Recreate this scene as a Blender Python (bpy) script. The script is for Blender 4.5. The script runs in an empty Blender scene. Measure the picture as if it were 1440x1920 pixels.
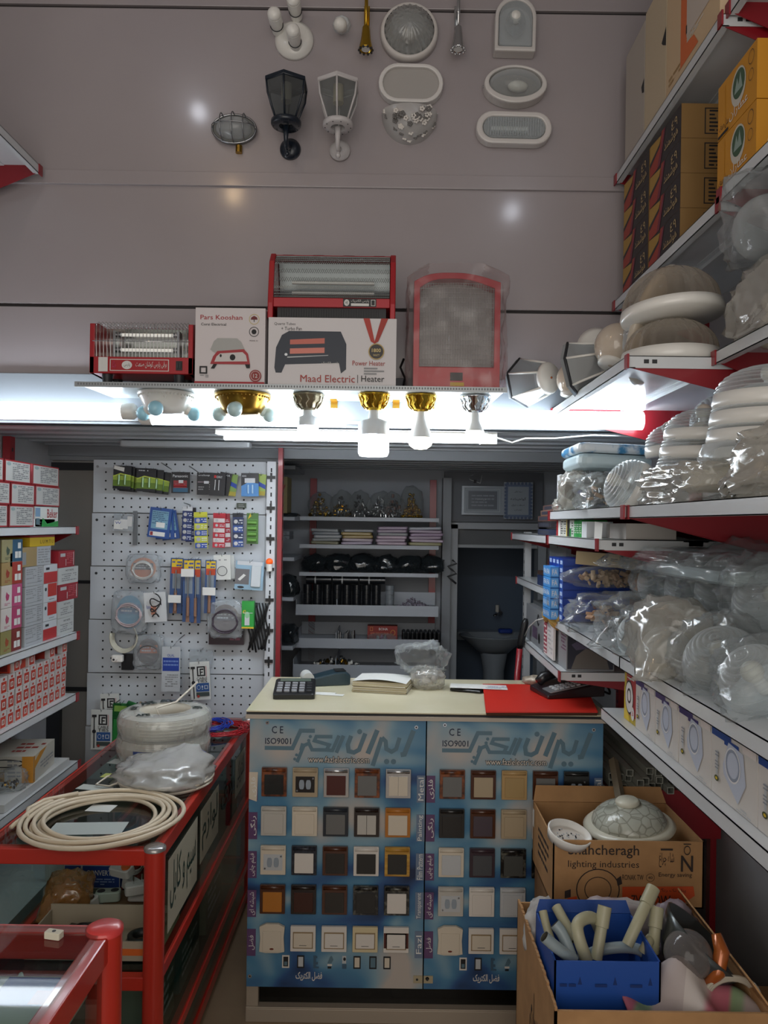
import bpy, math, random
from math import sin, cos, pi, radians, hypot
from mathutils import Vector, Matrix, noise
# ---------------------------------------------------------------- camera, world, exposure
SC = bpy.context.scene
COL = SC.collection
EYE = 1.65
F = 1440.0
U0, V0 = 730.0, 982.0
ROLL = radians(0.8)
cd = bpy.data.cameras.new('camera')
cam = bpy.data.objects.new('camera', cd)
COL.objects.link(cam)
SC.camera = cam
cd.sensor_fit = 'VERTICAL'
cd.sensor_height = 36
cd.lens = 27
cd.shift_x = -(U0 - 720) / 1920
cd.shift_y = (V0 - 960) / 1920
cd.clip_start = 0.02
cam.matrix_world = Matrix.Translation((0, 0, EYE)) @ Matrix.Rotation(radians(90), 4, 'X') @ Matrix.Rotation(ROLL, 4, 'Z')
wd = bpy.data.worlds.new('world')
SC.world = wd
wd.use_nodes = True
wd.node_tree.nodes['Background'].inputs[0].default_value = (0.95, 0.95, 1.0, 1)
wd.node_tree.nodes['Background'].inputs[1].default_value = 0.34
vs = SC.view_settings
vs.view_transform = 'Standard'
vs.look = 'None'
vs.exposure = 0.75
vs.gamma = 1
vs.use_curve_mapping = False
TUBE_E = 7.5        # emission of the tubes
BULB_E = 9.0
SPOT_E = 34.0      # bulbs hanging high behind the frame

def area_light(name, loc, rot, sx, sy, power, col):
    l = bpy.data.lights.new(name, 'AREA')
    l.shape = 'RECTANGLE'; l.size = sx; l.size_y = sy; l.energy = power; l.color = col
    o = bpy.data.objects.new(name, l)
    o.location = loc; o.rotation_euler = rot
    COL.objects.link(o)
    return o
# daylight falling in through the open shop front behind the camera
area_light('shop_front_daylight', (-.2, -.95, 1.9), (radians(90), 0, 0), 2.3, 2.4, 18.0, (1.0, .92, .80))

def at(u, v, Y):
    du, dv = u - U0, v - V0
    x = du * cos(ROLL) + dv * sin(ROLL)
    y = -du * sin(ROLL) + dv * cos(ROLL)
    return Vector((x / F * Y, Y, EYE - y / F * Y))

# ---------------------------------------------------------------- materials
def lin(h):
    h = h.lstrip('#')
    c = [int(h[i:i + 2], 16) / 255 for i in (0, 2, 4)]
    return tuple((x / 12.92 if x <= .04045 else ((x + .055) / 1.055) ** 2.4) for x in c) + (1,)
MC = {}
def mat(col, rough=.5, metal=0, coat=0, emit=0):
    """plain principled material, cached by its values"""
    k = (col, rough, metal, coat, emit)
    if k in MC: return MC[k]
    m = bpy.data.materials.new('paint_' + col.strip('#'))
    m.use_nodes = True
    b = m.node_tree.nodes['Principled BSDF']
    b.inputs['Base Color'].default_value = lin(col)
    b.inputs['Roughness'].default_value = rough
    b.inputs['Metallic'].default_value = metal
    if coat:
        b.inputs['Coat Weight'].default_value = coat
        b.inputs['Coat Roughness'].default_value = .08
    if emit:
        b.inputs['Emission Color'].default_value = lin(col)
        b.inputs['Emission Strength'].default_value = emit
    MC[k] = m
    return m

def noisy(name, c1, c2, scale=8, rough=.5, bump=0, metal=0, detail=4, stretch=(1, 1, 1), lo=.35, hi=.65, coat=0, coatr=.1):
    m = bpy.data.materials.new(name); m.use_nodes = True
    t = m.node_tree; n = t.nodes; L = t.links
    b = n['Principled BSDF']
    tc = n.new('ShaderNodeTexCoord'); mp = n.new('ShaderNodeMapping'); mp.inputs['Scale'].default_value = stretch
    nz = n.new('ShaderNodeTexNoise'); nz.inputs['Scale'].default_value = scale; nz.inputs['Detail'].default_value = detail
    cr = n.new('ShaderNodeValToRGB')
    cr.color_ramp.elements[0].position = lo; cr.color_ramp.elements[0].color = lin(c1)
    cr.color_ramp.elements[1].position = hi; cr.color_ramp.elements[1].color = lin(c2)
    L.new(tc.outputs['Object'], mp.inputs[0]); L.new(mp.outputs[0], nz.inputs[0])
    L.new(nz.outputs[0], cr.inputs[0]); L.new(cr.outputs[0], b.inputs['Base Color'])
    b.inputs['Roughness'].default_value = rough; b.inputs['Metallic'].default_value = metal
    if coat: b.inputs['Coat Weight'].default_value = coat; b.inputs['Coat Roughness'].default_value = coatr
    if bump:
        bp = n.new('ShaderNodeBump'); bp.inputs['Strength'].default_value = bump; bp.inputs['Distance'].default_value = .004
        L.new(nz.outputs[0], bp.inputs['Height']); L.new(bp.outputs[0], b.inputs['Normal'])
    return m

def clear(name, tint, fac, rough=.08, edge=.35, bump=0, bscale=30, body='#e8ecee', cloud=0):
    """thin see-through plastic or glass: transparent mixed with a glossy body"""
    m = bpy.data.materials.new(name); m.use_nodes = True
    t = m.node_tree; n = t.nodes; L = t.links
    b = n['Principled BSDF']; out = n['Material Output']
    b.inputs['Base Color'].default_value = lin(body); b.inputs['Roughness'].default_value = rough
    b.inputs['Specular IOR Level'].default_value = 1.0; b.inputs['Coat Weight'].default_value = 1.0 if bump else 0; b.inputs['Coat Roughness'].default_value = .06; b.inputs['Coat IOR'].default_value = 1.9
    tr = n.new('ShaderNodeBsdfTransparent'); tr.inputs[0].default_value = lin(tint)
    lw = n.new('ShaderNodeLayerWeight'); lw.inputs[0].default_value = .35
    ma = n.new('ShaderNodeMath'); ma.operation = 'MULTIPLY_ADD'; ma.inputs[1].default_value = edge; ma.inputs[2].default_value = fac
    L.new(lw.outputs['Facing'], ma.inputs[0])
    last = ma
    if bump or cloud:
        tc = n.new('ShaderNodeTexCoord'); nz = n.new('ShaderNodeTexNoise')
        nz.noise_type = 'RIDGED_MULTIFRACTAL'; nz.inputs['Scale'].default_value = bscale; nz.inputs['Detail'].default_value = 2
        L.new(tc.outputs['Object'], nz.inputs[0])
        if bump:
            bp = n.new('ShaderNodeBump'); bp.inputs['Strength'].default_value = bump; bp.inputs['Distance'].default_value = .012
            L.new(nz.outputs[0], bp.inputs['Height']); L.new(bp.outputs[0], b.inputs['Normal'])
        if cloud:
            m2 = n.new('ShaderNodeMath'); m2.operation = 'MULTIPLY_ADD'; m2.inputs[1].default_value = cloud
            L.new(nz.outputs[0], m2.inputs[0]); L.new(ma.outputs[0], m2.inputs[2]); last = m2
    last.use_clamp = True
    mx = n.new('ShaderNodeMixShader')
    L.new(last.outputs[0], mx.inputs[0]); L.new(tr.outputs[0], mx.inputs[1]); L.new(b.outputs[0], mx.inputs[2])
    L.new(mx.outputs[0], out.inputs[0])
    return m

WHITE = mat('#d9d9d6', .35); WPL = mat('#e4e2dc', .3, 0, .3); CREAM = mat('#d8d0bc', .35)
SHW = mat('#cfd3d6', .32, 0, .2); SHR = mat('#8a1420', .4, 0, .2); RED = mat('#b5141c', .35, 0, .3)
BLACK = mat('#101114', .4); DARK = mat('#26282c', .5); GREY = mat('#8a8c8e', .5); LGREY = mat('#b9bcbe', .5)
INK = mat('#1b1b1e', .6); CHROME = mat('#d8dadc', .12, 1); STEEL = mat('#9a9c9f', .3, 1); GOLD = mat('#c9a23a', .22, 1)
BRASS = mat('#a88438', .3, 1); COPPER = mat('#b5673a', .25, 1)
PAPER = mat('#dcdcd8', .7); BLUE = mat('#1c3f9c', .4); SKY = mat('#3f86c8', .4); GREEN = mat('#1f8a3c', .4)
YEL = mat('#d9b92a', .45); ORG = mat('#d9692a', .45); PINK = mat('#c23a6a', .45); PURP = mat('#4a2f8a', .45); TAN = mat('#a98a5c', .7)
KRAFT = noisy('kraft_card', '#a27a50', '#b08659', 14, .8, .1)
KRAFTI = mat('#8a6846', .85)
BAG = clear('clear_plastic_bag', '#f2f4f4', .06, .06, .34, 1.0, 20, '#d8dcde', .12)
BAGM = clear('milky_plastic_bag', '#e4e4e0', .24, .14, .4, 1.0, 13, '#e2ded6', .12)
BAGD = clear('smoky_plastic_bag', '#8f979c', .30, .12, .4, 1.0, 15, '#3a4247', .12)
FILM = clear('shrink_film', '#f4eeee', .05, .08, .3, 1.0, 14, '#eae6e6', .30)
def sheet_glass(name, tint):
    m = bpy.data.materials.new(name); m.use_nodes = True; n = m.node_tree.nodes; L = m.node_tree.links
    n.remove(n['Principled BSDF']); fr = n.new('ShaderNodeFresnel'); fr.inputs[0].default_value = 1.5
    tr = n.new('ShaderNodeBsdfTransparent'); tr.inputs[0].default_value = lin(tint); gl = n.new('ShaderNodeBsdfGlossy'); gl.inputs['Roughness'].default_value = .03
    ge = n.new('ShaderNodeNewGeometry'); su = n.new('ShaderNodeMath'); su.operation = 'SUBTRACT'; su.use_clamp = True
    L.new(fr.outputs[0], su.inputs[0]); L.new(ge.outputs['Backfacing'], su.inputs[1])
    mx = n.new('ShaderNodeMixShader'); L.new(su.outputs[0], mx.inputs[0]); L.new(tr.outputs[0], mx.inputs[1]); L.new(gl.outputs[0], mx.inputs[2]); L.new(mx.outputs[0], n['Material Output'].inputs[0])
    return m
GLASS = sheet_glass('showcase_glass', '#dfe9e6')
DOMEG = clear('ribbed_clear_dome', '#e8ecee', .16, .05, .65, 0, 30, '#eef2f4')
FROST = clear('frosted_glass', '#d0d0d0', .55, .25, .3, 0, 30, '#d6d4d2')
TUBE = mat('#eaf6ff', .4, 0, 0, TUBE_E)
TUBE2 = mat('#eef6ff', .4, 0, 0, 26.0)
BULBW = mat('#fff0d8', .4, 0, 0, BULB_E)
BULBC = mat('#f2f6ff', .4, 0, 0, BULB_E)

# ---------------------------------------------------------------- text (built-in font, joined Persian forms)
AR = {'ا': (0xFE8D, 2), 'آ': (0xFE81, 2), 'ب': (0xFE8F, 4), 'پ': (0xFB56, 4), 'ت': (0xFE95, 4), 'ج': (0xFE9D, 4), 'چ': (0xFB7A, 4),
      'خ': (0xFEA5, 4), 'د': (0xFEA9, 2), 'ر': (0xFEAD, 2), 'ز': (0xFEAF, 2), 'س': (0xFEB1, 4), 'ش': (0xFEB5, 4), 'ص': (0xFEB9, 4),
      'ض': (0xFEBD, 4), 'ط': (0xFEC1, 4), 'ع': (0xFEC9, 4), 'ف': (0xFED1, 4), 'ق': (0xFED5, 4), 'ک': (0xFB8E, 4), 'گ': (0xFB92, 4),
      'ل': (0xFEDD, 4), 'م': (0xFEE1, 4), 'ن': (0xFEE5, 4), 'ه': (0xFEE9, 4), 'و': (0xFEED, 2), 'ی': (0xFBFC, 4), 'غ': (0xFECD, 4)}
def fa(s):
    out = []
    for i, c in enumerate(s):
        if c not in AR: out.append(c); continue
        b, n = AR[c]
        pj = i > 0 and s[i - 1] in AR and AR[s[i - 1]][1] == 4
        nj = n == 4 and i + 1 < len(s) and s[i + 1] in AR
        out.append(chr(b + (3 if pj and nj else 2 if nj else 1 if pj else 0)))
    return ''.join(out)[::-1]
TC = {}
def text_geo(s, bold=0):
    if (s, bold) in TC: return TC[(s, bold)]
    c = bpy.data.curves.new('t', 'FONT'); c.body = s; c.resolution_u = 2; c.offset = bold
    o = bpy.data.objects.new('t', c); COL.objects.link(o)
    dg = bpy.context.evaluated_depsgraph_get()
    me = o.evaluated_get(dg).to_mesh()
    vs_ = [tuple(v.co) for v in me.vertices]; fs = [tuple(p.vertices) for p in me.polygons]
    o.evaluated_get(dg).to_mesh_clear()
    bpy.data.objects.remove(o); bpy.data.curves.remove(c)
    if not vs_: vs_ = [(0, 0, 0), (1, 0, 0), (1, 1, 0)]; fs = [(0, 1, 2)]
    x0 = min(v[0] for v in vs_); x1 = max(v[0] for v in vs_); y0 = min(v[1] for v in vs_); y1 = max(v[1] for v in vs_)
    g = ([((v[0] - x0) / (x1 - x0 or 1), (v[1] - y0) / (y1 - y0 or 1), 0) for v in vs_], fs)
    TC[(s, bold)] = g
    return g

# ---------------------------------------------------------------- mesh builder
def FR(o, r, u):
    r = Vector(r).normalized(); u = Vector(u).normalized(); w = r.cross(u)
    M = Matrix.Identity(4)
    for i in range(3): M[i][0] = r[i]; M[i][1] = u[i]; M[i][2] = w[i]; M[i][3] = o[i]
    return M
def RX(a): return Matrix.Rotation(radians(a), 4, 'X')
def RY(a): return Matrix.Rotation(radians(a), 4, 'Y')
def RZ(a): return Matrix.Rotation(radians(a), 4, 'Z')
def TR(x, y=None, z=None):
    return Matrix.Translation(x if y is None else (x, y, z))
def SCL(x, y, z): return Matrix.Diagonal((x, y, z, 1))
OUT = RX(90)      # local +z -> world -y (things fixed on a wall that faces the camera)
XM = Vector((-1, 0, 0))

class MB:
    def __init__(s): s.v = []; s.f = []; s.mi = []; s.sm = []; s.mats = []
    def add(s, vs_, fs, m, T=None, smooth=False):
        b = len(s.v)
        if T is not None: vs_ = [T @ Vector(v) for v in vs_]
        s.v.extend(tuple(v) for v in vs_)
        if m not in s.mats: s.mats.append(m)
        i = s.mats.index(m)
        for f in fs: s.f.append([b + k for k in f]); s.mi.append(i); s.sm.append(smooth)
        return s
    def box(s, x0, x1, y0, y1, z0, z1, m, T=None):
        return s.add([(x0, y0, z0), (x1, y0, z0), (x1, y1, z0), (x0, y1, z0), (x0, y0, z1), (x1, y0, z1), (x1, y1, z1), (x0, y1, z1)],
                     [(0, 3, 2, 1), (4, 5, 6, 7), (0, 1, 5, 4), (1, 2, 6, 5), (2, 3, 7, 6), (3, 0, 4, 7)], m, T)
    def rbox(s, w, d, h, r, m, T=None, n=4):
        """box of size w,d,h on z=0 with rounded vertical corners and a small top chamfer"""
        pts = rrect(w, d, r, n); c = min(r * .3, h * .25)
        k = len(pts); V = []
        for z, e in ((0, c), (c, 0), (h - c, 0), (h, c)):
            for (x, y) in pts:
                V.append((x * (1 - 2 * e / w), y * (1 - 2 * e / d), z))
        Fs = [tuple(range(k))[::-1], tuple(range(3 * k, 4 * k))]
        for a in range(3):
            for i in range(k): j = (i + 1) % k; Fs.append((a * k + i, a * k + j, (a + 1) * k + j, (a + 1) * k + i))
        return s.add(V, Fs, m, T)
    def prism(s, poly, h, m, T=None, z0=0, smooth=False):
        k = len(poly)
        V = [(x, y, z0) for x, y in poly] + [(x, y, z0 + h) for x, y in poly]
        Fs = [tuple(range(k))[::-1], tuple(range(k, 2 * k))] if h else [tuple(range(k, 2 * k))]
        if h: Fs += [(i, (i + 1) % k, k + (i + 1) % k, k + i) for i in range(k)]
        return s.add(V, Fs, m, T, smooth)
    def ring(s, outer, inner, h, m, T=None):
        """extruded frame between two outlines of equal count"""
        k = len(outer)
        V = [(x, y, 0) for x, y in outer] + [(x, y, h) for x, y in outer] + [(x, y, 0) for x, y in inner] + [(x, y, h) for x, y in inner]
        Fs = []
        for i in range(k):
            j = (i + 1) % k
            Fs += [(i, j, k + j, k + i), (k + i, k + j, 3 * k + j, 3 * k + i), (3 * k + i, 3 * k + j, 2 * k + j, 2 * k + i), (j, i, 2 * k + i, 2 * k + j)]
        return s.add(V, Fs, m, T)
    def lathe(s, prof, m, n=32, T=None, sx=1, sy=1, rib=0, ribn=0, arc=2 * pi, a0=0, smooth=True):
        V = []; full = abs(arc - 2 * pi) < 1e-6
        cnt = n if full else n + 1
        for (r, z) in prof:
            for i in range(cnt):
                a = a0 + arc * i / n
                rr = r * (1 + rib * cos(ribn * a)) if rib else r
                V.append((rr * cos(a) * sx, rr * sin(a) * sy, z))
        Fs = []
        for k in range(len(prof) - 1):
            for i in range(n):
                j = (i + 1) % cnt
                Fs.append((k * cnt + i, k * cnt + j, (k + 1) * cnt + j, (k + 1) * cnt + i))
        return s.add(V, Fs, m, T, smooth)
    def tube(s, pts, r, m, n=8, closed=False, T=None, cap=True, smooth=True):
        pts = [Vector(p) for p in pts]
        k = len(pts); V = []; prev = None
        rs = r if isinstance(r, (list, tuple)) else [r] * k
        for i, p in enumerate(pts):
            if closed: d = pts[(i + 1) % k] - pts[i - 1]
            else: d = pts[min(i + 1, k - 1)] - pts[max(i - 1, 0)]
            if d.length < 1e-9: d = Vector((0, 0, 1))
            d.normalize()
            if prev is None:
                a = Vector((0, 0, 1)) if abs(d.z) < .9 else Vector((1, 0, 0))
                a = (a - d * a.dot(d)).normalized()
            else:
                a = (prev - d * prev.dot(d))
                a = a.normalized() if a.length > 1e-6 else prev
            prev = a; b = d.cross(a)
            for q in range(n):
                t = 2 * pi * q / n
                V.append(p + (a * cos(t) + b * sin(t)) * rs[i])
        Fs = []
        for i in range(k if closed else k - 1):
            i2 = (i + 1) % k
            for q in range(n):
                q2 = (q + 1) % n
                Fs.append((i * n + q, i * n + q2, i2 * n + q2, i2 * n + q))
        if cap and not closed:
            Fs += [tuple(range(n))[::-1], tuple(range((k - 1) * n, k * n))]
        return s.add(V, Fs, m, T, smooth)
    def cyl(s, r, z0, z1, m, T=None, n=20, r2=None):
        r2 = r if r2 is None else r2
        s.lathe([(r, z0), (r2, z1)], m, n, T, smooth=True)
        s.prism([(r2 * cos(2 * pi * i / n), r2 * sin(2 * pi * i / n)) for i in range(n)], 0, m, T, z1)
        s.add([(r * cos(2 * pi * i / n), r * sin(2 * pi * i / n), z0) for i in range(n)], [tuple(range(n))[::-1]], m, T)
        return s
    def sphere(s, r, m, T=None, n=16, k=10, sx=1, sy=1, sz=1):
        return s.lathe([(max(r * sin(pi * i / k), 1e-4), -r * cos(pi * i / k) * sz) for i in range(k + 1)], m, n, T, sx, sy)
    def text(s, t, x0, x1, y0, y1, m, T=None, z=0, bold=0):
        g = text_geo(t, bold)
        return s.add([(x0 + v[0] * (x1 - x0), y0 + v[1] * (y1 - y0), z) for v in g[0]], g[1], m, T)
    def deco(s, T, w, h, items, z=.0004):
        """printing on a face: positions are fractions of the face"""
        for it in items:
            k = it[0]; z += .00022
            if k == 'r':
                _, a, b, c, d, m = it; s.prism([(a * w, c * h), (b * w, c * h), (b * w, d * h), (a * w, d * h)], 0, m, T, z)
            elif k == 't' or k == 'b':
                _, a, b, c, d, tx, m = it; s.text(tx, a * w, b * w, c * h, d * h, m, T, z, .008 if k == 'b' else 0)
            elif k == 'e':
                _, cx, cy, rx, ry, m = it
                s.prism([(cx * w + rx * w * cos(2 * pi * i / 24), cy * h + ry * h * sin(2 * pi * i / 24)) for i in range(24)], 0, m, T, z)
            elif k == 'o':
                _, cx, cy, rx, ry, th, m = it
                o = [(cx * w + rx * w * cos(2 * pi * i / 28), cy * h + ry * h * sin(2 * pi * i / 28), z) for i in range(28)]
                q = [(cx * w + rx * w * (1 - th) * cos(2 * pi * i / 28), cy * h + ry * h * (1 - th) * sin(2 * pi * i / 28), z) for i in range(28)]
                s.add(o + q, [(i, (i + 1) % 28, 28 + (i + 1) % 28, 28 + i) for i in range(28)], m, T)
            elif k == 'p':
                _, pts, m = it; s.prism([(x * w, y * h) for x, y in pts], 0, m, T, z)
            elif k == 'f':
                _, a, b, c, d, th, m = it
                o = [(a * w, c * h, z), (b * w, c * h, z), (b * w, d * h, z), (a * w, d * h, z)]
                e = th * min(w, h)
                q = [(a * w + e, c * h + e, z), (b * w - e, c * h + e, z), (b * w - e, d * h - e, z), (a * w + e, d * h - e, z)]
                s.add(o + q, [(i, (i + 1) % 4, 4 + (i + 1) % 4, 4 + i) for i in range(4)], m, T)
            elif k == 'L':
                _, a, b, c, d, n, m = it
                rr = random.Random(int(a * 991 + c * 577 + n)); st = (d - c) / n
                for i in range(n):
                    x = a
                    yy = d - st * (i + .75)
                    while x < b - .02:
                        e = min(b, x + rr.uniform(.05, .16))
                        if rr.random() < .85: s.prism([(x * w, yy * h), (e * w, yy * h), (e * w, (yy + st * .45) * h), (x * w, (yy + st * .45) * h)], 0, m, T, z)
                        x = e + .02
                        if i % 3 == 2 and x > a + (b - a) * .6: break
        return s
    def build(s, name, parent=None, loc=None, rot=None, bev=0, sub=0, solid=0, label=None):
        me = bpy.data.meshes.new(name)
        v = s.v
        if loc is not None:
            l = Vector(loc); v = [tuple(Vector(p) - l) for p in v]
        me.from_pydata(v, [], s.f)
        for m in s.mats: me.materials.append(m)
        me.polygons.foreach_set('material_index', s.mi); me.polygons.foreach_set('use_smooth', s.sm)
        me.update()
        o = bpy.data.objects.new(name, me); COL.objects.link(o)
        if loc is not None: o.location = loc
        if parent is not None:
            o.parent = parent
            o.matrix_parent_inverse = Matrix.Identity(4)
        if bev:
            b = o.modifiers.new('b', 'BEVEL'); b.width = bev; b.segments = 2; b.limit_method = 'ANGLE'; b.angle_limit = radians(40)
        if label: o['label'] = label
        return o

def rrect(w, d, r, n=4):
    r = min(r, w / 2 - 1e-5, d / 2 - 1e-5); P_ = []
    for (cx, cy, a0) in ((w / 2 - r, d / 2 - r, 0), (-w / 2 + r, d / 2 - r, 90), (-w / 2 + r, -d / 2 + r, 180), (w / 2 - r, -d / 2 + r, 270)):
        for i in range(n + 1):
            a = radians(a0 + 90 * i / n); P_.append((cx + r * cos(a), cy + r * sin(a)))
    return P_
def oval(rx, ry, n=32): return [(rx * cos(2 * pi * i / n), ry * sin(2 * pi * i / n)) for i in range(n)]
def empty(name, T, label, cat, group=None):
    o = bpy.data.objects.new(name, None); COL.objects.link(o)
    o.empty_display_size = .05
    if not isinstance(T, Matrix): T = TR(T)
    o.matrix_world = T
    o['label'] = label; o['category'] = cat
    if group: o['group'] = group
    return o
def tag(o, label, cat, group=None, kind=None):
    o['label'] = label; o['category'] = cat
    if group: o['group'] = group
    if kind: o['kind'] = kind
    return o
def struct(o): o['kind'] = 'structure'; return o
def dup(root, T, label=None, group=None):
    r = root.copy(); COL.objects.link(r); r.matrix_world = T if isinstance(T, Matrix) else TR(T)
    if label: r['label'] = label
    if group: r['group'] = group
    for ch in list(root.children):
        c = ch.copy(); COL.objects.link(c); c.parent = r
        for g in list(ch.children):
            d = g.copy(); COL.objects.link(d); d.parent = c
    return r
ORD = ['first', 'second', 'third', 'fourth', 'fifth', 'sixth', 'seventh', 'eighth', 'ninth', 'tenth', 'eleventh', 'twelfth', 'thirteenth', 'fourteenth']

def carton(name, x0, x1, y0, y1, z0, z1, m, deco, label, cat='box', group=None, rz=0, bev=.0012, top=None):
    """a printed cardboard box; deco maps a face ('-y','-x','+x','+z') to its print"""
    cx, cy = (x0 + x1) / 2, (y0 + y1) / 2
    w, d, h = x1 - x0, y1 - y0, z1 - z0
    b = MB(); b.box(-w / 2, w / 2, -d / 2, d / 2, 0, h, m)
    for k, items in deco.items():
        if k == '-y': T = FR((-w / 2, -d / 2, 0), (1, 0, 0), (0, 0, 1)); a = (w, h)
        elif k == '-x': T = FR((-w / 2, d / 2, 0), (0, -1, 0), (0, 0, 1)); a = (d, h)
        elif k == '+x': T = FR((w / 2, -d / 2, 0), (0, 1, 0), (0, 0, 1)); a = (d, h)
        elif k == '+z': T = FR((-w / 2, -d / 2, h), (1, 0, 0), (0, 1, 0)); a = (w, d)
        b.deco(T, a[0], a[1], items)
    o = b.build(name)
    o.location = (cx, cy, z0); o.rotation_euler = (0, 0, radians(rz))
    return tag(o, label, cat, group)

def crumple(b, rx, ry, rz, m, T=None, seed=0, amp=.12, k=7, sub=4, tail=None, flat=True, smooth=True, boxy=1):
    """a crumpled plastic hull: subdivided ball pushed in and out along creases"""
    import bmesh
    bm = bmesh.new(); bmesh.ops.create_icosphere(bm, subdivisions=sub, radius=1)
    off = Vector((seed * 3.7, seed * 1.3, seed * 7.1))
    V = []
    for v in bm.verts:
        d = v.co.normalized()
        n1 = 1 - abs(noise.noise(d * k * .45 + off)) * 2
        n2 = 1 - abs(noise.noise(d * k + off * 2)) * 2
        n0 = noise.noise(d * 1.3 + off * 3)
        s_ = 1 + amp * (n1 * abs(n1) * 1.1 + n2 * abs(n2) * .6 + n0 * 1.2 - .35)
        q3 = [math.copysign(abs(c_) ** boxy, c_) for c_ in d]
        p = Vector((q3[0] * rx, q3[1] * ry, q3[2] * rz)) * s_
        if tail:
            td = Vector(tail[:3]).normalized(); q = max(0, d.dot(td)) ** 10
            p += td * tail[3] * q + Vector((noise.noise(d * 30 + off), noise.noise(d * 31), noise.noise(d * 29))) * tail[3] * q * .5
        if flat and p.z < -rz * .8: p.z = -rz * .8 + (p.z + rz * .8) * .1
        V.append(p)
    bm.verts.index_update()
    b.add(V, [tuple(q.index for q in f.verts) for f in bm.faces], m, T, smooth)
    bm.free()
    return b
# ---------------------------------------------------------------- the room
XL, XR = -1.56, 1.12
YU = 2.75                      # plane of the panelled wall above the mezzanine edge
def hz(v, Y): return EYE + (V0 - v) / F * Y
FLOOR = noisy('floor_tile', '#8d7a63', '#a08b70', 3, .4, .05)
struct(MB().box(XL, XR, -1.2, 5.9, -.05, 0, FLOOR).build('floor'))
WALLP = noisy('side_wall_paint', '#9a9a9c', '#a6a6a8', 3, .5)
struct(MB().box(XL - .08, XL, -1.2, 5.9, 0, 3.8, WALLP).build('wall_left'))
struct(MB().box(XR, XR + .08, -1.2, 5.9, 0, 3.8, WALLP).build('wall_right'))
struct(MB().box(XL - .08, XR + .08, -1.2, 2.9, 3.8, 3.86, mat('#a8a4a4', .8)).build('ceiling'))
PANEL = noisy('laminate_panel', '#9c9496', '#a29a9c', 1.5, .3, 0, coat=.5, coatr=.12)
SEAM = mat('#2a2627', .6)
b = MB()
b.box(XL, XR, YU + .012, YU + .06, 2.0, 3.8, SEAM)
for v0, v1 in ((-200, 16), (22, 334), (352, 578), (584, 714)):
    z1, z0 = hz(v0, YU), hz(v1, YU)
    b.box(XL, XR, YU, YU + .02, max(z0, 2.17), min(z1, 3.8), PANEL)
b.box(XL, XR, YU - .012, YU + .01, hz(355, YU), hz(329, YU), PANEL)
struct(b.build('wall_upper', bev=.002))
# white metal fascia below the panels
b = MB(); b.box(XL, XR, YU - .02, YU + .03, 1.99, 2.168, mat('#858b92', .4)); b.box(XL, XR, YU - .03, YU - .018, 2.0, 2.012, mat('#b9bec4', .4))
struct(b.build('trim_1', bev=.002))
# corrugated deck under the mezzanine
DECK = noisy('galvanised_deck', '#9aa1a8', '#adb4ba', 6, .42, 0, .1, stretch=(.3, 3, 1))
prof = []; y = YU
while y < 4.9:
    prof += [(y, 1.985), (y + .035, 1.985), (y + .05, 2.02), (y + .10, 2.02), (y + .115, 1.985)]; y += .15
V = [(XL, p[0], p[1]) for p in prof] + [(XR, p[0], p[1]) for p in prof]; n_ = len(prof)
b = MB(); b.add(V, [(i, i + 1, n_ + i + 1, n_ + i) for i in range(n_ - 1)], DECK)
b.box(XL, XR, YU, 4.95, 2.05, 2.1, DECK)
b.box(XL, XR, 3.50, 3.56, 1.94, 1.99, mat('#7b7f84', .6))
struct(b.build('ceiling_mezzanine'))
# rear walls
CONC = noisy('grey_board_wall', '#908d88', '#9c9994', 2, .7, .1)
b = MB(); b.box(XL, -.50, 3.55, 3.62, 0, 2.0, CONC)
b.box(XL, -1.3, 3.535, 3.552, hz(890, 3.55), hz(876, 3.55), DARK)
b.box(XL, -1.3, 3.545, 3.552, hz(1102, 3.55), hz(1096, 3.55), DARK)
b.box(XL, -1.3, 3.545, 3.552, hz(1304, 3.55), hz(1296, 3.55), DARK)
b.box(-1.56, -1.50, 3.52, 3.56, .2, 1.1, DARK)
b.box(XL, -.5, 3.52, 3.56, hz(872, 3.55), 2.0, mat('#84878a', .6))
struct(b.build('wall_back'))
BACKP = noisy('rear_wall_paint', '#8c9198', '#979ca3', 2, .6)
DX0, DX1 = .40, .93
zt = hz(990, 4.7)
b = MB(); b.box(-1.0, DX0, 4.72, 4.8, 0, 2.0, BACKP); b.box(DX0, XR, 4.72, 4.8, zt, 2.0, BACKP); b.box(DX1, XR, 4.72, 4.8, 0, zt, BACKP)
b.box(-1.05, -.97, 3.62, 4.8, 0, 2.0, BACKP)
struct(b.build('wall_rear'))
struct(MB().box(-.5, XR, 5.75, 5.8, 0, 2.0, mat('#5a6c82', .5)).build('wall_washroom'))
struct(MB().box(.2, .26, 4.8, 5.75, 0, 2.0, mat('#5a6c82', .5)).build('wall_washroom_left'))
struct(MB().box(-.5, XR, 4.8, 5.8, 2.0, 2.05, mat('#60666c', .7)).build('ceiling_washroom'))
b = MB(); fm = mat('#9aa0a6', .4)
b.box(DX0 - .03, DX0 + .02, 4.68, 4.81, 0, zt + .03, fm); b.box(DX1 - .02, DX1 + .03, 4.68, 4.81, 0, zt + .03, fm); b.box(DX0 - .03, DX1 + .03, 4.68, 4.81, zt, zt + .04, fm)
b.box(DX0, DX1, 4.72, 4.76, zt - .115, zt - .095, fm)
struct(b.build('door_1', bev=.002))
struct(MB().box(DX0 + .02, DX1 - .02, 4.735, 4.74, zt - .095, zt, clear('fanlight_glass', '#6a7078', .2, .05)).build('window_1'))
struct(MB().box(.32, .37, 4.6, 4.72, 0, 1.93, mat('#858a90', .5)).build('trim_2'))

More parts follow.
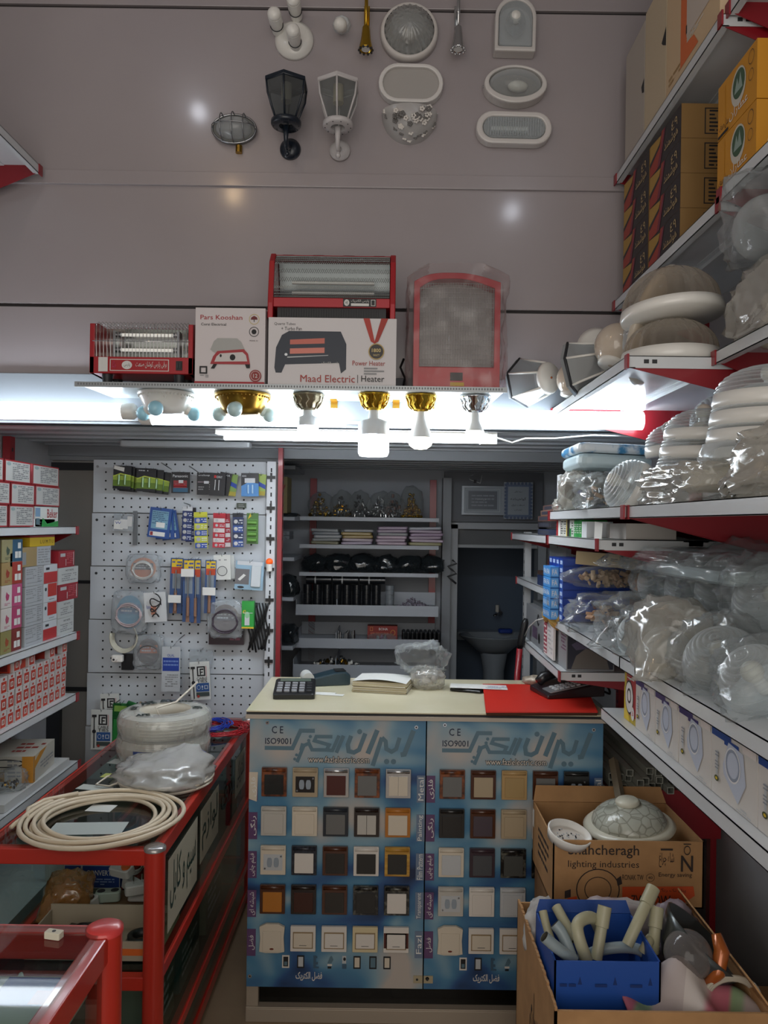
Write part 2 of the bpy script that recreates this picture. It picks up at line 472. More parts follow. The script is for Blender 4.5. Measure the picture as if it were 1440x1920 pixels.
# ---------------------------------------------------------------- lamps that light the place
def big_tube(u0, u1, vc, Y, r, name, label, cap0, cap1, m=TUBE, rz=0):
    p0, p1 = at(u0, vc, Y), at(u1, vc, Y); z = (p0.z + p1.z) / 2; x0, x1 = p0.x, p1.x
    t = empty(name, (x0, Y, z), label, 'light')
    L = x1 - x0; A = RY(90)
    MB().cyl(r, .04 * cap0, L - .04 * cap1, m, A, 24).build('light_tube', t)
    if cap0: MB().lathe([(.001, 0), (r * .8, 0), (r * 1.02, .008), (r * 1.02, .045)], WPL, 24, A).build('end_cap', t)
    if cap1: MB().lathe([(r * 1.02, L - .045), (r * 1.02, L - .008), (r * .8, L), (.001, L)], WPL, 24, A).build('end_cap', t)
    bb = MB()
    for f in (.18, .8): bb.box(L * f, L * f + .03, r * .6, YU - .02 - Y, -.012, .012, WHITE)
    bb.build('bracket', t)
    return t
YT = YU - .085
big_tube(-110, 255, 769, YT, .028, 'fluorescent_tube', 'bright white tube light leftmost under the panelled wall', 1, 1)
big_tube(262, 648, 781, YT, .033, 'fluorescent_tube', 'bright white tube light behind the bulbs under the heater shelf', 1, 0)
big_tube(718, 1204, 786, YT, .031, 'fluorescent_tube', 'bright white tube light running right below the shelf of wrapped lamps', 0, 0)
# slim batten hanging under the deck, and an unlit one
p0, p1 = at(415, 826, 2.80), at(916, 831, 2.80)
t = empty('batten_light', (p0.x, 2.80, 1.975), 'slim lit batten light under the ribbed ceiling deck', 'light')
L = p1.x - p0.x
MB().box(-.02, L + .03, -.01, .035, -.008, .012, WPL).build('housing', t)
MB().rbox(L - .035, .022, .018, .008, TUBE2, TR(L / 2 - .01, .008, -.026)).build('diffuser', t)
MB().box(L - .03, L + .03, -.008, .026, -.03, -.008, WPL).build('end_cap', t)
p0, p1 = at(228, 845, 3.2), at(470, 849, 3.2)
b = MB(); b.rbox(p1.x - p0.x, .06, .025, .01, mat('#9fa4a8', .4)); o = b.build('batten_light'); o.location = ((p0.x + p1.x) / 2, 3.2, 1.955)
tag(o, 'switched-off grey batten fixture above the pegboard', 'light')
# bulbs hanging high above the photographer: their reflections show in the panels
for (x, y, warm, lb) in ((-.94, 1.0, 1, 'left'), (.72, .81, 0, 'right'), (-.92, 1.9, 0, 'far left')):
    m = mat('#ffd9a8' if warm else '#f0f4ff', .4, 0, 0, SPOT_E * (.5 if lb == 'far left' else 1))
    t = empty('hanging_bulb', (x, y, 3.8), 'bare bulb on a short cord, %s of the upper ceiling' % lb, 'light')
    MB().tube([(0, 0, 0), (0, 0, -.16)], .004, WHITE).build('cord', t)
    MB().cyl(.018, -.2, -.16, WHITE).build('socket', t)
    MB().sphere(.035, m, TR(0, 0, -.235)).build('bulb', t)

# white cable along the deck
b = MB(); pts = [at(905, 812, 2.74), at(935, 822, 2.72), at(960, 830, 2.72), at(985, 822, 2.72), at(1040, 822, 2.73), at(1110, 816, 2.73), at(1190, 818, 2.73)]
tag(b.tube(pts, .003, WHITE).build('cable'), 'thin white cable hanging below the right tube light', 'cable')
# ---------------------------------------------------------------- wall shelves
def shelf(side, xf, y0, y1, zt, label, lip=.03, ribs=True, br=(1, 1), deep=.13, grp=None):
    """sheet-metal shelf on red brackets; side +1 = right wall, -1 = left wall"""
    xw = XR if side > 0 else XL
    s = side
    t = empty('wall_shelf', ((xf + xw) / 2, (y0 + y1) / 2, zt), label, 'shelf', grp)
    X0 = xf - (xf + xw) / 2; X1 = xw - (xf + xw) / 2; h = (y1 - y0) / 2
    b = MB()
    def bx(xa, xb, ya, yb, za, zb, m): b.box(min(xa, xb), max(xa, xb), ya, yb, za, zb, m)
    bx(X0, X1, -h, h, -.002, 0, SHW)
    bx(X0, X0 + s * .002, -h, h, -lip, 0, SHW); bx(X0, X0 + s * .02, -h, h, -lip, -lip + .002, SHW)
    bx(X0, X1, -h, -h + .002, -lip, 0, SHW); bx(X0, X1, h - .002, h, -lip, 0, SHW)
    for q in (.01, .03): bx(X0 + s * (.05 + q), X0 + s * (.052 + q), -h - .0008, -h, -lip * .6, -lip * .3, DARK) if 0 else b.box(*sorted((X0 + s * (.03 + q), X0 + s * (.042 + q))), -h - .0008, -h, -lip * .62, -lip * .3, DARK)
    if ribs:
        xm = X0 + (X1 - X0) * .5
        bx(xm - .02, xm + .02, -h, h, -.016, -.004, SHW)
        bx(xm - .035, xm + .035, -h, h, -.005, -.002, SHW)
    b.build('board', t)
    for i, yy in enumerate((-h, h)):
        if not br[i]: continue
        b = MB(); th = .0025
        poly = [(X1, -.001), (X0 + s * .012, -.001), (X0 + s * .012, -lip), (X1, -lip - deep)]
        if s > 0: poly = poly[::-1]
        b.prism(poly, th, SHR, TR(0, yy + (.006 if yy < 0 else -.006), 0) @ RX(90))
        b.build('bracket', t)
        b = MB(); b.box(X0 - .004 if s > 0 else X0 - .001, X0 + .001 if s > 0 else X0 + .004, yy - .012, yy + .012, -lip - .003, .002, SHR)
        b.build('clip', t)
    return t
def upright(x, y, z0, z1, lab, d=.04, w=.03, m=None):
    b = MB(); b.box(-w / 2, w / 2, -d / 2, d / 2, 0, z1 - z0, m or SHR)
    for i in range(int((z1 - z0) / .05)): b.box(-w / 2 - .0006, w / 2 + .0006, -.006, .006, .02 + i * .05, .035 + i * .05, DARK)
    o = b.build('rack_upright'); o.location = (x, y, z0)
    return tag(o, lab, 'upright')
ZA, ZB, ZC, ZD, ZD2, ZE, ZF = EYE + 1.245, EYE + .797, EYE + .415, EYE + .052, EYE - .035, EYE - .32, EYE - .485
shelf(1, .785, 1.857, 2.72, ZA, 'topmost far shelf on the right wall, under the tall white cartons')
shelf(1, .80, .97, 1.85, ZA + .02, 'topmost near shelf on the right wall, in the top right corner')
shelf(1, .785, 1.857, 2.72, ZB, 'right wall shelf carrying the dark printed boxes')
shelf(1, .785, .97, 1.85, ZB + .02, 'right wall shelf under the yellow boxes')
shelf(1, .570, 1.857, 2.72, ZC, 'deep right wall shelf under the loose globe lamps', br=(1, 1))
shelf(1, .777, .97, 1.85, ZC + .01, 'narrow right wall shelf under the bagged lamps near the upper right edge')
shelf(1, .575, 1.89, 2.76, ZD, 'deep right wall shelf under the blue patterned bag')
shelf(1, .585, 1.0, 1.885, ZD, 'deep right wall shelf at eye level under the stacked domes')
shelf(1, .575, 2.12, 2.78, ZD2, 'right wall shelf holding the green and white packets')
shelf(1, .575, 2.79, 3.6, ZD2, 'rear right shelf with brown books beside the washroom door')
shelf(1, .575, 1.00, 1.90, ZE, 'near right shelf heaped with bagged ribbed lamps', br=(0, 0))
shelf(1, .575, 1.905, 2.79, ZE, 'far right shelf under the blue cartons and copper bags', br=(0, 1))
shelf(1, .575, 1.0, 2.06, ZF, 'lowest near right shelf under the white panel-light boxes', br=(0, 0), deep=.08)
shelf(1, .575, 2.56, 3.35, ZF, 'rear right shelf behind the counter under the grey catalogues', deep=.08)
shelf(1, .60, 2.9, 3.6, EYE - .24, 'short rear right shelf with the pair of shoes underneath', deep=.08)
for i, (y, lb) in enumerate(((1.83, 'near'), (2.765, 'middle'), (3.62, 'rear'))):
    upright(XR - .02, y, .3, 3.3 if i < 2 else 2.0, 'red slotted upright, %s one on the right wall' % lb)
upright(.66, 3.66, .2, 1.62, 'pale metal upright beside the washroom door', m=LGREY)
# left wall
shelf(-1, -1.245, 1.9, 2.70, EYE + 1.241, 'empty upper left shelf jutting in from the left wall')
shelf(-1, -1.285, 2.3, 3.16, EYE - .03, 'left wall shelf with white and red-edged label boxes')
shelf(-1, -1.275, 2.3, 3.16, EYE - .462, 'left wall shelf with five layers of mixed cartons')
shelf(-1, -1.275, 2.3, 3.16, EYE - .715, 'left wall shelf with rows of small red bulb boxes')
shelf(-1, -1.255, 2.3, 3.14, EYE - .985, 'low left shelf with the yellow striped carton')
for y in (2.33, 3.1): upright(XL + .02, y, .3, 1.98, 'red slotted upright on the left wall, %s one' % ('near' if y < 3 else 'far'))

# ---------------------------------------------------------------- shelf under the heaters
HY0, HY1 = 2.44, YU - .021
pA, pB = at(140, 722, HY0), at(951, 733, HY0)
zs = EYE + .437
hx0, hx1 = pA.x, pB.x
t = empty('display_shelf', ((hx0 + hx1) / 2, HY1, zs), 'thin metal shelf on the upper wall carrying the electric heaters', 'shelf')
w = (hx1 - hx0) / 2
b = MB()
b.prism([(-w, HY0 - HY1), (w, HY0 - HY1), (w - .012, 0), (-w + .02, 0)], .004, mat('#c4cacb', .28, .1), TR(0, 0, -.004))
b.box(-w, w, HY0 - HY1 - .002, HY0 - HY1, -.016, .001, mat('#9ea3a6', .35, .4)); b.build('board', t)
b = MB(); n_ = 150
for i in range(n_): b.box(-w + .01 + i * (2 * w - .02) / n_, -w + .014 + i * (2 * w - .02) / n_, HY0 - HY1 - .0028, HY0 - HY1 - .002, -.009, -.003, mat('#6d7174', .5))
b.build('perforated_edge', t)
for fx in (.33, .585, .745, .835):
    b = MB(); b.box(-.012, .012, -.004, 0, -.09, -.004, BRASS); b.box(-.012, .012, -.05, 0, -.008, -.004, BRASS); b.cyl(.003, 0, .003, DARK, TR(0, -.004, -.06) @ OUT, 10)
    o = b.build('angle_bracket', t); o.location = (-w + 2 * w * fx, -.001, 0)
ZS = zs + .002

def text_face(b, x0, z0, w, h, y, items):    # print on a face towards the camera
    b.deco(FR((x0, y, z0), (1, 0, 0), (0, 0, 1)), w, h, items)

# electric bar heater at the left
Yh = 2.50
pa, pb = at(167, 713, Yh), at(361, 713, Yh); W = pb.x - pa.x
t = empty('electric_heater', ((pa.x + pb.x) / 2, Yh + .07, ZS), 'red wire-fronted electric heater leftmost on the upper shelf', 'heater')
hh = .21; fl = .038
R2 = mat('#a5141f', .35, .2, .4)
b = MB()
for s in (-1, 1):
    x = s * W / 2
    b.prism([(-.07, fl), (.07, fl), (.07, hh), (-.03, hh), (-.07, hh - .01)], .016, R2, TR(x - (.016 if s > 0 else 0), 0, 0) @ Matrix(((0, 0, 1, 0), (1, 0, 0, 0), (0, 1, 0, 0), (0, 0, 0, 1))))
b.box(-W / 2, W / 2, -.07, .07, fl, fl + .055, R2); b.box(-W / 2, W / 2, .055, .07, fl, hh, R2)
b.build('body', t, bev=.002)
b = MB(); refl = mat('#c9ccc8', .22, .9)
pts = [(-.05, fl + .056), (.0, fl + .06), (.04, fl + .08), (.052, fl + .12), (.045, hh - .02), (.02, hh - .005)]
V = [(-W / 2 + .017, y, z) for y, z in pts] + [(W / 2 - .017, y, z) for y, z in pts]
b.add(V, [(i, i + 1, 7 + i - 0 + 0, 6 + i) for i in range(5)], refl, smooth=True); b.build('reflector', t)
for k, z in enumerate((fl + .09, fl + .14)):
    b = MB(); b.cyl(.0055, -W / 2 + .075, W / 2 - .075, mat('#e8e6de', .3, 0, 0, .25), TR(0, -.01, z) @ RY(90), 12)
    for s in (-1, 1): b.cyl(.009, -.01, .012, STEEL, TR(s * (W / 2 - .07), -.01, z) @ RY(90), 12)
    b.build('quartz_tube', t)
for s in (-1, 1):
    b = MB(); b.box(-.004, .004, -.02, .02, fl + .06, hh - .02, STEEL); o = b.build('tube_holder', t); o.location = (s * (W / 2 - .062), 0, 0)
b = MB(); ng = 26
for i in range(ng):
    x = -W / 2 + .022 + i * (W - .044) / (ng - 1)
    b.tube([(x, -.068, fl + .05), (x, -.072, fl + .10), (x, -.07, hh - .012), (x, -.05, hh), (x, -.01, hh - .002), (x, .05, hh - .002)], .0011, CHROME, 5, cap=False)
b.tube([(-W / 2 + .01, -.072, fl + .105), (W / 2 - .01, -.072, fl + .105)], .0014, CHROME, 5)
b.build('wire_guard', t)
b = MB(); text_face(b, -W / 2, fl, W, .055, -.0705, [('f', .2, .77, .15, .85, .04, PAPER), ('t', .22, .26, .3, .7, '♻', PINK), ('e', .365, .5, .05, .25, WHITE), ('t', .335, .395, .38, .62, fa('پارس'), INK), ('t', .45, .75, .3, .72, fa('برقی پارس کوشان صنعت'), PAPER), ('r', .09, .18, .1, .95, WHITE)])
b.build('nameplate', t)
b = MB(); b.box(W * .34, W * .40, -.074, -.07, fl + .012, fl + .042, BLACK); b.box(W * .35, W * .367, -.077, -.073, fl + .018, fl + .036, DARK); b.box(W * .373, W * .39, -.077, -.073, fl + .018, fl + .036, DARK); b.build('switch', t)
for s in (-1, 1):
    for yy in (-.045, .045): MB().cyl(.014, 0, fl, DARK, TR(s * W * .35, yy, 0), 12, .018).build('foot', t)
b = MB(); b.tube([(-.12 + .018 * cos(a) * (1 if a < 9 else .6) + a * .004, -.03, .012 + .012 * sin(a * 1.7)) for a in [i * .35 for i in range(30)]], .0028, BLACK, 6); b.build('power_cord', t)

def heater_picture(x0, z0, w, h, body, glow):
    """little printed picture of a heater on a carton"""
    def q(a, c): return (x0 + a * w, z0 + c * h)
    return [('p', [q(0, .12), q(.02, .6), q(.1, .9), q(.2, 1), q(.92, 1), q(1, .7), q(1, .1), q(.93, .0), q(.9, .25), q(.15, .2), q(.1, 0), q(.02, 0)], body)] + glow
# carton: small fan heater picture
pa, pb = at(365, 718, 2.455), at(496, 718, 2.455)
hb = at(400, 577, 2.455).z - ZS
carton('heater_carton', pa.x, pb.x, 2.455, 2.62, ZS, ZS + hb, mat('#d6cfd0', .5), {'-y': [
    ('b', .07, .67, .845, .905, 'Pars Kooshan', mat('#a3202a', .5)), ('b', .08, .44, .765, .80, 'Corsi Electrical', INK),
    ('o', .84, .855, .075, .07, .14, mat('#c9b98a', .5)), ('p', [(.79, .85), (.8, .88), (.84, .9), (.88, .88), (.89, .85)], mat('#6b1f24', .5)), ('r', .835, .845, .82, .85, INK),
    ('o', .84, .69, .07, .065, .12, INK), ('e', .84, .69, .035, .033, INK), ('t', .78, .9, .565, .58, 'MODEL 5/2', INK),
    ('p', [(.22, .45), (.27, .56), (.32, .6), (.6, .6), (.66, .55), (.74, .4), (.3, .4)], mat('#a9a9a6', .4)),
    ('p', [(.22, .26), (.26, .36), (.32, .43), (.7, .46), (.76, .4), (.79, .26)], mat('#a5202b', .4)), ('p', [(.28, .29), (.31, .36), (.36, .4), (.68, .42), (.73, .38), (.75, .3)], mat('#cfcac8', .4)),
    ('e', .54, .35, .04, .04, INK), ('e', .37, .37, .015, .02, INK), ('p', [(.23, .2), (.27, .26), (.32, .26), (.28, .2)], INK), ('p', [(.74, .21), (.72, .26), (.79, .26), (.79, .21)], INK),
    ('f', .07, .18, .13, .23, .02, INK), ('L', .08, .2, .08, .12, 2, GREY), ('e', .87, .11, .085, .08, mat('#8c2a28', .5)), ('o', .87, .11, .07, .065, .12, mat('#ccaaaa', .5)), ('t', .84, .9, .085, .135, '12', WHITE),
    ('r', 0, 1, 0, .03, mat('#a5202b', .5))], '+z': [('L', .1, .9, .2, .8, 5, GREY)]},
    'white upright carton with a small red heater printed on it', 'box', None)
# long heater carton
pa, pb = at(502, 720, 2.455), at(742, 722, 2.455)
hb2 = at(600, 596, 2.455).z - ZS
glow = [('p', [(.17, .60), (.44, .62), (.44, .70), (.17, .67)], mat('#c96a5a', .4)), ('p', [(.17, .46), (.44, .48), (.44, .56), (.17, .54)], mat('#d98070', .4)), ('p', [(.15, .42), (.47, .45), (.47, .44), (.15, .40)], LGREY)]
hx_c = (pa.x + pb.x) / 2
carton('heater_carton', pa.x, pb.x, 2.455, 2.66, ZS, ZS + hb2, mat('#d9d5d6', .5), {'-y': [
    ('t', .045, .21, .88, .925, 'Quartz Tubes', INK), ('t', .10, .26, .81, .86, '+ Turbo Fan', INK)]
    + heater_picture(.05, .18, .56, .62, mat('#2c3340', .45), glow) + [('e', .14, .45, .012, .02, STEEL), ('t', .42, .55, .31, .35, fa('پارس الکتریک'), PAPER),
    ('p', [(.74, 1), (.80, .66), (.835, .62), (.79, 1)], mat('#b3392c', .5)), ('p', [(.935, 1), (.86, .66), (.825, .62), (.88, 1)], mat('#a53024', .5)),
    ('e', .845, .51, .062, .12, mat('#2a2422', .4)), ('o', .845, .51, .062, .12, .12, mat('#b79a55', .4)), ('b', .81, .88, .50, .555, '1800', mat('#e2c987', .5)), ('t', .82, .87, .44, .47, 'WATT', mat('#e2c987', .5)),
    ('t', .66, .915, .30, .37, 'Power Heater', mat('#a52f28', .5)), ('L', .75, .915, .16, .28, 3, GREY),
    ('t', .255, .68, .045, .15, 'Maad Electric', mat('#a52f28', .5)), ('r', .70, .704, .04, .16, INK), ('t', .73, .91, .06, .15, 'Heater', INK)], '+z': []},
    'long white carton with a black heater and gold medal printed on it', 'box')
# heater on top of that carton
Yh = 2.55
pa, pb = at(509, 590, Yh), at(741, 592, Yh); W = pb.x - pa.x; zb = ZS + hb2; hh = at(600, 489, Yh).z - zb + .012
t = empty('electric_heater', ((pa.x + pb.x) / 2, Yh, zb), 'red heater with a honeycomb grille standing on the long carton', 'heater')
side = [(-.085, 0), (-.085, .05), (-.08, .09), (-.062, hh - .035), (-.03, hh), (.06, hh), (.075, hh - .02), (.08, 0)]
YZ = Matrix(((0, 0, 1, 0), (1, 0, 0, 0), (0, 1, 0, 0), (0, 0, 0, 1)))
for s in (-1, 1):
    MB().prism(side, .018, R2, TR(s * W / 2 - (.018 if s > 0 else 0), 0, 0) @ YZ).build('side_panel', t, bev=.003)
b = MB(); b.box(-W / 2 + .018, W / 2 - .018, -.083, .07, .038, .068, R2); b.box(-W / 2 + .018, W / 2 - .018, -.03, .075, hh - .012, hh - .004, R2); b.box(-W / 2 + .018, W / 2 - .018, .06, .075, .0, hh - .01, R2); b.build('body', t, bev=.002)
b = MB(); b.box(-W / 2 + .03, W / 2 - .03, -.07, .05, .0, .038, DARK)
for i in range(40): b.box(-W / 2 + .04 + i * (W - .09) / 40, -W / 2 + .043 + i * (W - .09) / 40, -.074, -.07, .004, .034, BLACK)
b.build('fan_outlet', t)
b = MB()
for i in range(4): b.rbox(.05, .03, .006, .01, DARK, TR(-W / 2 + .055 + i * (W - .11) / 3, .0, hh - .004))
b.build('top_vents', t)
pts = [(.0, .075), (.03, .08), (.05, .11), (.045, .15), (.02, hh - .015)]
b = MB(); V = [(-W / 2 + .02, y, z) for y, z in pts] + [(W / 2 - .02, y, z) for y, z in pts]
b.add(V, [(i, i + 1, 6 + i, 5 + i) for i in range(4)], mat('#6f7475', .3, .8), smooth=True); b.build('reflector', t)
for z in (.10, .135): MB().cyl(.006, -W / 2 + .07, W / 2 - .07, mat('#c9cdc9', .3), TR(0, -.02, z) @ RY(90), 12).build('quartz_tube', t)
b = MB(); GR = mat('#9aa09e', .35, .6)
gz = [(-.082, .07), (-.078, .10), (-.066, hh - .04), (-.045, hh - .016), (-.03, hh - .008)]
def gpt(fx, fz):
    k = fz * (len(gz) - 1); i = min(int(k), len(gz) - 2); f = k - i
    return (-W / 2 + .02 + fx * (W - .04), gz[i][0] * (1 - f) + gz[i + 1][0] * f, gz[i][1] * (1 - f) + gz[i + 1][1] * f)
NX, NZ = 58, 12
for j in range(NZ + 1):
    for k in range(2):
        b.tube([gpt(i / NX, min(1, max(0, (j + (.5 if (i + k) % 2 else 0) - .25) / NZ))) for i in range(NX + 1)], .0012, GR, 3, cap=False, smooth=False)
b.build('mesh_grille', t)
b = MB(); text_face(b, W * .09, .040, W * .26, .026, -.0835, [('r', 0, 1, 0, 1, BLACK), ('e', .11, .5, .08, .4, PAPER), ('t', .07, .15, .3, .7, 'HE', INK), ('t', .24, .78, .5, .9, fa('پارس الکتریک'), PAPER), ('r', .24, .78, .1, .42, PAPER), ('f', .84, .97, .12, .88, .06, PAPER)])
b.build('nameplate', t)
# bagged tall heater at the right
Yh = 2.56
pa, pb = at(773, 722, Yh), at(932, 724, Yh); W = pb.x - pa.x; hh = at(850, 522, Yh).z - ZS
t = empty('wrapped_heater', ((pa.x + pb.x) / 2, Yh, ZS), 'tall red heater wrapped in clear plastic, rightmost on the upper shelf', 'heater')
o_ = [(-W / 2, 0), (W / 2, 0), (W / 2, hh - .03)] + [(W / 2 * (1 - i / 8), hh - .03 + .03 * sin(pi * i / 16)) for i in range(1, 8)] + [(0, hh)] + [(-W / 2 * i / 8, hh - .03 + .03 * sin(pi / 2 - pi / 2 * (i / 8) ** 2)) for i in range(1, 8)] + [(-W / 2, hh - .03)]
c0 = (0, hh * .5)
i_ = [(x * .86, .075 + (z - .0) * .86 if z < .01 else (z - .02)) for x, z in o_]
b = MB(); b.ring(o_, i_, .10, R2, TR(0, .04, 0) @ OUT); b.prism(o_, .01, R2, TR(0, .06, 0) @ OUT); b.build('body', t, bev=.002)
b = MB(); b.prism(i_, .004, mat('#8f9290', .35, .4), TR(0, .0, 0) @ OUT); b.build('reflector', t)
b = MB(); GW = mat('#a9adab', .4, .5)
for i in range(30):
    x = -W * .42 + i * W * .84 / 29; zt_ = hh - .03 - .012 * abs(x / (W / 2)) ** 2
    b.tube([(x, -.05, .08), (x, -.058, hh * .5), (x, -.05, zt_)], .0008, GW, 4, cap=False)
for j in range(18):
    z = .085 + j * (hh - .12) / 17; b.tube([(-W * .43, -.052, z), (0, -.062, z), (W * .43, -.052, z)], .0008, GW, 4, cap=False)
b.build('wire_guard', t)
b = MB(); b.box(-.02, .02, -.066, -.06, .03, .055, BLACK); b.build('switch', t)
b = MB(); text_face(b, -.05, .012, .1, .012, -.0605, [('r', .3, .75, 0, 1, YEL)]); b.build('sticker', t)
# wrapping film: loose shell with folds
b = MB(); rr = random.Random(5); NA, NZ = 64, 22; V = []
for j in range(NZ + 1):
    f = j / NZ; z = .002 + f * (hh + .022)
    sc_ = 1.07 if f < .93 else 1.07 - (f - .93) * 7
    for i in range(NA):
        a = 2 * pi * i / NA; p = rrect(1, 1, .2, 4)
        cx = max(-1, min(1, 1.35 * cos(a))); cy = max(-1, min(1, 1.35 * sin(a)))
        n_ = noise.noise(Vector((cos(a) * 3.2, sin(a) * 3.2, f * 7))) ; n2 = 1 - 2 * abs(noise.noise(Vector((cos(a) * 6 + f * 5, sin(a) * 6, f * 9 + 4))))
        V.append((cx * (W / 2 * sc_ + .006 + .010 * n_ + .006 * n2), cy * (.078 + .010 * n2 + .008 * n_), z))
Fs = [(j * NA + i, j * NA + (i + 1) % NA, (j + 1) * NA + (i + 1) % NA, (j + 1) * NA + i) for j in range(NZ) for i in range(NA)]
b.add(V, Fs, FILM, None, True)
b.build('plastic_wrap', t)
b = MB(); p = at(757, 700, 2.62)
b.tube([(p.x, p.y, p.z + .05), (p.x - .012, p.y, p.z + .02), (p.x + .004, p.y - .02, p.z - .02), (p.x - .006, p.y - .03, ZS + .004), (p.x + .02, p.y - .05, ZS + .004)], .004, BLACK, 8)
tag(b.build('power_cord'), 'black power cord between the long carton and the wrapped heater', 'cord')

# ---------------------------------------------------------------- lamp samples under that shelf
def bowl_lamp(u, name, m1, gold):
    p = at(u, 745, 2.60); zt = zs - .005
    t = empty(name, (p.x, 2.60, zt), '%s bowl ceiling light with three small globe bulbs under the heater shelf' % ('gold-trimmed' if gold else 'plain white'), 'light')
    r = .095
    b = MB(); b.lathe([(.001, -.001), (r, -.001), (r, -.008), (r * .93, -.014), (r * .86, -.03), (r * .74, -.052), (r * .6, -.07), (.001, -.073)], m1, 40)
    b.build('bowl', t)
    b = MB()
    for i in range(44):
        a = 2 * pi * i / 44; b.sphere(.0035, BRASS if gold else WPL, TR(r * .95 * cos(a), r * .95 * sin(a), -.014), 6, 4)
    for i in range(9):
        a = 2 * pi * i / 9
        for k in range(3): b.tube([((r * .9 - .03 * q / 6) * cos(a + .12 * sin(q * .9 + k)), (r * .9 - .03 * q / 6) * sin(a + .12 * sin(q * .9 + k)), -.022 - .045 * q / 6) for q in range(7)], .0018, BRASS if gold else WPL, 5)
    b.build('relief_trim', t)
    for a in (265, 20, 160):
        A = TR(r * .62 * cos(radians(a)), r * .62 * sin(radians(a)), -.048) @ RZ(a) @ RY(118)
        sk = MB().cyl(.019, -.01, .02, mat('#c9d6cf', .4) if gold else WPL, A, 18).build('socket', t)
        g = MB().sphere(.025, mat('#9fd3e6', .3, 0, .3) if not gold else mat('#bcd6d8', .3, 0, .3), A @ TR(0, 0, .037), 20, 12).build('globe_bulb', sk)
    return t
bowl_lamp(312, 'bowl_ceiling_light', WPL, 0)
bowl_lamp(455, 'bowl_ceiling_light', BRASS, 1)
def rose_bulb(u, Y, vb, rb, kind, mm, bulbm, label):
    """metal ceiling rose with a socket and an LED bulb hanging down; vb = bulb end row"""
    p = at(u, vb, Y); zt = zs - .005; tot = zt - p.z
    t = empty('ceiling_rose_lamp', (p.x, Y, zt), label, 'light')
    r = .052
    b = MB(); b.lathe([(.001, -.001), (r, -.001), (r, -.006), (r * .9, -.012), (r * .8, -.03), (r * .6, -.046), (r * .5, -.055), (.001, -.057)], mm, 36, None, 1, 1, .035, 12)
    for i in range(12):
        a = 2 * pi * i / 12; b.tube([(r * .95 * cos(a), r * .95 * sin(a), -.01), (r * .86 * cos(a + .13), r * .86 * sin(a + .13), -.024), (r * .8 * cos(a - .1), r * .8 * sin(a - .1), -.036), (r * .56 * cos(a), r * .56 * sin(a), -.05)], .0028, mm, 6)
    b.build('rose', t)
    if kind == 'cyl':
        b = MB(); L = tot - .055
        b.lathe([(.016, -.055), (.018, -.055 - L * .18), (rb * .96, -.055 - L * .25), (rb, -.055 - L * .52), (rb * .98, -.055 - L * .55)], mat('#d7dee2', .35), 36, None, 1, 1, .025, 20)
        b.build('bulb_body', t)
        b = MB(); b.lathe([(rb * .97, -.055 - L * .55), (rb, -.055 - L * .6), (rb, -.055 - L * .93), (rb * .9, -.055 - L), (.001, -.055 - L)], bulbm, 32); b.build('diffuser', t)
    else:
        b = MB(); L = tot - .055
        b.lathe([(.013, -.055), (.015, -.055 - L * .15), (rb * .55, -.055 - L * .35), (rb * .92, -.055 - L * .62), (rb, -.055 - L * .7)], mat('#dfe3e4', .35), 28)
        b.build('bulb_body', t)
        b = MB(); b.lathe([(rb, -.055 - L * .7), (rb * 1.0, -.055 - L * .78), (rb * .85, -.055 - L * .9), (rb * .5, -.055 - L * .98), (.001, -.055 - L)], bulbm, 28); b.build('diffuser', t)
    return t
rose_bulb(577, 2.58, 823, .035, 'cyl', mat('#9a9078', .3, .9), BULBC, 'silver ceiling rose with a small lit cylinder bulb, between gold bowl and big bulb')
rose_bulb(700, 2.56, 855, .051, 'cyl', GOLD, BULBC, 'gold ceiling rose with the biggest lit cylinder bulb')
rose_bulb(788, 2.57, 843, .042, 'pear', GOLD, BULBW, 'gold ceiling rose with a lit warm pear bulb')
rose_bulb(890, 2.58, 824, .031, 'pear', CHROME, BULBW, 'silver ceiling rose with a small lit pear bulb, rightmost')

# ---------------------------------------------------------------- lamps fixed to the panelled wall
YW = YU
def wall_T(u, v, dy=0): p = at(u, v, YW - dy); return TR(p) @ OUT @ RZ(-.8)      # x right, y up, z out of the wall
S = YW / F                      # metres per pixel on that wall
# cage bulkhead
t = empty('bulkhead_light', wall_T(441, 247), 'small grey oval caged bulkhead light, lowest left on the wall', 'light')
MB().prism(oval(40 * S, 26 * S), .02, mat('#6a6c6a', .5)).build('base', t, bev=.003)
b = MB(); b.sphere(1, clear('dusty_glass', '#a8aaa6', .35, .2), SCL(34 * S, 21 * S, .05) @ TR(0, 0, .3), 28, 14); b.build('glass', t)
b = MB()
for k in (-.55, 0, .55): b.tube([(38 * S * k + 0, 26 * S * sin(a) * (1 - .25 * abs(k)), .02 + .055 * cos(a) ** .6 if cos(a) > 0 else .02) for a in [radians(-90 + 15 * i) for i in range(13)]], .0022, STEEL, 6)
b.tube([(40 * S * sin(a), 0, .02 + .055 * max(0, cos(a)) ** .6) for a in [radians(-90 + 15 * i) for i in range(13)]], .0022, STEEL, 6)
b.tube([(x * 1.02, y * 1.02, .02) for x, y in oval(40 * S, 26 * S)], .004, STEEL, 6, True)
b.build('wire_cage', t)
MB().cyl(.012, 0, .025, BRASS, TR(9 * S, -29 * S, .01) @ RX(90), 12).build('cable_gland', t)
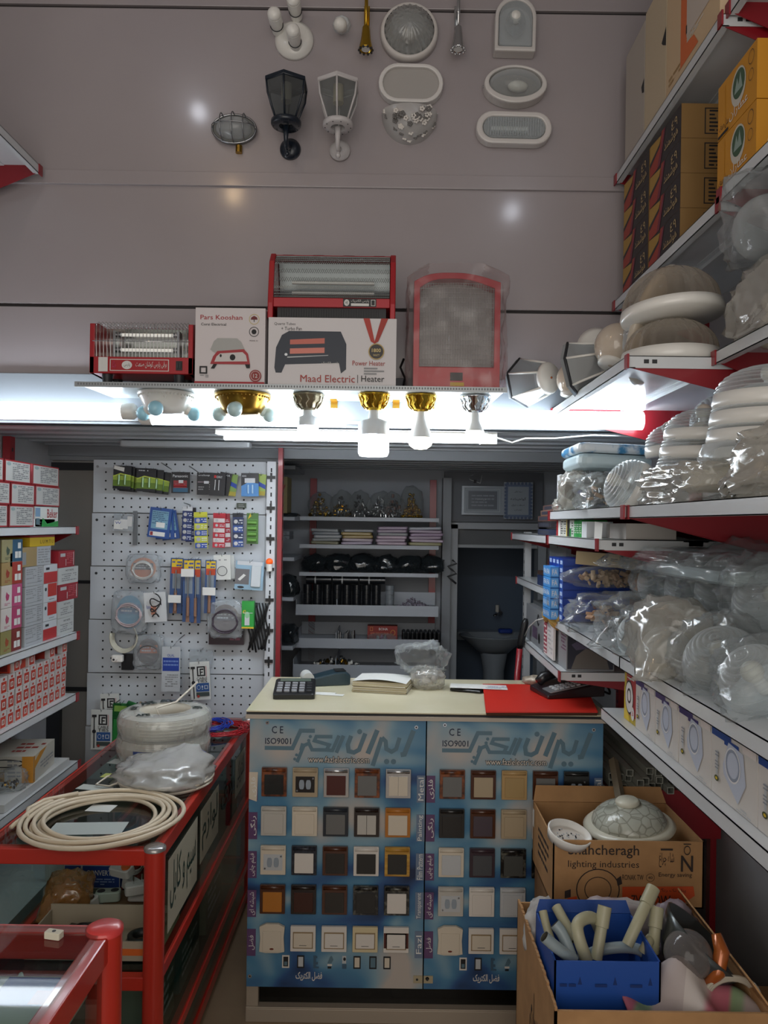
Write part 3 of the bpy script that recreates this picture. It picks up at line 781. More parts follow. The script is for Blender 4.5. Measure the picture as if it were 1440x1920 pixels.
# lanterns
def lantern(u, v, m, gl, label):
    """six-sided lantern on a wall arm; (u,v) is the middle of the glass body"""
    p = at(u, v, YW - .12)
    t = empty('wall_lantern', p, label, 'light')
    rt, rb, ht = .074, .036, .066
    def hx(r, z, k=6, a0=30): return [(r * cos(radians(a0 + 360 / k * i)), r * sin(radians(a0 + 360 / k * i)), z) for i in range(k)]
    b = MB(); b.lathe([(.001, ht + .012), (rt * .9, ht + .012), (rt + .004, ht + .006), (rt + .004, ht - .004), (rt - .006, ht - .004)], m, 6, RZ(30), smooth=False)
    b.build('cap', t)
    b = MB(); A, B, C = hx(rt, ht - .004), hx(rt * .93, ht * .3), hx(rb, -ht)
    for i in range(6): b.tube([A[i], B[i], C[i]], .0035, m, 6)
    for q in (A, C): b.tube(q, .004, m, 6, True)
    b.build('frame', t)
    b = MB(); k = .985
    V = [(x * k, y * k, z) for x, y, z in A + B + C]
    b.add(V, [(r * 6 + i, r * 6 + (i + 1) % 6, r * 6 + 6 + (i + 1) % 6, r * 6 + 6 + i) for r in (0, 1) for i in range(6)], gl); b.build('glass_panes', t)
    b = MB(); b.lathe([(.024, -ht - .012), (rb + .012, -ht - .012), (rb + .016, -ht - .006), (rb + .016, -ht + .004), (rb + .004, -ht + .01), (.024, -ht + .004), (.024, -ht - .012)], m, 24)
    for i in range(10): b.sphere(.0022, DARK, TR((rb + .008) * cos(i * .628), (rb + .008) * sin(i * .628), -ht - .012), 6, 4)
    b.build('collar', t)
    b = MB(); b.cyl(.018, ht - .06, ht, mat('#cbbfa8', .5), None, 16); b.build('socket', t)
    b = MB(); A = FR((0, .118, -ht - .035), (1, 0, 0), (0, 0, 1))
    b.lathe([(.001, .022), (.02, .02), (.036, .010), (.038, 0), (.001, 0)], m, 28, A); b.build('wall_plate', t)
    b = MB(); b.tube([(0, .10, -ht - .035), (0, .075, -ht - .05), (0, .04, -ht - .07), (0, .012, -ht - .075), (0, 0, -ht - .05), (0, 0, -ht - .012)], [.008, .007, .007, .007, .008, .012], m, 12)
    b.sphere(.009, m, TR(0, .035, -ht - .09), 12, 8); b.tube([(0, .04, -ht - .07), (0, .035, -ht - .085)], .005, m, 8)
    b.build('arm', t)
    return t
lantern(537, 194, mat('#16202c', .35, .1, .3), clear('lantern_glass', '#a0a6a8', .06, .05, .25), 'black six-sided wall lantern')
lantern(634, 197, mat('#c4c0c0', .35), clear('lantern_glass_pale', '#d0d4d2', .06, .05, .3), 'white six-sided wall lantern')
# triple socket lamp and single one
t = empty('triple_bulb_fixture', wall_T(552, 78), 'white round fixture with three screw bulbs at the top of the wall', 'light')
MB().lathe([(.001, .03), (.05, .028), (.068, .012), (.07, 0), (.001, 0)], WPL, 36, TR(0, 0, 0)).build('base', t)
for (dx, dy) in ((-37, 16), (5, 50), (6, -20)):
    A = TR(dx * S * .72, dy * S * .72, .03) @ FR((0, 0, 0), (1, 0, 0), (0, 0, 1)).inverted() if 0 else TR(dx * S * .8, dy * S * .8, .02)
    sk = MB().cyl(.021, 0, .05, WPL, A @ RX(0), 20).build('socket', t)
    MB().tube([(dx * S * .8 + .0225 * cos(q), dy * S * .8 + .0225 * sin(q), .05) for q in [i * .4 for i in range(16)]], .0016, DARK, 5, True).build('black_ring', sk)
    MB().cyl(.024, .05, .085, WPL, A, 20).sphere(.024, WPL, A @ TR(0, 0, .09), 18, 10, 1, 1, .8).build('bulb', sk)
t = empty('bulb_fixture', wall_T(641, 48), 'white single bulb on a faceted base at the top of the wall', 'light')
MB().lathe([(.001, .018), (.026, .018), (.032, .01), (.034, 0), (.001, 0)], LGREY, 8, None, smooth=False).build('base', t)
MB().cyl(.02, .018, .05, WPL, TR(0, -.01, 0) @ RX(25), 20).build('socket', t)
MB().cyl(.022, .05, .075, WPL, TR(0, -.01, 0) @ RX(25), 20).sphere(.023, WPL, TR(0, -.01, 0) @ RX(25) @ TR(0, 0, .085), 18, 10).build('bulb', t)
# two tube pendants
for (u, m, lb) in ((686, GOLD, 'gold'), (859, CHROME, 'silver')):
    p = at(u, 75, YW - .07)
    t = empty('rod_spotlight', p, '%s bell-shaped spotlight on a thin rod at the top of the wall' % lb, 'light')
    b = MB(); b.lathe([(.012, .045), (.013, .04), (.017, 0), (.024, -.03), (.025, -.034), (.021, -.034), (.014, .01)], m, 24, None, 1, 1, .04, 10); b.build('bell', t)
    b = MB()
    for i in range(10): b.sphere(.0042, DARK if lb == 'gold' else m, TR(.024 * cos(i * .628), .024 * sin(i * .628), -.036), 8, 5)
    b.cyl(.015, -.034, -.026, WHITE, None, 16); b.build('rim', t)
    MB().tube([(0, 0, .045), (0, 0, .15), (0, .01, .17)], .0042, m, 10).build('rod', t)
    MB().box(-.006, .006, .0, .068, .10, .15, m).box(-.01, .01, .062, .07, .06, .16, m).build('wall_clip', t)
# round glass light
RIBG = clear('cut_glass', '#c6c8c6', .32, .12, .35, .5, 60, '#c9cac8', .1)
t = empty('round_wall_light', wall_T(767, 67), 'round wall light with a radially ribbed glass bowl', 'light')
r = 54 * S
MB().lathe([(r * .86, .034), (r * .93, .036), (r * .99, .026), (r, 0), (r * .86, 0)], mat('#cdc8c4', .35), 56).build('rim', t)
MB().lathe([(r * .87, .02), (r * .8, .045), (r * .6, .07), (r * .35, .084), (.001, .09)], RIBG, 144, None, 1, 1, .035, 24).build('glass_bowl', t)
MB().sphere(.028, WPL, TR(0, -.02, .035), 16, 10).build('bulb', t)
MB().cyl(r * .85, .0, .004, LGREY, None, 40).build('back_plate', t)
# oval frame light
t = empty('oval_wall_light', wall_T(770, 165), 'white oval framed wall light with a flat opal panel', 'light')
def stad(rx, ry, n=12):
    return [(rx - ry + ry * cos(a), ry * sin(a)) for a in [radians(-90 + 180 * i / n) for i in range(n + 1)]] + [(-rx + ry + ry * cos(a), ry * sin(a)) for a in [radians(90 + 180 * i / n) for i in range(n + 1)]]
MB().ring(stad(60 * S, 36 * S), stad(52 * S, 29 * S), .035, mat('#d9d6d3', .3)).build('frame', t, bev=.004)
MB().prism(stad(54 * S, 31 * S), .022, mat('#a8a4a0', .45)).build('opal_panel', t)
# half bowl with flowers
t = empty('half_round_wall_light', wall_T(768, 216), 'half-round frosted glass wall light with an etched flower band', 'light')
r = 52 * S
MB().lathe([(r, 0), (r * .97, .03), (r * .86, .05), (r * .6, .07), (r * .3, .08), (.001, .083)], FROST, 40, SCL(1, 1.08, 1), arc=pi, a0=pi).build('glass_shade', t)
b = MB(); rr = random.Random(3)
for i in range(46):
    a = pi + rr.uniform(.08, pi - .08); q = rr.uniform(.45, .95); z = .083 * (1 - q ** 3) + .014
    for k in range(5): b.sphere(.005, mat('#ddd8d2', .4) if i % 2 else mat('#6e6c6a', .5), TR(r * q * cos(a) + .006 * cos(k * 1.257), 1.08 * r * q * sin(a) + .006 * sin(k * 1.257), z), 6, 4, 1, 1, .5)
b.build('flower_relief', t)
MB().box(-r, r, -.004, .0, 0, .02, LGREY).build('back_plate', t)
# arched bulkhead
t = empty('arched_bulkhead_light', wall_T(963, 60), 'white arched bulkhead light with a clear ribbed glass, top right of the wall', 'light')
def arch(w, h, n=14): return [(-w, -h), (w, -h), (w, h - w)] + [(w * cos(a), h - w + w * sin(a)) for a in [pi * i / n for i in range(1, n)]] + [(-w, h - w)]
MB().ring(arch(38 * S, 51 * S), arch(31 * S, 42 * S), .05, mat('#cbc7c4', .3), ).build('frame', t, bev=.005)
MB().prism(arch(34 * S, 47 * S), .01, mat('#bdb9b6', .5)).build('back_plate', t)
b = MB()
for i in range(9):
    k = 1 - i / 10; b.lathe([(.03 * k + .004, .05), (.03 * k + .006, .045), (.03 * k + .004, .04)], DOMEG, 24, TR(0, .004, 0), 1, 1.35)
b.prism(arch(30 * S, 41 * S), .03, DOMEG, TR(0, 0, .02)); b.build('ribbed_glass', t)
MB().sphere(.022, WPL, TR(0, .03, .035), 14, 8).build('bulb', t)
# eye-shaped bulkhead
t = empty('eyelid_bulkhead_light', wall_T(963, 171), 'white oval bulkhead light with an eyelid rim and clear glass', 'light')
MB().ring(oval(58 * S, 35 * S, 40), [(x, y + 3 * S) for x, y in oval(49 * S, 27 * S, 40)], .05, mat('#cfcbc8', .3)).build('frame', t, bev=.005)
MB().sphere(1, DOMEG, TR(0, 3 * S, .025) @ SCL(49 * S, 27 * S, .055), 32, 16).build('glass', t)
MB().prism(oval(52 * S, 30 * S, 40), .006, mat('#8e8a84', .4)).build('back_plate', t)
MB().sphere(.02, mat('#dcd8cc', .3), TR(.01, 0, .03) @ RY(90), 14, 8, 1, 1, 1.8).build('bulb', t)
MB().sphere(.006, CHROME, TR(-57 * S, 1 * S, .02), 8, 5).sphere(.006, CHROME, TR(57 * S, 1 * S, .02), 8, 5).build('screws', t)
# long oval bulkhead
t = empty('long_bulkhead_light', wall_T(961, 249), 'long white oval bulkhead light with ribbed glass, lowest right on the wall', 'light')
MB().ring(stad(70 * S, 30 * S), stad(58 * S, 20 * S), .04, mat('#d2cecb', .3)).build('frame', t, bev=.006)
b = MB(); b.prism(stad(57 * S, 19 * S), .008, DOMEG, None, .03)
for i in range(22): b.cyl(.0022, -16 * S, 16 * S, DOMEG, TR(-48 * S + i * 4.6 * S, 0, .042) @ RX(90), 6)
b.build('ribbed_glass', t)
MB().prism(stad(60 * S, 22 * S), .006, mat('#a7a39e', .4)).build('back_plate', t)
MB().cyl(.011, -.08, .05, WPL, TR(0, 0, .022) @ RY(90), 14).build('bulb', t)
# ---------------------------------------------------------------- right wall goods
# tall white cartons on the topmost shelf
PW = mat('#b7aea4', .6); PB = mat('#d2b793', .6)
ys = [(2.44, 2.665, 1.63), (2.255, 2.435, 1.635)]
carton('tall_carton', .80, 1.08, 2.47, 2.665, ZA, EYE + 1.63, PW, {'-x': [('p', [(.86, .48), (1, .52), (1, .40), (.9, .42)], INK)]}, 'tall grey-white carton furthest back on the topmost right shelf')
carton('tall_carton', .80, 1.08, 2.275, 2.462, ZA, EYE + 1.645, mat('#c9b89c', .6), {'-x': [('p', [(.8, .53), (1, .60), (1, .46), (.86, .50)], INK)]}, 'tall cream carton in the middle of the topmost right shelf')
carton('tall_carton', .80, 1.08, 1.90, 2.268, ZA, EYE + 1.72, PB, {'-x': [('r', .30, .42, .09, 1, ORG), ('p', [(.42, .09), (.64, .09), (.56, .17), (.42, .19)], ORG), ('r', .42, .95, .22, .95, mat('#c9bdb2', .6)), ('L', .43, .75, .18, .22, 3, PAPER), ('r', .41, .43, .24, .29, INK), ('L', .06, .3, .08, .14, 2, TAN)]}, 'tall peach carton with orange corner stripe on the topmost right shelf')
# dark printed boxes
DK = mat('#2b2528', .5); KB = mat('#8a6a3c', .7); MAR = mat('#a3392a', .5); OLV = mat('#b08a3a', .5); MGT = mat('#7a2a3e', .5)
dd = {'-x': [('r', 0, 1, 0, 1, DK), ('p', [(0, 0), (.30, 0), (.42, .45), (.46, 1), (.40, 1), (.33, .62), (0, .38)], MAR), ('p', [(0, .42), (.32, .66), (.38, .9), (.0, 1.0)], OLV), ('p', [(0, .30), (.34, .60), (.42, 1), (.36, .72), (0, .44)], DK),
      ('p', [(.26, 0), (.36, 0), (.52, .95), (.48, 1)], MGT), ('t', .72, .9, .55, .82, '٤٩', mat('#c2a878', .5)), ('t', .5, .92, .16, .5, fa('هوشمند'), mat('#c2a878', .5))],
      '-y': [('f', .25, .8, .12, .88, .03, INK), ('L', .3, .76, .18, .85, 6, INK)]}
h = .0975; k = 0
for c, (y0, y1) in enumerate(((2.145, 2.40), (2.41, 2.665))):
    for r in range(4):
        carton('printed_carton', .80, 1.06, y0, y1, ZB + r * h, ZB + (r + 1) * h - .001, KB, dd, 'black red and gold striped carton, %s stack, %s up from the shelf' % (('near', 'far')[c], ORD[r]), 'box', 'black and red striped cartons')
# yellow boxes
YB = mat('#c98a1e', .5); YBS = mat('#8c5c14', .6)
yd = {'-x': [('p', [(.0, .0), (.2, .0), (.2, .9), (0, 1)], YB), ('e', .55, .58, .19, .33, mat('#c9c4b8', .5)), ('e', .56, .62, .155, .25, mat('#3d5a42', .5)), ('p', [(.45, .5), (.52, .75), (.56, .6), (.6, .8), (.66, .5)], mat('#8fa39a', .5)),
       ('t', .05, .3, .1, .28, fa('مدل صدف'), INK), ('t', .33, .8, .1, .3, fa('عطاران'), PAPER), ('r', .02, .3, .02, .07, INK), ('o', .88, .8, .07, .12, .1, INK), ('o', .88, .5, .06, .1, .1, INK)],
      '-y': [('r', .12, .3, .1, .42, LGREY), ('o', .18, .3, .08, .16, .1, PAPER), ('r', .35, .6, .1, .42, LGREY)]}
for r in range(2):
    carton('shell_lamp_carton', .80, 1.05, 1.70, 1.90, ZB + .022 + r * .135, ZB + .022 + (r + 1) * .135 - .002, YB, yd, 'yellow lamp carton on the upper right shelf, %s of the pair' % ('lower', 'upper')[r], 'box', 'yellow lamp cartons')
# lamps: builders
def dome_parts(t, r, h, ribs=9, base=.03, m=DOMEG, wm=WPL, conc=True, A=Matrix.Identity(4)):
    MB().lathe([(.001, 0), (r * 1.05, 0), (r * 1.08, base * .4), (r * 1.05, base), (r * .98, base), (r * .98, base * .9), (.001, base * .9)], wm, 40, A).build('base_ring', t)
    pr = []
    for i in range(73):
        a = pi / 2 * i / 72; rr_ = r * cos(a); z = base + h * sin(a)
        w = (r * .045 * abs(sin(i * pi * ribs / 72)) if conc else 0)
        pr.append((max(.001, rr_ + w * cos(a)), z + w * sin(a)))
    MB().lathe(pr if conc else pr[::4], m, 40 if conc else 120, A, 1, 1, 0 if conc else .03, 20).build('dome', t)
    if conc: MB().cyl(.012, base, base + .03, WHITE, A, 12).sphere(.02, mat('#d9d4c6', .35), A @ TR(0, 0, base + .045), 12, 8).build('socket', t)
def bag_lamp(x, y, z, r, h, tilt, label, seed, tail=None, m=BAG, wrap=1.22, wm=None):
    """ribbed dome lamp inside a crumpled clear bag"""
    t = empty('wrapped_dome_lamp', TR(x, y, z), label, 'lamp', 'ribbed dome lamps in clear bags')
    A = TR(0, 0, r * .55) @ tilt @ TR(0, 0, -h * .4)
    dome_parts(t, r, h, 9, .028, DOMEG, wm or mat('#cdd6da', .35), A=A)
    b = MB(); crumple(b, r * wrap, r * wrap * 1.05, r * wrap * .85, m, TR(0, 0, r * wrap * .66), seed, .13, 7, 4, tail)
    b.build('plastic_bag', t)
    return t
LT = RY(-38) @ RX(14)
# upper layer, far to near
spec = [(.80, 2.23, -.205, .072, .075, LT, 'ribbed dome in a clear bag, farthest of the upper row'),
        (.82, 2.05, -.205, .078, .085, RY(-20) @ RX(20), 'ribbed dome in a clear bag, second of the upper row'),
        (.84, 1.86, -.20, .092, .10, RY(-25) @ RX(20), 'ribbed dome in a clear bag, third of the upper row'),
        (.83, 1.63, -.215, .094, .10, RY(-35) @ RX(15), 'large ribbed dome in a clear bag at the right edge, upper row')]
for i, (x, y, h_, r, hh, A, lb) in enumerate(spec): bag_lamp(x, y, EYE + h_, r, hh, A, lb, 10 + i, (-.5, -.6, -.5, .03))
spec = [(.655, 1.97, .062, .06, RY(-30) @ RX(20), 'bagged ribbed dome low at the front edge, left of the cloudy bag'),
        (.68, 1.55, .078, .08, RY(-28) @ RX(25), 'bagged ribbed dome at the shelf edge, right of the cloudy bag'),
        (.665, 1.355, .070, .085, RY(-40) @ RX(10), 'bagged ribbed dome at the shelf edge in the right margin'),
        (.86, 1.50, .080, .08, RY(-30) @ RX(10), 'bagged ribbed dome behind the front row at right')]
for i, (x, y, r, hh, A, lb) in enumerate(spec): bag_lamp(x, y, ZE + .001, r, hh, A, lb, 20 + i, (-.7, -.5, -.4, .05))
bag_lamp(.86, 1.98, ZE + .001, .085, .07, RX(10), 'bagged dome lying under the upper row, far one', 31, None, BAGM)
bag_lamp(.86, 1.74, ZE + .001, .085, .07, RX(10), 'bagged dome lying under the upper row, near one', 32, None, BAGM)
def loose_bag(x, y, z, rx, ry, rz, label, seed, m=BAG, rot=0, tail=None, amp=.2, name='plastic_bag', inner=None, cat='bag', group=None, sub=4, kk=7):
    b = MB(); crumple(b, rx, ry, rz, m, TR(0, 0, rz * .8) @ RZ(rot), seed, amp, kk, sub, tail, boxy=.8)
    if inner:
        t = empty(name, TR(x, y, z), label, cat, group); b.build('bag_film', t)
        inner(t); return t
    o = b.build(name); o.location = (x, y, z)
    return tag(o, label, cat, group)
def blob(mm, n, s, rx, ry, rz, seed, nm='contents', shape='cyl'):
    def f(t):
        rr = random.Random(seed); b = MB()
        for i in range(n):
            d = Vector((rr.gauss(0, 1), rr.gauss(0, 1), rr.gauss(0, 1))).normalized() * rr.random() ** .4
            A = TR(d.x * rx, d.y * ry, rz * .85 + d.z * rz * .75) @ RZ(rr.uniform(0, 360)) @ RX(rr.uniform(0, 180)); m = rr.choice(mm); q = s * rr.uniform(.6, 1.3)
            if shape == 'cyl': b.cyl(q * .5, -q, q, m, A, 8)
            elif shape == 'ball': b.sphere(q, m, A, 8, 6)
            elif shape == 'box': b.box(-q, q, -q * .6, q * .6, -q * .25, q * .25, m, A)
        o = b.build(nm, t); o['kind'] = 'stuff'
    return f
def disc_inner(r, m):
    def f(t):
        MB().lathe([(.001, 0), (r, 0), (r * 1.02, .012), (r * .95, .02), (.001, .022)], m, 32, TR(0, 0, .03) @ RY(-25) @ RX(20)).build('lamp_base', t)
        MB().lathe([(r * .8, .02), (r * .6, .05), (.001, .06)], DOMEG, 32, TR(0, 0, .03) @ RY(-25) @ RX(20)).build('dome', t)
    return f
loose_bag(.635, 1.74, ZE + .001, .085, .12, .085, 'cloudy plastic bag bulging over the shelf edge between the ribbed domes', 41, BAGM, 0, (-.6, -.6, -.5, .06), .12, inner=disc_inner(.07, mat('#b7b2a4', .5)))
loose_bag(.655, 1.60, ZE + .001, .055, .08, .028, 'flat crumpled bag end lying along the front shelf lip', 42, BAGM, 10)
loose_bag(.70, 2.15, ZE + .001, .10, .11, .07, 'crumpled clear bag of grey switch bases near the middle of the shelf', 43, BAG, 0, (-.7, -.4, -.5, .08), .2, inner=blob([DARK, GREY, LGREY], 26, .02, .08, .09, .055, 4, 'switch_bases', 'box'))
loose_bag(.70, 2.42, ZE + .001, .115, .13, .062, 'clear bag of copper and cream fittings at the far shelf end', 44, BAG, 0, (-.8, -.5, -.3, .06), .18, inner=blob([COPPER, mat('#c9a98c', .5), STEEL, mat('#b98a66', .5)], 40, .015, .09, .10, .05, 5, 'fittings', 'box'))
loose_bag(.69, 2.66, ZE + .03, .10, .08, .05, 'knotted clear bag at the far left end of the bag heap', 45, BAG, 0, (-1, -.3, -.1, .05), .18, inner=blob([mat('#b98a76', .5), GREY], 20, .018, .08, .06, .04, 6, 'fittings', 'box'))
loose_bag(.735, 2.50, ZE + .125, .14, .07, .04, 'long clear bag of woven beige net lying on the heap', 46, BAG, 4, (-1, -.2, 0, .04), .08, inner=blob([mat('#c3a88c', .7), mat('#a98a70', .7)], 70, .012, .12, .055, .03, 7, 'net_roll', 'cyl'))
loose_bag(.80, 2.36, ZE + .12, .035, .035, .03, 'small crumpled copper-coloured foil beside the upper domes', 47, mat('#b8743c', .2, .8), 0, None, .3, 'foil_scrap', cat='foil')
# long wrapped lamp tray on top of the heap (under the eye-level shelf)
def tray(t):
    MB().rbox(.24, .58, .03, .02, mat('#aebabd', .4), TR(.03, -.02, .012) @ RY(-3)).build('lamp_tray', t)
loose_bag(.81, 1.93, EYE - .13, .14, .36, .042, 'long wrapped lamp fixtures lying over the upper domes', 48, BAG, 0, (-.5, .8, 0, .05), .16, inner=tray, sub=5)
loose_bag(.78, 2.22, EYE - .118, .10, .10, .045, 'bunched end of the plastic wrapping near the two-hole shelf end', 49, BAG, 0, (-1, .2, -.3, .06), .25)
# blue long cartons stacked at the far end
BL = mat('#1b3f9e', .35, 0, .2); k = 0
bd = {'-x': [('r', .2, .85, .25, .8, mat('#8fb0e6', .4)), ('L', .25, .8, .3, .75, 2, PAPER)], '-y': [('r', 0, 1, .1, .14, mat('#0e2560', .4)), ('t', .36, .42, .4, .6, 'CE', mat('#5a7fcf', .4)), ('L', .55, .7, .4, .55, 1, mat('#5a7fcf', .4))]}
for c in range(4):
    for r in range(8):
        if c and r < 2: continue
        carton('blue_light_carton', .578, .80, 2.545 + c * .056, 2.598 + c * .056, ZE + .002 + r * .0262, ZE + .0275 + r * .0262, BL, bd, 'long blue carton at the far shelf end, %s column from the front, %s layer up' % (ORD[c], ORD[r]), 'box', 'stacked long blue cartons')
for c in range(2):
    for r in range(4):
        carton('grey_light_carton', .805 + c * .13, .93 + c * .13, 2.56, 2.74, ZE + .08 + r * .031, ZE + .109 + r * .031, mat('#6f7684', .5), {'-y': [('r', 0, 1, 0, .22, mat('#1c2a5c', .5)), ('L', .1, .8, .4, .8, 2, LGREY)]}, 'grey carton with dark blue edge, %s column, %s layer, right of the blue ones' % (('left', 'right')[c], ORD[r]), 'box', 'grey cartons beside the blue ones')
LB = mat('#3f8ad0', .4)
for r in range(5):
    carton('blister_pack', .548, .577, 2.60, 2.72, ZE + .003 + r * .036, ZE + .037 + r * .036, LB, {'-y': [('r', .1, .9, .1, .9, mat('#6fb0e0', .4)), ('b', .2, .8, .25, .75, 'FA', PAPER)], '-x': [('b', .1, .45, .25, .75, 'FA', PAPER), ('b', .55, .9, .25, .75, 'FA', PAPER)]}, 'light blue blister pack left of the blue cartons, %s from the bottom' % ORD[r], 'packet', 'light blue blister packs')
o = carton('fluted_carton', -.15, .15, -.03, .03, 0, .042, mat('#b3a07c', .6), {'-x': [('r', .1, .9, .1, .9, mat('#d3d39a', .5)), ('L', .15, .85, .2, .8, 4, mat('#7a9a3a', .5))], '-y': [('t', .26, .33, .25, .8, 'CE', INK), ('L', .36, .44, .3, .7, 3, INK), ('r', .5, .95, .75, 1, mat('#8a9a3a', .5))]}, 'long beige carton with olive label lying on the net bag')
o.location = (.755, 2.47, ZE + .188); o.rotation_euler = (0, radians(4), radians(-16))
# packets between the two eye-level shelves
x = 2.76
for i, (w, h_, c, lb, dk) in enumerate(((.07, .055, '#a3262c', 'red and white', [('r', .5, 1, 0, 1, PAPER)]), (.05, .06, '#cfcfc6', 'white printed', [('L', .1, .9, .1, .9, 6, INK)]), (.05, .06, '#cfcfc6', 'white yellow-edged', [('r', .8, 1, 0, 1, YEL), ('L', .1, .7, .1, .9, 6, INK)]), (.035, .06, '#2a2422', 'dark brown', []), (.06, .055, '#d5dad2', 'white and green', [('r', .0, .4, 0, .5, GREEN), ('L', .5, .9, .1, .9, 5, DARK)]), (.03, .055, '#2f9a44', 'bright green', [('L', .1, .9, .2, .8, 5, PAPER)]), (.035, .055, '#1f8a3c', 'second green', [('L', .1, .9, .2, .8, 5, PAPER)]), (.035, .055, '#2f9a44', 'third green', [('L', .1, .9, .2, .8, 5, PAPER)]), (.06, .05, '#d9dde0', 'plain white', []))):
    carton('small_packet', .60, .68, x - w, x - .001, ZD2 + .001, ZD2 + h_, mat(c, .5), {'-x': dk}, lb + ' packet on the shelf under the blue patterned bag', 'packet', 'packets under the blue patterned bag'); x -= w
o = MB().prism([(0, 0), (.04, .002), (.045, .05), (.004, .055)], .0008, PAPER, TR(.598, 2.24, ZD2 - .005) @ FR((0, 0, 0), (.3, -1, 0), (0, 0, 1))).build('paper_slip'); tag(o, 'white paper slip standing at the near end of the green packets', 'paper')
for i in range(3):
    carton('grey_carton', .66, .8, 2.14 + i * .17, 2.30 + i * .17, ZD2 + .001, ZD2 + .045, mat('#b9b4ae', .6), {}, 'low grey-white carton behind the packets, %s from the near end' % ORD[i], 'box', 'low grey-white cartons')
carton('bottle_carton', .60, .75, 2.70, 2.755, ZD + .001, ZD + .13, mat('#d3d6da', .5), {'-x': [('r', .5, .8, .1, .7, INK), ('r', .1, .45, 0, .15, RED)], '-y': [('r', .1, .4, .3, .8, INK), ('L', .5, .9, .2, .9, 6, mat('#7a4a8a', .5))]}, 'white carton with black bottle print at the far end of the upper bag shelf')
# eye-level shelf: blue patterned bag, crumpled bag, domes
b = MB(); b.mats = []
BPM = noisy('blue_patterned_film', '#d5dfe6', '#3f86b8', 16, .35, .2, lo=.5, hi=.58)
b.rbox(.24, .27, .03, .03, BPM, TR(0, 0, 0) @ RY(2)); b.rbox(.235, .26, .045, .04, mat('#b9cdd4', .4), TR(0, 0, -.047) @ RY(2))
o = b.build('patterned_parcel', bev=.004); o.location = (.70, 2.50, ZD + .175)
tag(o, 'flat parcel with blue swirl pattern lying on the heap of bags', 'parcel')
loose_bag(.665, 2.57, ZD + .001, .085, .11, .075, 'pale crumpled plastic bundle with a blue label under the swirl-patterned parcel', 51, BAGM, 0, (-.8, -.4, .2, .03), .2, inner=blob([mat('#bfc8cc', .5), BLUE, mat('#8a9498', .5)], 24, .022, .06, .08, .06, 9, 'contents', 'box'))
loose_bag(.66, 2.36, ZD + .001, .08, .12, .06, 'sparkling crumpled bag of small clips near the shelf joint', 52, BAG, 0, (-.6, -.5, -.6, .07), .22, inner=blob([STEEL, mat('#a58a70', .4), GREY], 40, .01, .06, .09, .045, 10, 'clips'))
loose_bag(.62, 2.70, ZD + .001, .04, .05, .025, 'small white crumpled bag at the far left tip of the upper bag shelf', 53, BAGM)
def dome_lamp(x, y, z, r, h, A, label, m=DOMEG, ribs=9, conc=True, base=.03, wm=WPL, grp=None):
    t = empty('dome_lamp', TR(x, y, z) @ A, label, 'lamp', grp); dome_parts(t, r, h, ribs, base, m, wm, conc); return t
dome_lamp(.70, 2.17, ZD + .05, .075, .06, RY(-65) @ RX(0), 'white-backed ribbed dome lamp tilted forward on the stack, left of the big bag')
dome_lamp(.80, 2.18, ZD + .155, .068, .055, RY(-8), 'clear swirl-ribbed dome lamp on the white ring stack')
for i in range(3): dome_lamp(.765 + .01 * i, 1.93, ZD + .075 + .045 * i, .088, .05, RX(2), 'white-rimmed clear dome in the left stack on the eye-level shelf, %s from below' % ORD[i], grp='stacked clear domes')
for i in range(4): dome_lamp(.80 + .006 * i, 1.66, ZD + .085 + .04 * i, .108, .058, RX(1), 'white-rimmed clear dome in the big stack on the eye-level shelf, %s from below' % ORD[i], grp='stacked clear domes', base=.035)
for i in range(3): dome_lamp(.98 - .05 * i, 1.99, ZD + .17 + .02 * i, .07, .07, RY(-70), 'clear dome lamp on edge under the upper shelf, %s from the right' % ORD[i], grp='domes standing on edge')
loose_bag(.715, 1.70, ZD + .001, .12, .22, .052, 'large milky bag of lamps spilling over the eye-level shelf', 54, BAGM, 0, (-.6, .3, -.8, .05), .13, inner=lambda t: (MB().rbox(.14, .3, .06, .03, mat('#c5b79c', .5), TR(.03, -.05, .03)).build('lamp_bases', t), MB().lathe([(.05, 0), (.06, .02), (.05, .05), (.001, .06)], DOMEG, 30, TR(-.02, -.12, .07)).build('clear_bowl', t)), sub=5)
loose_bag(.80, 1.33, ZD + .001, .17, .17, .085, 'big beige-tinted bag of globes at the right edge of the eye-level shelf', 55, BAGM, 0, (-.8, .2, -.4, .04), .11, inner=lambda t: (MB().sphere(.09, mat('#b99b74', .5), TR(.02, .03, .1)).build('globe', t), MB().rbox(.16, .04, .05, .01, DOMEG, TR(-.06, -.1, .05)).build('ribbed_glass', t)), sub=5)
# upper deep shelf: globes, lanterns, big domes
def small_lantern(x, y, z, A, label):
    t = empty('bulkhead_lantern', TR(x, y, z) @ A, label, 'lamp')
    r = .082
    b = MB(); b.lathe([(r * .62, 0), (r * .64, .02), (r, .10), (r * 1.04, .11), (r * 1.0, .125), (.001, .13)], clear('lantern_smoke', '#9fa8ac', .25, .06), 6, RZ(15), smooth=False); b.build('glass_panes', t)
    b = MB()
    for i in range(6):
        a = radians(15 + 60 * i); b.tube([(r * .64 * cos(a), r * .64 * sin(a), 0), (r * 1.0 * cos(a), r * 1.0 * sin(a), .11)], .004, WPL, 6)
    b.tube([(r * 1.02 * cos(radians(15 + 60 * i)), r * 1.02 * sin(radians(15 + 60 * i)), .11) for i in range(6)], .005, DARK, 6, True)
    b.build('frame', t)
    MB().lathe([(.001, -.014), (.048, -.014), (.054, -.006), (.054, .004), (.001, .006)], WPL, 30).sphere(.004, COPPER, TR(0, .0, -.015), 8, 6).build('end_plate', t)
    MB().cyl(.02, .02, .09, DARK, None, 14).build('socket', t)
    return t
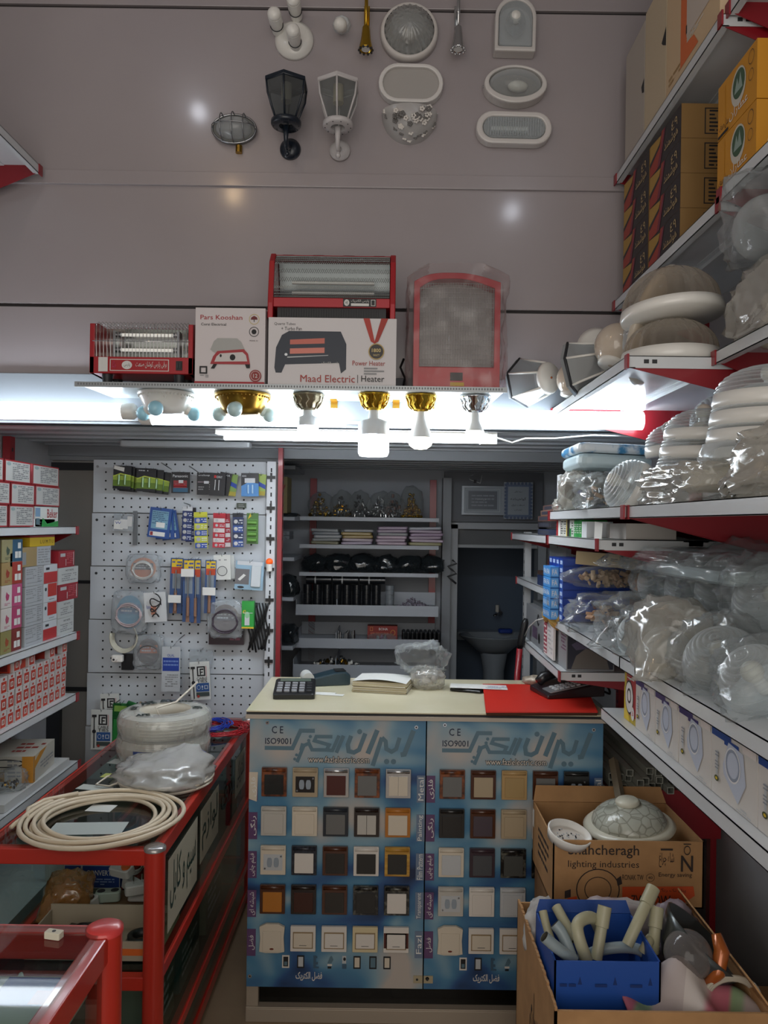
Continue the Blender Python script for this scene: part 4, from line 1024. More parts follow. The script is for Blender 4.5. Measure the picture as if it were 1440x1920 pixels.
def globe_lamp(x, y, z, r, A, label, m=None):
    t = empty('globe_lamp', TR(x, y, z) @ A, label, 'lamp')
    MB().sphere(r, m or mat('#cdbfae', .12, 0, .4), TR(0, 0, r * .9), 36, 20).build('globe', t)
    MB().lathe([(.001, -.006), (r * .58, -.006), (r * .62, .004), (r * .55, .016), (.001, .018)], WPL, 30).build('neck_ring', t)
    return t
small_lantern(.530, 2.60, ZC + .085, RZ(38) @ RX(-90), 'smoked glass lantern on its side at the far end of the deep shelf')
t = globe_lamp(.585, 2.49, ZC + .010, .060, RY(12), 'cream opal globe lamp beside the smoked lantern')
t = empty('globe_lamp', TR(.655, 2.46, ZC + .155) @ RX(90), 'white disc-backed lamp with wires behind the cream globe', 'lamp')
MB().lathe([(.001, 0), (.06, 0), (.066, .01), (.05, .03), (.001, .034)], WPL, 30).build('back_disc', t)
MB().tube([(-.01, 0, .035), (-.03, -.05, .06), (-.05, -.09, .04), (-.04, -.10, .045)], .0015, COPPER, 5).tube([(-.01, 0, .035), (-.022, -.05, .065), (-.043, -.09, .05)], .0015, DARK, 5).build('wires', t)
MB().cyl(.014, 0, .03, WPL, TR(-.065, -.005, .0), 12).build('cable_clip', t)
small_lantern(.655, 2.31, ZC + .085, RZ(60) @ RX(-100), 'clear lantern lamp leaning between the two cream globes')
globe_lamp(.635, 2.22, ZC + .055, .066, RY(20) @ RX(-10), 'cream opal globe lamp behind the big domed lamp')
# large disc lamp on edge
t = empty('disc_lamp', TR(.745, 2.135, ZC + .14) @ RZ(-35) @ RY(-70), 'large cream-rimmed disc lamp standing on edge behind the domes', 'lamp')
MB().lathe([(.001, 0), (.155, 0), (.168, .012), (.160, .024), (.13, .028), (.001, .02)], mat('#cbbfae', .3, 0, .3), 56).build('rim', t)
b = MB()
for i in range(26): b.sphere(.004, CHROME, TR(.145 * cos(i * .2417), .145 * sin(i * .2417), .03), 6, 4)
b.build('studs', t)
MB().lathe([(.13, .025), (.12, .05), (.07, .075), (.001, .085)], DOMEG, 48, None, 1, 1, .02, 24).build('glass_bowl', t)
GDOME = clear('warm_clear_dome', '#ddd6cc', .10, .05, .6, 0, 40, '#cfc6ba')
t = dome_lamp(.725, 1.99, ZC + .125, .120, .105, RY(-4) @ RX(-3), 'big upturned fluted dome lamp resting on top of another near the shelf end', GDOME, 9, False, .028)
t = dome_lamp(.722, 1.99, ZC + .001, .116, .088, RY(0), 'big fluted dome lamp lying under its twin near the shelf end', GDOME, 9, False, .035)
loose_bag(.87, 1.73, ZC + .19, .11, .12, .10, 'clear bag with smoked globes at the right of the big domes, upper one', 61, BAG, 0, (-.8, -.4, .3, .05), .15, inner=lambda t: (MB().sphere(.075, DOMEG, TR(-.02, .02, .08)).build('clear_globe', t), MB().sphere(.05, mat('#8f8890', .25, 0, .4), TR(.02, -.03, .07)).build('grey_globe', t)))
loose_bag(.875, 1.70, ZC + .012, .095, .14, .09, 'milky bag of lamp parts at the right of the big domes, lower one', 62, BAGM, 0, (-.7, -.5, -.5, .06), .17, inner=blob([mat('#cfc8bc', .4), mat('#a59a8c', .4)], 14, .03, .06, .09, .06, 12, 'lamp_parts', 'ball'))
loose_bag(.885, 1.50, ZC + .012, .10, .15, .12, 'glinting bag of lamps at the right edge above the dome stack', 63, BAG, 0, (-.6, -.6, -.4, .06), .18, inner=blob([mat('#cfc8bc', .3), STEEL], 14, .035, .06, .09, .07, 13, 'lamp_parts', 'ball'))
loose_bag(.90, 1.52, ZC + .17, .095, .13, .07, 'tall mauve-tinted bag under the yellow boxes at the right edge', 64, clear('mauve_plastic_bag', '#dccfd4', .34, .2, .4, .7, 22, '#c9b9c0', .12), 0, (-.5, -.2, .9, .05), .17, inner=lambda t: MB().sphere(.06, mat('#cfc9c4', .3, 0, .3), TR(.03, -.02, .1)).build('white_globe', t))
# panel-light boxes on the lowest shelf
def panel_box(y0, y1, top, lab, dk, h_=.133, big=True):
    w = y1 - y0
    items = [('r', 0, .45, .80, 1, dk), ('r', .3, .62, .76, .84, dk), ('r', .7, .98, .8, .93, mat('#ded4cf', .5)),
             ('p', [(.28, .48), (.3, .36), (.62, .1), (.78, .40), (.72, .78), (.4, .82)], mat('#bcc3d2', .5)), ('o', .5, .55, .17, .23, .28, mat('#8f97a8', .5)), ('o', .5, .55, .17, .23, .10, mat('#e0e0e0', .5)),
             ('L', .60, .9, .02, .09, 2, LGREY), ('r', .13, .17, .3, .62, LGREY), ('L', .11, .2, .36, .62, 6, mat('#8a8f96', .5)), ('e', .15, .24, .05, .04, mat('#4a4f2a', .5)), ('e', .15, .24, .025, .02, YEL)]
    side = [('L', .1, .9, .3, .6, 8, GREY), ('r', 0, 1, .85, 1, dk)]
    carton('panel_light_box', .602, .80, y0, y1 - .001, ZF + .001, ZF + h_, mat('#cfcac4', .45), {'-x': items, '-y': side}, lab, 'box', 'white panel light boxes')
DKP = mat('#33256b', .45); DKB = mat('#15408c', .45)
carton('downlight_box', .604, .74, 1.862, 1.952, ZF + .001, ZF + .118, mat('#b8a02a', .5), {'-x': [('r', .2, 1, .15, 1, mat('#a3262a', .5)), ('p', [(0, 0), (.5, 0), (.2, .5), (0, .7)], YEL), ('e', .45, .52, .36, .36, INK), ('e', .45, .52, .32, .32, WHITE), ('o', .45, .55, .18, .16, .3, DARK), ('e', .78, .22, .14, .14, WHITE), ('t', .72, .86, .18, .27, '3', RED), ('L', .3, .9, .9, .96, 1, PAPER)]}, 'red and yellow downlight box at the far end of the lowest shelf')
carton('small_carton', .62, .74, 1.865, 1.96, ZF + .119, ZF + .133, mat('#bfb2aa', .5), {'-x': [('p', [(.3, .2), (.9, .9), (.9, .2)], mat('#a69a94', .5))]}, 'pinkish flat box on top of the red and yellow one')
panel_box(1.723, 1.858, 0, 'white panel light box with purple corner, first from the red box', DKP)
panel_box(1.585, 1.721, 0, 'white panel light box with purple corner, second from the red box', DKP)
panel_box(1.422, 1.580, 0, 'white panel light box with purple corner, third from the red box', DKP)
panel_box(1.243, 1.420, 0, 'white panel light box with blue corner at the right margin', DKB)
panel_box(1.06, 1.241, 0, 'white panel light box cut by the right edge of the photo', DKB)
# rear right shelf stock behind the counter
GC = mat('#7f8184', .5)
carton('long_grey_carton', .60, .80, 2.96, 3.33, ZF + .001, ZF + .15, GC, {'-x': [('e', .72, .72, .07, .16, INK), ('e', .75, .72, .05, .08, mat('#7f8184', .5)), ('r', .40, .68, .18, .5, mat('#5a4a60', .5)), ('e', .78, .25, .05, .14, INK)]}, 'grey carton with black and purple emblems furthest on the lower rear shelf')
carton('wall_calendar', .582, .590, 2.70, 2.86, ZF + .012, ZF + .16, mat('#d9d9d8', .6), {'-x': [('r', .0, .35, .05, .95, mat('#a34a5a', .6)), ('L', .0, .33, .05, .95, 9, PAPER), ('L', .45, .95, .1, .9, 8, LGREY)]}, 'white calendar sheet with a pink picture leaning on the rear shelf boxes', 'calendar')
carton('grey_carton', .595, .78, 2.745, 2.955, ZF + .001, ZF + .14, mat('#85878a', .5), {'-x': [('L', .5, .95, .4, .9, 5, mat('#5f4a70', .5)), ('o', .3, .15, .1, .12, .2, INK)]}, 'grey carton behind the calendar sheet on the rear shelf')
carton('picture_catalogue', .60, .76, 2.575, 2.735, ZF + .001, ZF + .125, mat('#8b8d90', .5), {'-x': [('L', .5, .95, .5, .95, 5, mat('#6a3a5a', .5)), ('t', .1, .3, .05, .15, fa('صنعت'), INK)], '-y': [('r', .02, .98, .04, .98, mat('#2a2c3a', .3)), ('p', [(.1, .7), (.3, .85), (.5, .8), (.45, .6), (.2, .55)], mat('#55506a', .4)), ('p', [(.1, .05), (.9, .05), (.8, .5), (.4, .6), (.2, .4)], mat('#6a6560', .4)), ('r', .75, .98, .4, .98, mat('#241f4a', .4))]}, 'stack of dark picture catalogues behind the telephone')

b = MB(); pts = [(.575 + .03 * sin(i * .9) * .4, 2.60 + .012 * i, ZF + .165 + .012 * cos(i * 1.1)) for i in range(18)]
b.tube(pts, .014, mat('#b89a50', .6), 8); b.tube([(p[0] + .006, p[1] + .01, p[2] - .016) for p in pts[:14]], .012, mat('#a88a45', .6), 8)
tag(b.build('rope_bundle'), 'twisted yellow rope bundle lying under the bag shelf', 'rope')
# shelf stock by the washroom door
for i, (x, z, w, c) in enumerate(((.60, 0, .12, '#2a3350'), (.60, .028, .12, '#2f2a30'), (.60, .052, .12, '#6a4a40'), (.61, .074, .11, '#8a6a5a'), (.62, .094, .1, '#7a5a52'))):
    carton('dark_book', x, x + w, 2.86, 3.1, ZD2 + .001 + z, ZD2 + .022 + z, mat(c, .6), {'-y': [('L', .1, .6, .2, .8, 1, GREY)], '-x': [('r', .1, .9, .2, .8, mat('#3c3f4c', .6))]}, 'flat dark box left of the red and white packets, %s from the bottom' % ORD[i], 'box', 'flat boxes on the rear shelf')
carton('brown_carton', .66, .80, 2.95, 3.2, EYE - .239, EYE - .14, mat('#5c3a34', .6), {'-y': [('L', .2, .6, .3, .7, 3, GREY)]}, 'dark red-brown carton on the short rear shelf')
carton('blue_book', .61, .655, 2.93, 3.15, EYE - .239, EYE - .20, mat('#22345c', .5), {}, 'small dark blue book on the short rear shelf')
carton('flat_brown_carton', .62, .68, 2.97, 3.2, EYE - .199, EYE - .185, mat('#4a332c', .5), {}, 'flat brown box on the dark blue book')
carton('grey_switch_board', .68, .70, 2.95, 3.25, EYE - .135, EYE - .05, mat('#8a8f94', .5), {'-x': [('e', .5, .6, .02, .05, INK)], '-y': [('e', .5, .6, .1, .05, INK)]}, 'grey upright panel under the rear right shelf', 'panel')
for k in range(2):
    b = MB(); A = TR(.66 + .035 * k, 3.0 + .03 * k, EYE - .335)
    b.mats = []; b.prism([(x * .6, y) for x, y in oval(.05, .11)], .02, DARK, A, 0); b.sphere(1, mat('#23262a', .5), A @ TR(0, .02, .03) @ SCL(.032, .085, .032), 16, 10); b.sphere(1, mat('#6f7a4a', .6), A @ TR(-.01, -.06, .035) @ SCL(.02, .04, .02), 12, 8)
    tag(b.build('shoe'), 'dark shoe with olive lining on the low cabinet, %s of the pair' % ('left', 'right')[k], 'shoe', 'pair of shoes by the washroom')

tag(MB().box(.63, 1.10, 2.93, 3.34, EYE - .335, EYE - .322, mat('#55585a', .6)).build('board_shelf'), 'dark grey board under the pair of shoes', 'shelf')
# red-handled tool leaning there
pb_, pt_ = at(956, 1305, 3.25), at(986, 1160, 3.2)
t = empty('red_pipe_wrench', pb_, 'long red-handled tool leaning by the washroom door', 'tool')
d = pt_ - pb_
MB().tube([(0, 0, -.35), tuple(d * .62)], .013, SHR, 8).build('handle', t)
MB().tube([tuple(d * .62), tuple(d * .68), tuple(d * .95), tuple(d)], [.012, .016, .015, .008], BLACK, 10).build('grip', t)
pts = [at(984, 1192, 3.15), at(992, 1175, 3.05), at(1005, 1163, 2.95), at(1018, 1160, 2.80)]
tag(MB().tube(pts, .002, WHITE, 5).build('wire'), 'thin white wire running from the tool to the shelf clip', 'wire')
# ---------------------------------------------------------------- left wall goods
XF = -1.300
def lbox(name, u0, u1, z0, z1, m, deco, label, group, xf=XF, depth=.2, side=None):
    y0 = -xf * F / (U0 - u0); y1 = -xf * F / (U0 - u1)
    d = {'+x': deco}
    if side: d['-y'] = side
    return carton(name, xf - depth, xf, y0, y1 - .002, z0, z1, m, d, label, 'box', group)
Z1, Z2, Z3, Z4 = EYE - .029, EYE - .461, EYE - .714, EYE - .984
lab = [('r', 0, 1, 0, 1, mat('#b9b9b6', .5)), ('f', 0, 1, 0, 1, .06, mat('#9a2028', .5)), ('e', .14, .82, .08, .08, mat('#8aa0a0', .5)), ('L', .28, .92, .12, .9, 9, mat('#77797c', .6))]
RB = mat('#9a2a30', .5)
rows = [[(-30, 14), (17, 63), (66, 109)], [(-28, 18), (20, 64), (66, 111)], [(-44, 5), (8, 56), (60, 109)]]
for r, row in enumerate(rows):
    for c, (u0, u1) in enumerate(row):
        if r == 0 and c == 2:
            lbox('label_box', u0, u1, Z1, Z1 + .074, mat('#d3d6d2', .5), [('b', .5, .97, .45, .9, 'Beker', mat('#a3262a', .5)), ('r', .0, .2, .5, .95, mat('#7a9ab8', .5)), ('r', .02, .18, .1, .42, mat('#55707a', .5)), ('p', [(.3, .45), (.5, .15), (1, .3), (1, 0), (.25, 0)], GREEN)], 'white box with green wave and red lettering, bottom row by the wall', None); continue
        lbox('label_box', u0, u1, Z1 + r * .077, Z1 + r * .077 + .0755, RB, lab, 'red-edged white label box, %s row of three, %s from the near end' % (('bottom', 'middle', 'top')[r], ORD[c]), 'red-edged label boxes', side=[('r', .0, 1, .05, .95, mat('#a34a50', .5))])
# second shelf
txt = [('L', .05, .6, .35, .9, 5, GREY), ('L', .68, .95, .15, .95, 7, GREY), ('r', .08, .9, .15, .18, GREY)]
WB = mat('#aeb2b6', .5)
def heart(c1, c2, hc): return [('r', 0, .5, 0, 1, mat(c1, .5)), ('r', .5, 1, 0, 1, mat(c2, .5)), ('p', [(.2, .5), (.24, .72), (.3, .62), (.38, .55), (.34, .35), (.24, .3)], mat(hc, .5)), ('L', .15, .4, .1, .22, 2, mat(hc, .5)), ('r', .62, .76, .15, .45, PAPER), ('r', .78, .92, .15, .45, PAPER), ('r', .75, .9, .58, .85, PAPER)]
colA = [('#8a8450', '#7a2a26', '#9a4a2a'), ('#cfcac4', '#b0406a', '#b0506a'), ('#cfcac4', '#b84a76', '#b0406a'), ('#a38a5a', '#a3342a', '#9a3a2a'), ('#a09a72', '#2f5a78', '#46584a')]
for i, (a, c, h_) in enumerate(colA):
    lbox('bulb_carton', 4, 43, Z2 + i * .078, Z2 + i * .078 + .0765, mat(a, .6), heart(a, c, h_), 'two-tone bulb carton with a heart-like print, %s from the bottom by the photo edge' % ORD[i], 'two-tone bulb cartons')
    lbox('bulb_carton', -38, 2, Z2 + i * .078, Z2 + i * .078 + .0765, mat('#4a4038', .6), [('r', .1, .9, .1, .9, mat('#5c5148', .6))], 'dark bulb carton at the very left edge, %s from the bottom' % ORD[i], 'dark bulb cartons')
for i in range(4):
    lbox('fixture_carton', 49, 82, Z2 + i * .072, Z2 + i * .072 + .0705, WB, txt, 'white text-covered carton in the second column, %s from the bottom' % ORD[i], 'white text-covered cartons')
redw = [[('r', 0, 1, .0, .6, RED), ('r', .15, .4, .72, .85, DARK)], [('r', .3, .97, .28, .98, mat('#b5302a', .5)), ('e', .15, .7, .07, .1, DARK), ('L', .4, .9, .08, .18, 1, GREY)]]
for i in range(4):
    lbox('starter_carton', 83.5, 109, Z2 + i * .072, Z2 + i * .072 + .0705, mat('#c6cbcf', .5), redw[0 if i in (0, 3) else 1], 'white and red carton in the third column, %s from the bottom' % ORD[i], 'white and red cartons')
for i in range(5):
    m_ = mat('#c3c6c4', .5) if i in (0, 1, 3) else mat('#9a1f2c', .5)
    dc = [('b', .35, .75, .76, .86, 'HOT NOTE', INK), ('L', .15, .9, .15, .65, 4, GREY)] if i in (0, 1, 3) else [('r', .1, .4, .65, .85, LGREY), ('L', .5, .9, .2, .9, 6, mat('#c9606a', .5)), ('r', .42, .45, .1, .5, PAPER), ('r', .9, .93, .1, .9, PAPER)]
    lbox('socket_carton', 111, 148 if i in (2, 3) else 141, Z2 + i * .067, Z2 + i * .067 + .066, m_, dc, '%s carton in the column nearest the back wall, %s from the bottom' % ('white printed' if i in (0, 1, 3) else 'dark red', ORD[i]), 'cartons by the back wall')
zt_ = Z2 + 4 * .072
carton('wide_carton', XF - .2, XF, 2.62, 2.95, zt_, zt_ + .07, mat('#a08a60', .6), {'+x': [('r', .05, .4, .1, .75, mat('#8b8e90', .5)), ('r', .65, 1, 0, 1, WB), ('L', .68, .98, .1, .9, 6, GREY)], '-y': [('r', .55, .75, .15, .7, mat('#8b8e90', .5)), ('r', .78, .97, .15, .7, mat('#8b8e90', .5))]}, 'wide beige carton with two grey squares above the text-covered cartons')
for i, (c, lb, dc) in enumerate((('#c9a81e', 'yellow', [('t', .4, .95, .3, .7, 'L U M T U', INK)]), ('#9a1f28', 'dark red', [('r', .1, .4, .6, .75, PAPER), ('p', [(.5, .3), (.56, .7), (.62, .3)], PAPER)]), ('#cfd2d2', 'white', [('t', .3, .6, .3, .7, 'C A', GREY)]))):
    carton('flat_box', XF - .2, XF, 2.78, 2.985, zt_ + .071 + i * .034, zt_ + .104 + i * .034, mat(c, .5), {'+x': dc, '-y': []}, lb + ' flat box on top of the wide beige carton', 'box')
# third shelf: small red and white bulb boxes
def bulb_box(y, z, lab_, w=.047, h=.058, turned=0):
    red = mat('#c23a22', .45)
    return carton('bulb_box', XF - .115, XF, y, y + w, z, z + h, mat('#cfc9c6', .5), {'+x': [('r', .12, .88, .08, .72, red), ('r', .30, .70, .24, .55, mat('#d6cfc8', .5)), ('e', .5, .86, .14, .08, red), ('r', .40, .60, .30, .50, mat('#a86a5a', .5))], '+z': [('r', .0, .7, 0, 1, red)], '-y': [('r', .0, .85, 0, 1, mat('#a32c20', .5))]}, lab_, 'box', 'small red and white bulb boxes')
rr = random.Random(11)
for r in range(3):
    for c in range(12):
        bulb_box(2.47 + c * .0535 + rr.uniform(-.002, .002) + .003 * r, Z3 + r * .0590, 'small red-printed bulb box, %s row up, %s from the near end' % (ORD[r], ORD[c]))
for c in (0, 3, 5, 8, 10): bulb_box(2.50 + c * .0565, Z3 + .1772, 'small red-printed bulb box lying loose on the top row, %s place along' % ORD[c], .05)
o = carton('bulb_box', -.03, .03, -.06, .06, 0, .052, mat('#c23a22', .45), {'+x': [('e', .5, .5, .25, .35, PAPER)], '-y': [('r', .1, .9, .1, .9, mat('#7a1f1c', .5))]}, 'orange-red bulb box lying lengthwise on the near rows')
o.location = (XF - .04, 2.72, Z3 + .1772)
# lower shelf
o = carton('wire_carton', -.10, .10, -.115, .115, 0, .095, mat('#c4c0b4', .5), {'-y': [('e', .5, .74, .36, .16, INK), ('e', .5, .74, .31, .12, mat('#c4c0b4', .5)), ('r', .06, .5, .06, .42, mat('#b8862e', .5)), ('L', .08, .48, .08, .4, 3, mat('#7a5a20', .5)), ('r', .8, 1, 0, 1, mat('#c98a2a', .5)), ('L', .55, .78, .05, .9, 6, GREY)], '+x': [('p', [(0, .75), (.3, 1), (.6, 1), (.05, .5)], mat('#c98a2a', .5)), ('L', .3, .9, .2, .6, 3, GREY), ('r', .0, .05, 0, 1, mat('#c98a2a', .5))], '+z': [('L', .5, .95, .2, .8, 3, mat('#a3342a', .5))]}, 'white and yellow striped carton with a black oval on the low left shelf')
o.location = (-1.385, 2.88, Z4 + .03); o.rotation_euler = (0, 0, radians(6))
carton('paper_pad', -1.48, -1.27, 2.56, 3.08, Z4 + .001, Z4 + .028, mat('#c9cac8', .6), {}, 'flat white carton lid under the yellow striped carton')
loose_bag(-1.40, 2.50, Z4 + .001, .10, .09, .09, 'blue crumpled plastic bag at the left photo edge', 71, clear('blue_plastic_bag', '#7fb6c6', .5, .2, .3, .6, 20, '#3f8296', .1), 0, None, .16, sub=4)
loose_bag(-1.33, 2.72, Z4 + .029, .05, .06, .035, 'small clear bag of brass screws before the yellow striped carton', 72, BAG, 0, None, .2, inner=blob([BRASS, DARK], 24, .006, .03, .04, .02, 14, 'screws'))
t = empty('water_jug', (-1.33, 2.30, .42), 'translucent blue-grey plastic jug beneath the left shelves', 'jug')
MB().lathe([(.001, 0), (.10, .0), (.12, .03), (.12, .16), (.115, .18), (.12, .20), (.12, .30), (.05, .37), (.04, .42), (.001, .42)], clear('jug_plastic', '#8fa9a9', .55, .2, .3, 0, 20, '#6f8f90'), 32).build('body', t)
MB().cyl(.042, .40, .44, BLUE, None, 20).build('cap', t)
tag(MB().box(-1.54, -1.14, 2.1, 3.0, .38, .42, SHW).build('low_bench'), 'low white bench board under the jug by the left wall', 'bench')
t = empty('spot_lamp', TR(-1.30, 2.86, Z4 - .10), 'chrome-rimmed lamp under the low left shelf', 'lamp')
MB().lathe([(.001, 0), (.03, .0), (.045, .05), (.04, .06), (.001, .05)], CHROME, 24, RX(90)).build('reflector', t)

# ---------------------------------------------------------------- pegboard
YP = 3.42
zt0 = at(180, 862, YP).z; hb_ = .2375
xp0, xp1 = at(175, 1100, YP).x - .006, at(503, 1100, YP).x
WPB = xp1 - xp0
t = empty('pegboard', (xp0, YP, zt0 - 6 * hb_), 'white perforated board of six stacked sheets on the rear wall', 'pegboard')
PG = mat('#bcc2c8', .4); HOLE = mat('#1c1e22', .8)
for k in range(6):
    z1 = zt0 - k * hb_ - (zt0 - 6 * hb_); z0 = z1 - hb_ + .004
    b = MB(); b.box(.0 - .004 * k, WPB - .018, 0, .004, z0, z1, PG); b.box(0, WPB, .004, .03, z0 + .004, z1 - .004, PG)
    for r in range(6):
        for c in range(21):
            x = .052 + c * .0385 + (.0 if k % 2 else .003); z = z1 - .016 - r * .0385
            if x > WPB - .04: continue
            b.add([(x + .0045 * cos(a), -.0004, z + .0045 * sin(a)) for a in [i * pi / 4 for i in range(8)]], [tuple(range(8))], HOLE)
    if k in (1, 2, 5, 0): b.cyl(.006, 0, .002, DARK if k else STEEL, TR(.018, 0, z1 - .03) @ OUT, 10)
    b.build('perforated_sheet', t)
# slotted white strip with black caps, and red post
t = empty('slotted_post', (xp1 + .012, YP - .02, .6), 'white slotted post with black caps at the right edge of the pegboard', 'post')
hz_ = zt0 - .6
b = MB(); b.box(-.019, .019, -.012, .02, 0, hz_, mat('#c9cdd2', .4))
for i in range(int(hz_ / .036)): b.box(-.003, .003, -.0126, -.012, .01 + i * .036, .028 + i * .036 if i % 3 else .016 + i * .036, HOLE)
b.build('strip', t)
for k in range(8):
    zz = hz_ - .07 - k * .135
    MB().box(-.018, .018, -.019, -.012, zz - .007, zz + .007, BLACK).box(-.004, .004, -.02, -.012, zz - .02, zz + .02, BLACK).build('black_cap', t)
o = upright(xp1 + .048, YP + .01, .3, 1.98, 'red post between the pegboard and the rear shelves', m=SHR, w=.02)
p = at(505, 1056, YP - .05)
t = empty('night_light', p, 'small white plug light with an orange dome on the slotted post', 'night light')
MB().cyl(.013, -.035, 0, WPL, None, 16).build('body', t); MB().sphere(.016, mat('#e05a1e', .35, 0, 0, .3), TR(0, 0, .006), 16, 10).build('orange_cap', t)

# goods hanging on the pegboard
HG = 'goods hanging on the pegboard'
def hook(parent_T, L=.06):
    b = MB(); b.tube([(0, .0, 0), (0, -L, .004), (0, -L - .006, .014)], .0016, STEEL, 6); return b
def card(u0, v0, u1, v1, dy, base, items, name, label, rot=0, th=.004, m_=None, blister=None, cat='packet', group=None, hk=True, rotz=0):
    """one hanging packet; pixel box on the board plane, dy metres in front of the board"""
    p0, p1 = at(u0, v0, YP - dy), at(u1, v1, YP - dy)
    w, h = abs(p1.x - p0.x), abs(p0.z - p1.z)
    T = TR((p0.x + p1.x) / 2, YP - dy, (p0.z + p1.z) / 2) @ RY(rot) @ RZ(rotz)
    t = empty(name, T, label, cat, group)
    b = MB(); b.box(-w / 2, w / 2, -th, 0, -h / 2, h / 2, mat(base, .35, 0, .2) if isinstance(base, str) else base)
    b.deco(FR((-w / 2, -th, -h / 2), (1, 0, 0), (0, 0, 1)), w, h, items)
    b.build('card', t)
    if blister:
        for (a, b_, c, d, mm, shp) in blister:
            q = MB(); x0, x1, z0, z1 = (a - .5) * w, (b_ - .5) * w, (c - .5) * h, (d - .5) * h
            if shp == 'v': q.cyl((x1 - x0) / 2, z0, z1, mm, TR((x0 + x1) / 2, -th - (x1 - x0) * .35, 0), 14)
            elif shp == 'h': q.cyl((z1 - z0) / 2, x0, x1, mm, TR(0, -th - (z1 - z0) * .35, (z0 + z1) / 2) @ RY(90), 14)
            elif shp == 'o': q.cyl(min(x1 - x0, z1 - z0) / 2, 0, .003, mm, TR((x0 + x1) / 2, -th, (z0 + z1) / 2) @ OUT, 16)
            elif shp == 'd': q.sphere(1, mm, TR((x0 + x1) / 2, -th, (z0 + z1) / 2) @ SCL((x1 - x0) / 2, .012, (z1 - z0) / 2), 16, 10)
            else: q.rbox(x1 - x0, z1 - z0, .009, .004, mm, TR((x0 + x1) / 2, -th, (z0 + z1) / 2) @ OUT)
            q.build('battery' if shp in 'vho' else 'blister', t)
    if hk:
        q = MB(); q.tube([(0, dy * .98, h / 2 + .004), (0, -.012, h / 2 - .006), (0, -.018, h / 2 + .006)], .0014, STEEL, 5); q.build('hook', t)
    return t
NV = '#10141c'; GRN = mat('#8fa83a', .4); BAT = mat('#8fae8a', .3, .5); LBL = mat('#c9ccd0', .5)
def batt(u0, v0, u1, v1, dy, lab, rot, sticker=False):
    it = [('r', 0, 1, .12, .55, mat('#5d7a1e', .4)), ('r', 0, 1, .38, .58, GRN), ('p', [(0, .55), (.4, .68), (1, .6), (1, .56), (.4, .62), (0, .5)], mat('#b9c94a', .4)), ('L', .1, .6, .85, .95, 1, LGREY)]
    if sticker: it.append(('p', [(.02, .85), (.6, .74), (.62, .92), (.04, 1.0)], PAPER))
    card(u0, v0, u1, v1, dy, NV, it, 'battery_pack', lab, rot, .004, None, [(.28, .4, .18, .6, BAT, 'v'), (.62, .74, .18, .6, BAT, 'v')], 'battery pack', 'green and black battery packs')
batt(226, 876, 258, 922, .03, 'rearmost green battery pack of the left fan', 4)
batt(222, 874, 252, 920, .045, 'middle green battery pack of the left fan', 3)
batt(213, 873, 246, 917, .06, 'front green battery pack with a white sticker in the left fan', 2, True)
batt(282, 884, 318, 926, .03, 'rearmost green battery pack of the right fan', 6)
batt(270, 880, 306, 924, .045, 'middle green battery pack of the right fan', 4)
batt(257, 878, 292, 922, .06, 'front green battery pack of the right fan', 2)
card(322, 885, 356, 925, .05, '#16161c', [('b', .08, .9, .75, .88, 'Panasonic', LBL), ('r', .12, .85, .25, .6, mat('#8c2a30', .4)), ('r', .1, .9, .05, .25, mat('#2a5a78', .4)), ('r', .4, .65, .48, .62, LBL), ('L', .2, .8, .32, .45, 2, LGREY)], 'battery_pack', 'black and red battery blister on its own hook', 0, .004, None, [(.15, .85, .3, .42, mat('#a3333a', .3), 'h')], 'battery pack')
card(424, 889, 444, 930, .025, '#7a9a4a', [('p', [(0, .55), (1, .35), (1, .55), (0, .75)], BLUE), ('r', 0, 1, .0, .2, mat('#a89a3a', .5))], 'battery_pack', 'yellow-green card behind the black batteries', 6)
card(410, 886, 432, 929, .04, '#14161c', [('t', .5, .85, .85, .93, 'AA', LBL)], 'battery_pack', 'plain black battery card behind the red-logo card', 10)
card(370, 886, 396, 928, .05, '#16181e', [('t', .1, .9, .82, .92, 'eneloop', LBL), ('r', .05, .95, .55, .60, mat('#7a6a70', .5)), ('r', .5, .85, .5, .62, LBL), ('L', .1, .6, .2, .4, 2, GREY), ('e', .9, .45, .04, .02, WHITE), ('e', .9, .35, .04, .02, WHITE), ('e', .9, .25, .04, .02, WHITE)], 'battery_pack', 'black battery card with a grey band, left of the red-logo one', 0)
card(394, 887, 422, 930, .06, '#191b22', [('r', .25, .4, .78, .9, RED), ('b', .42, .8, .78, .88, 'OINY', LBL)], 'battery_pack', 'black battery card with a small red logo', 3, .004, None, [(.3, .4, .25, .7, STEEL, 'v'), (.55, .65, .25, .7, STEEL, 'v')])
card(480, 889, 498, 929, .03, '#8fa84a', [('p', [(0, .5), (1, .3), (1, .5), (0, .7)], BLUE), ('r', 0, 1, 0, .2, mat('#a89a3a', .5))], 'battery_pack', 'yellow-green card peeping out behind the light blue pack', 4)
card(453, 887, 485, 931, .055, '#1b1e26', [('r', 0, 1, 0, .45, mat('#4a86c2', .4)), ('p', [(0, .45), (.4, .6), (1, .55), (1, .4)], mat('#4a86c2', .4)), ('r', .2, .8, .58, .78, LBL), ('t', .05, .3, .84, .92, 'AAA', LBL)], 'battery_pack', 'blue and black AAA battery pack with a price sticker', -1, .004, None, [(.35, .45, .12, .5, mat('#9fc3e0', .3), 'v'), (.6, .7, .12, .5, mat('#9fc3e0', .3), 'v')])
card(444, 943, 462, 953, .012, '#3f4a3f', [('L', .2, .8, .2, .8, 2, GREY)], 'small_tag', 'tiny dark green tag on the pegboard', 0, hk=False)
CB = clear('card_bag', '#e6eaec', .25, .15, .4, .6, 40, '#dfe4e8', .1)
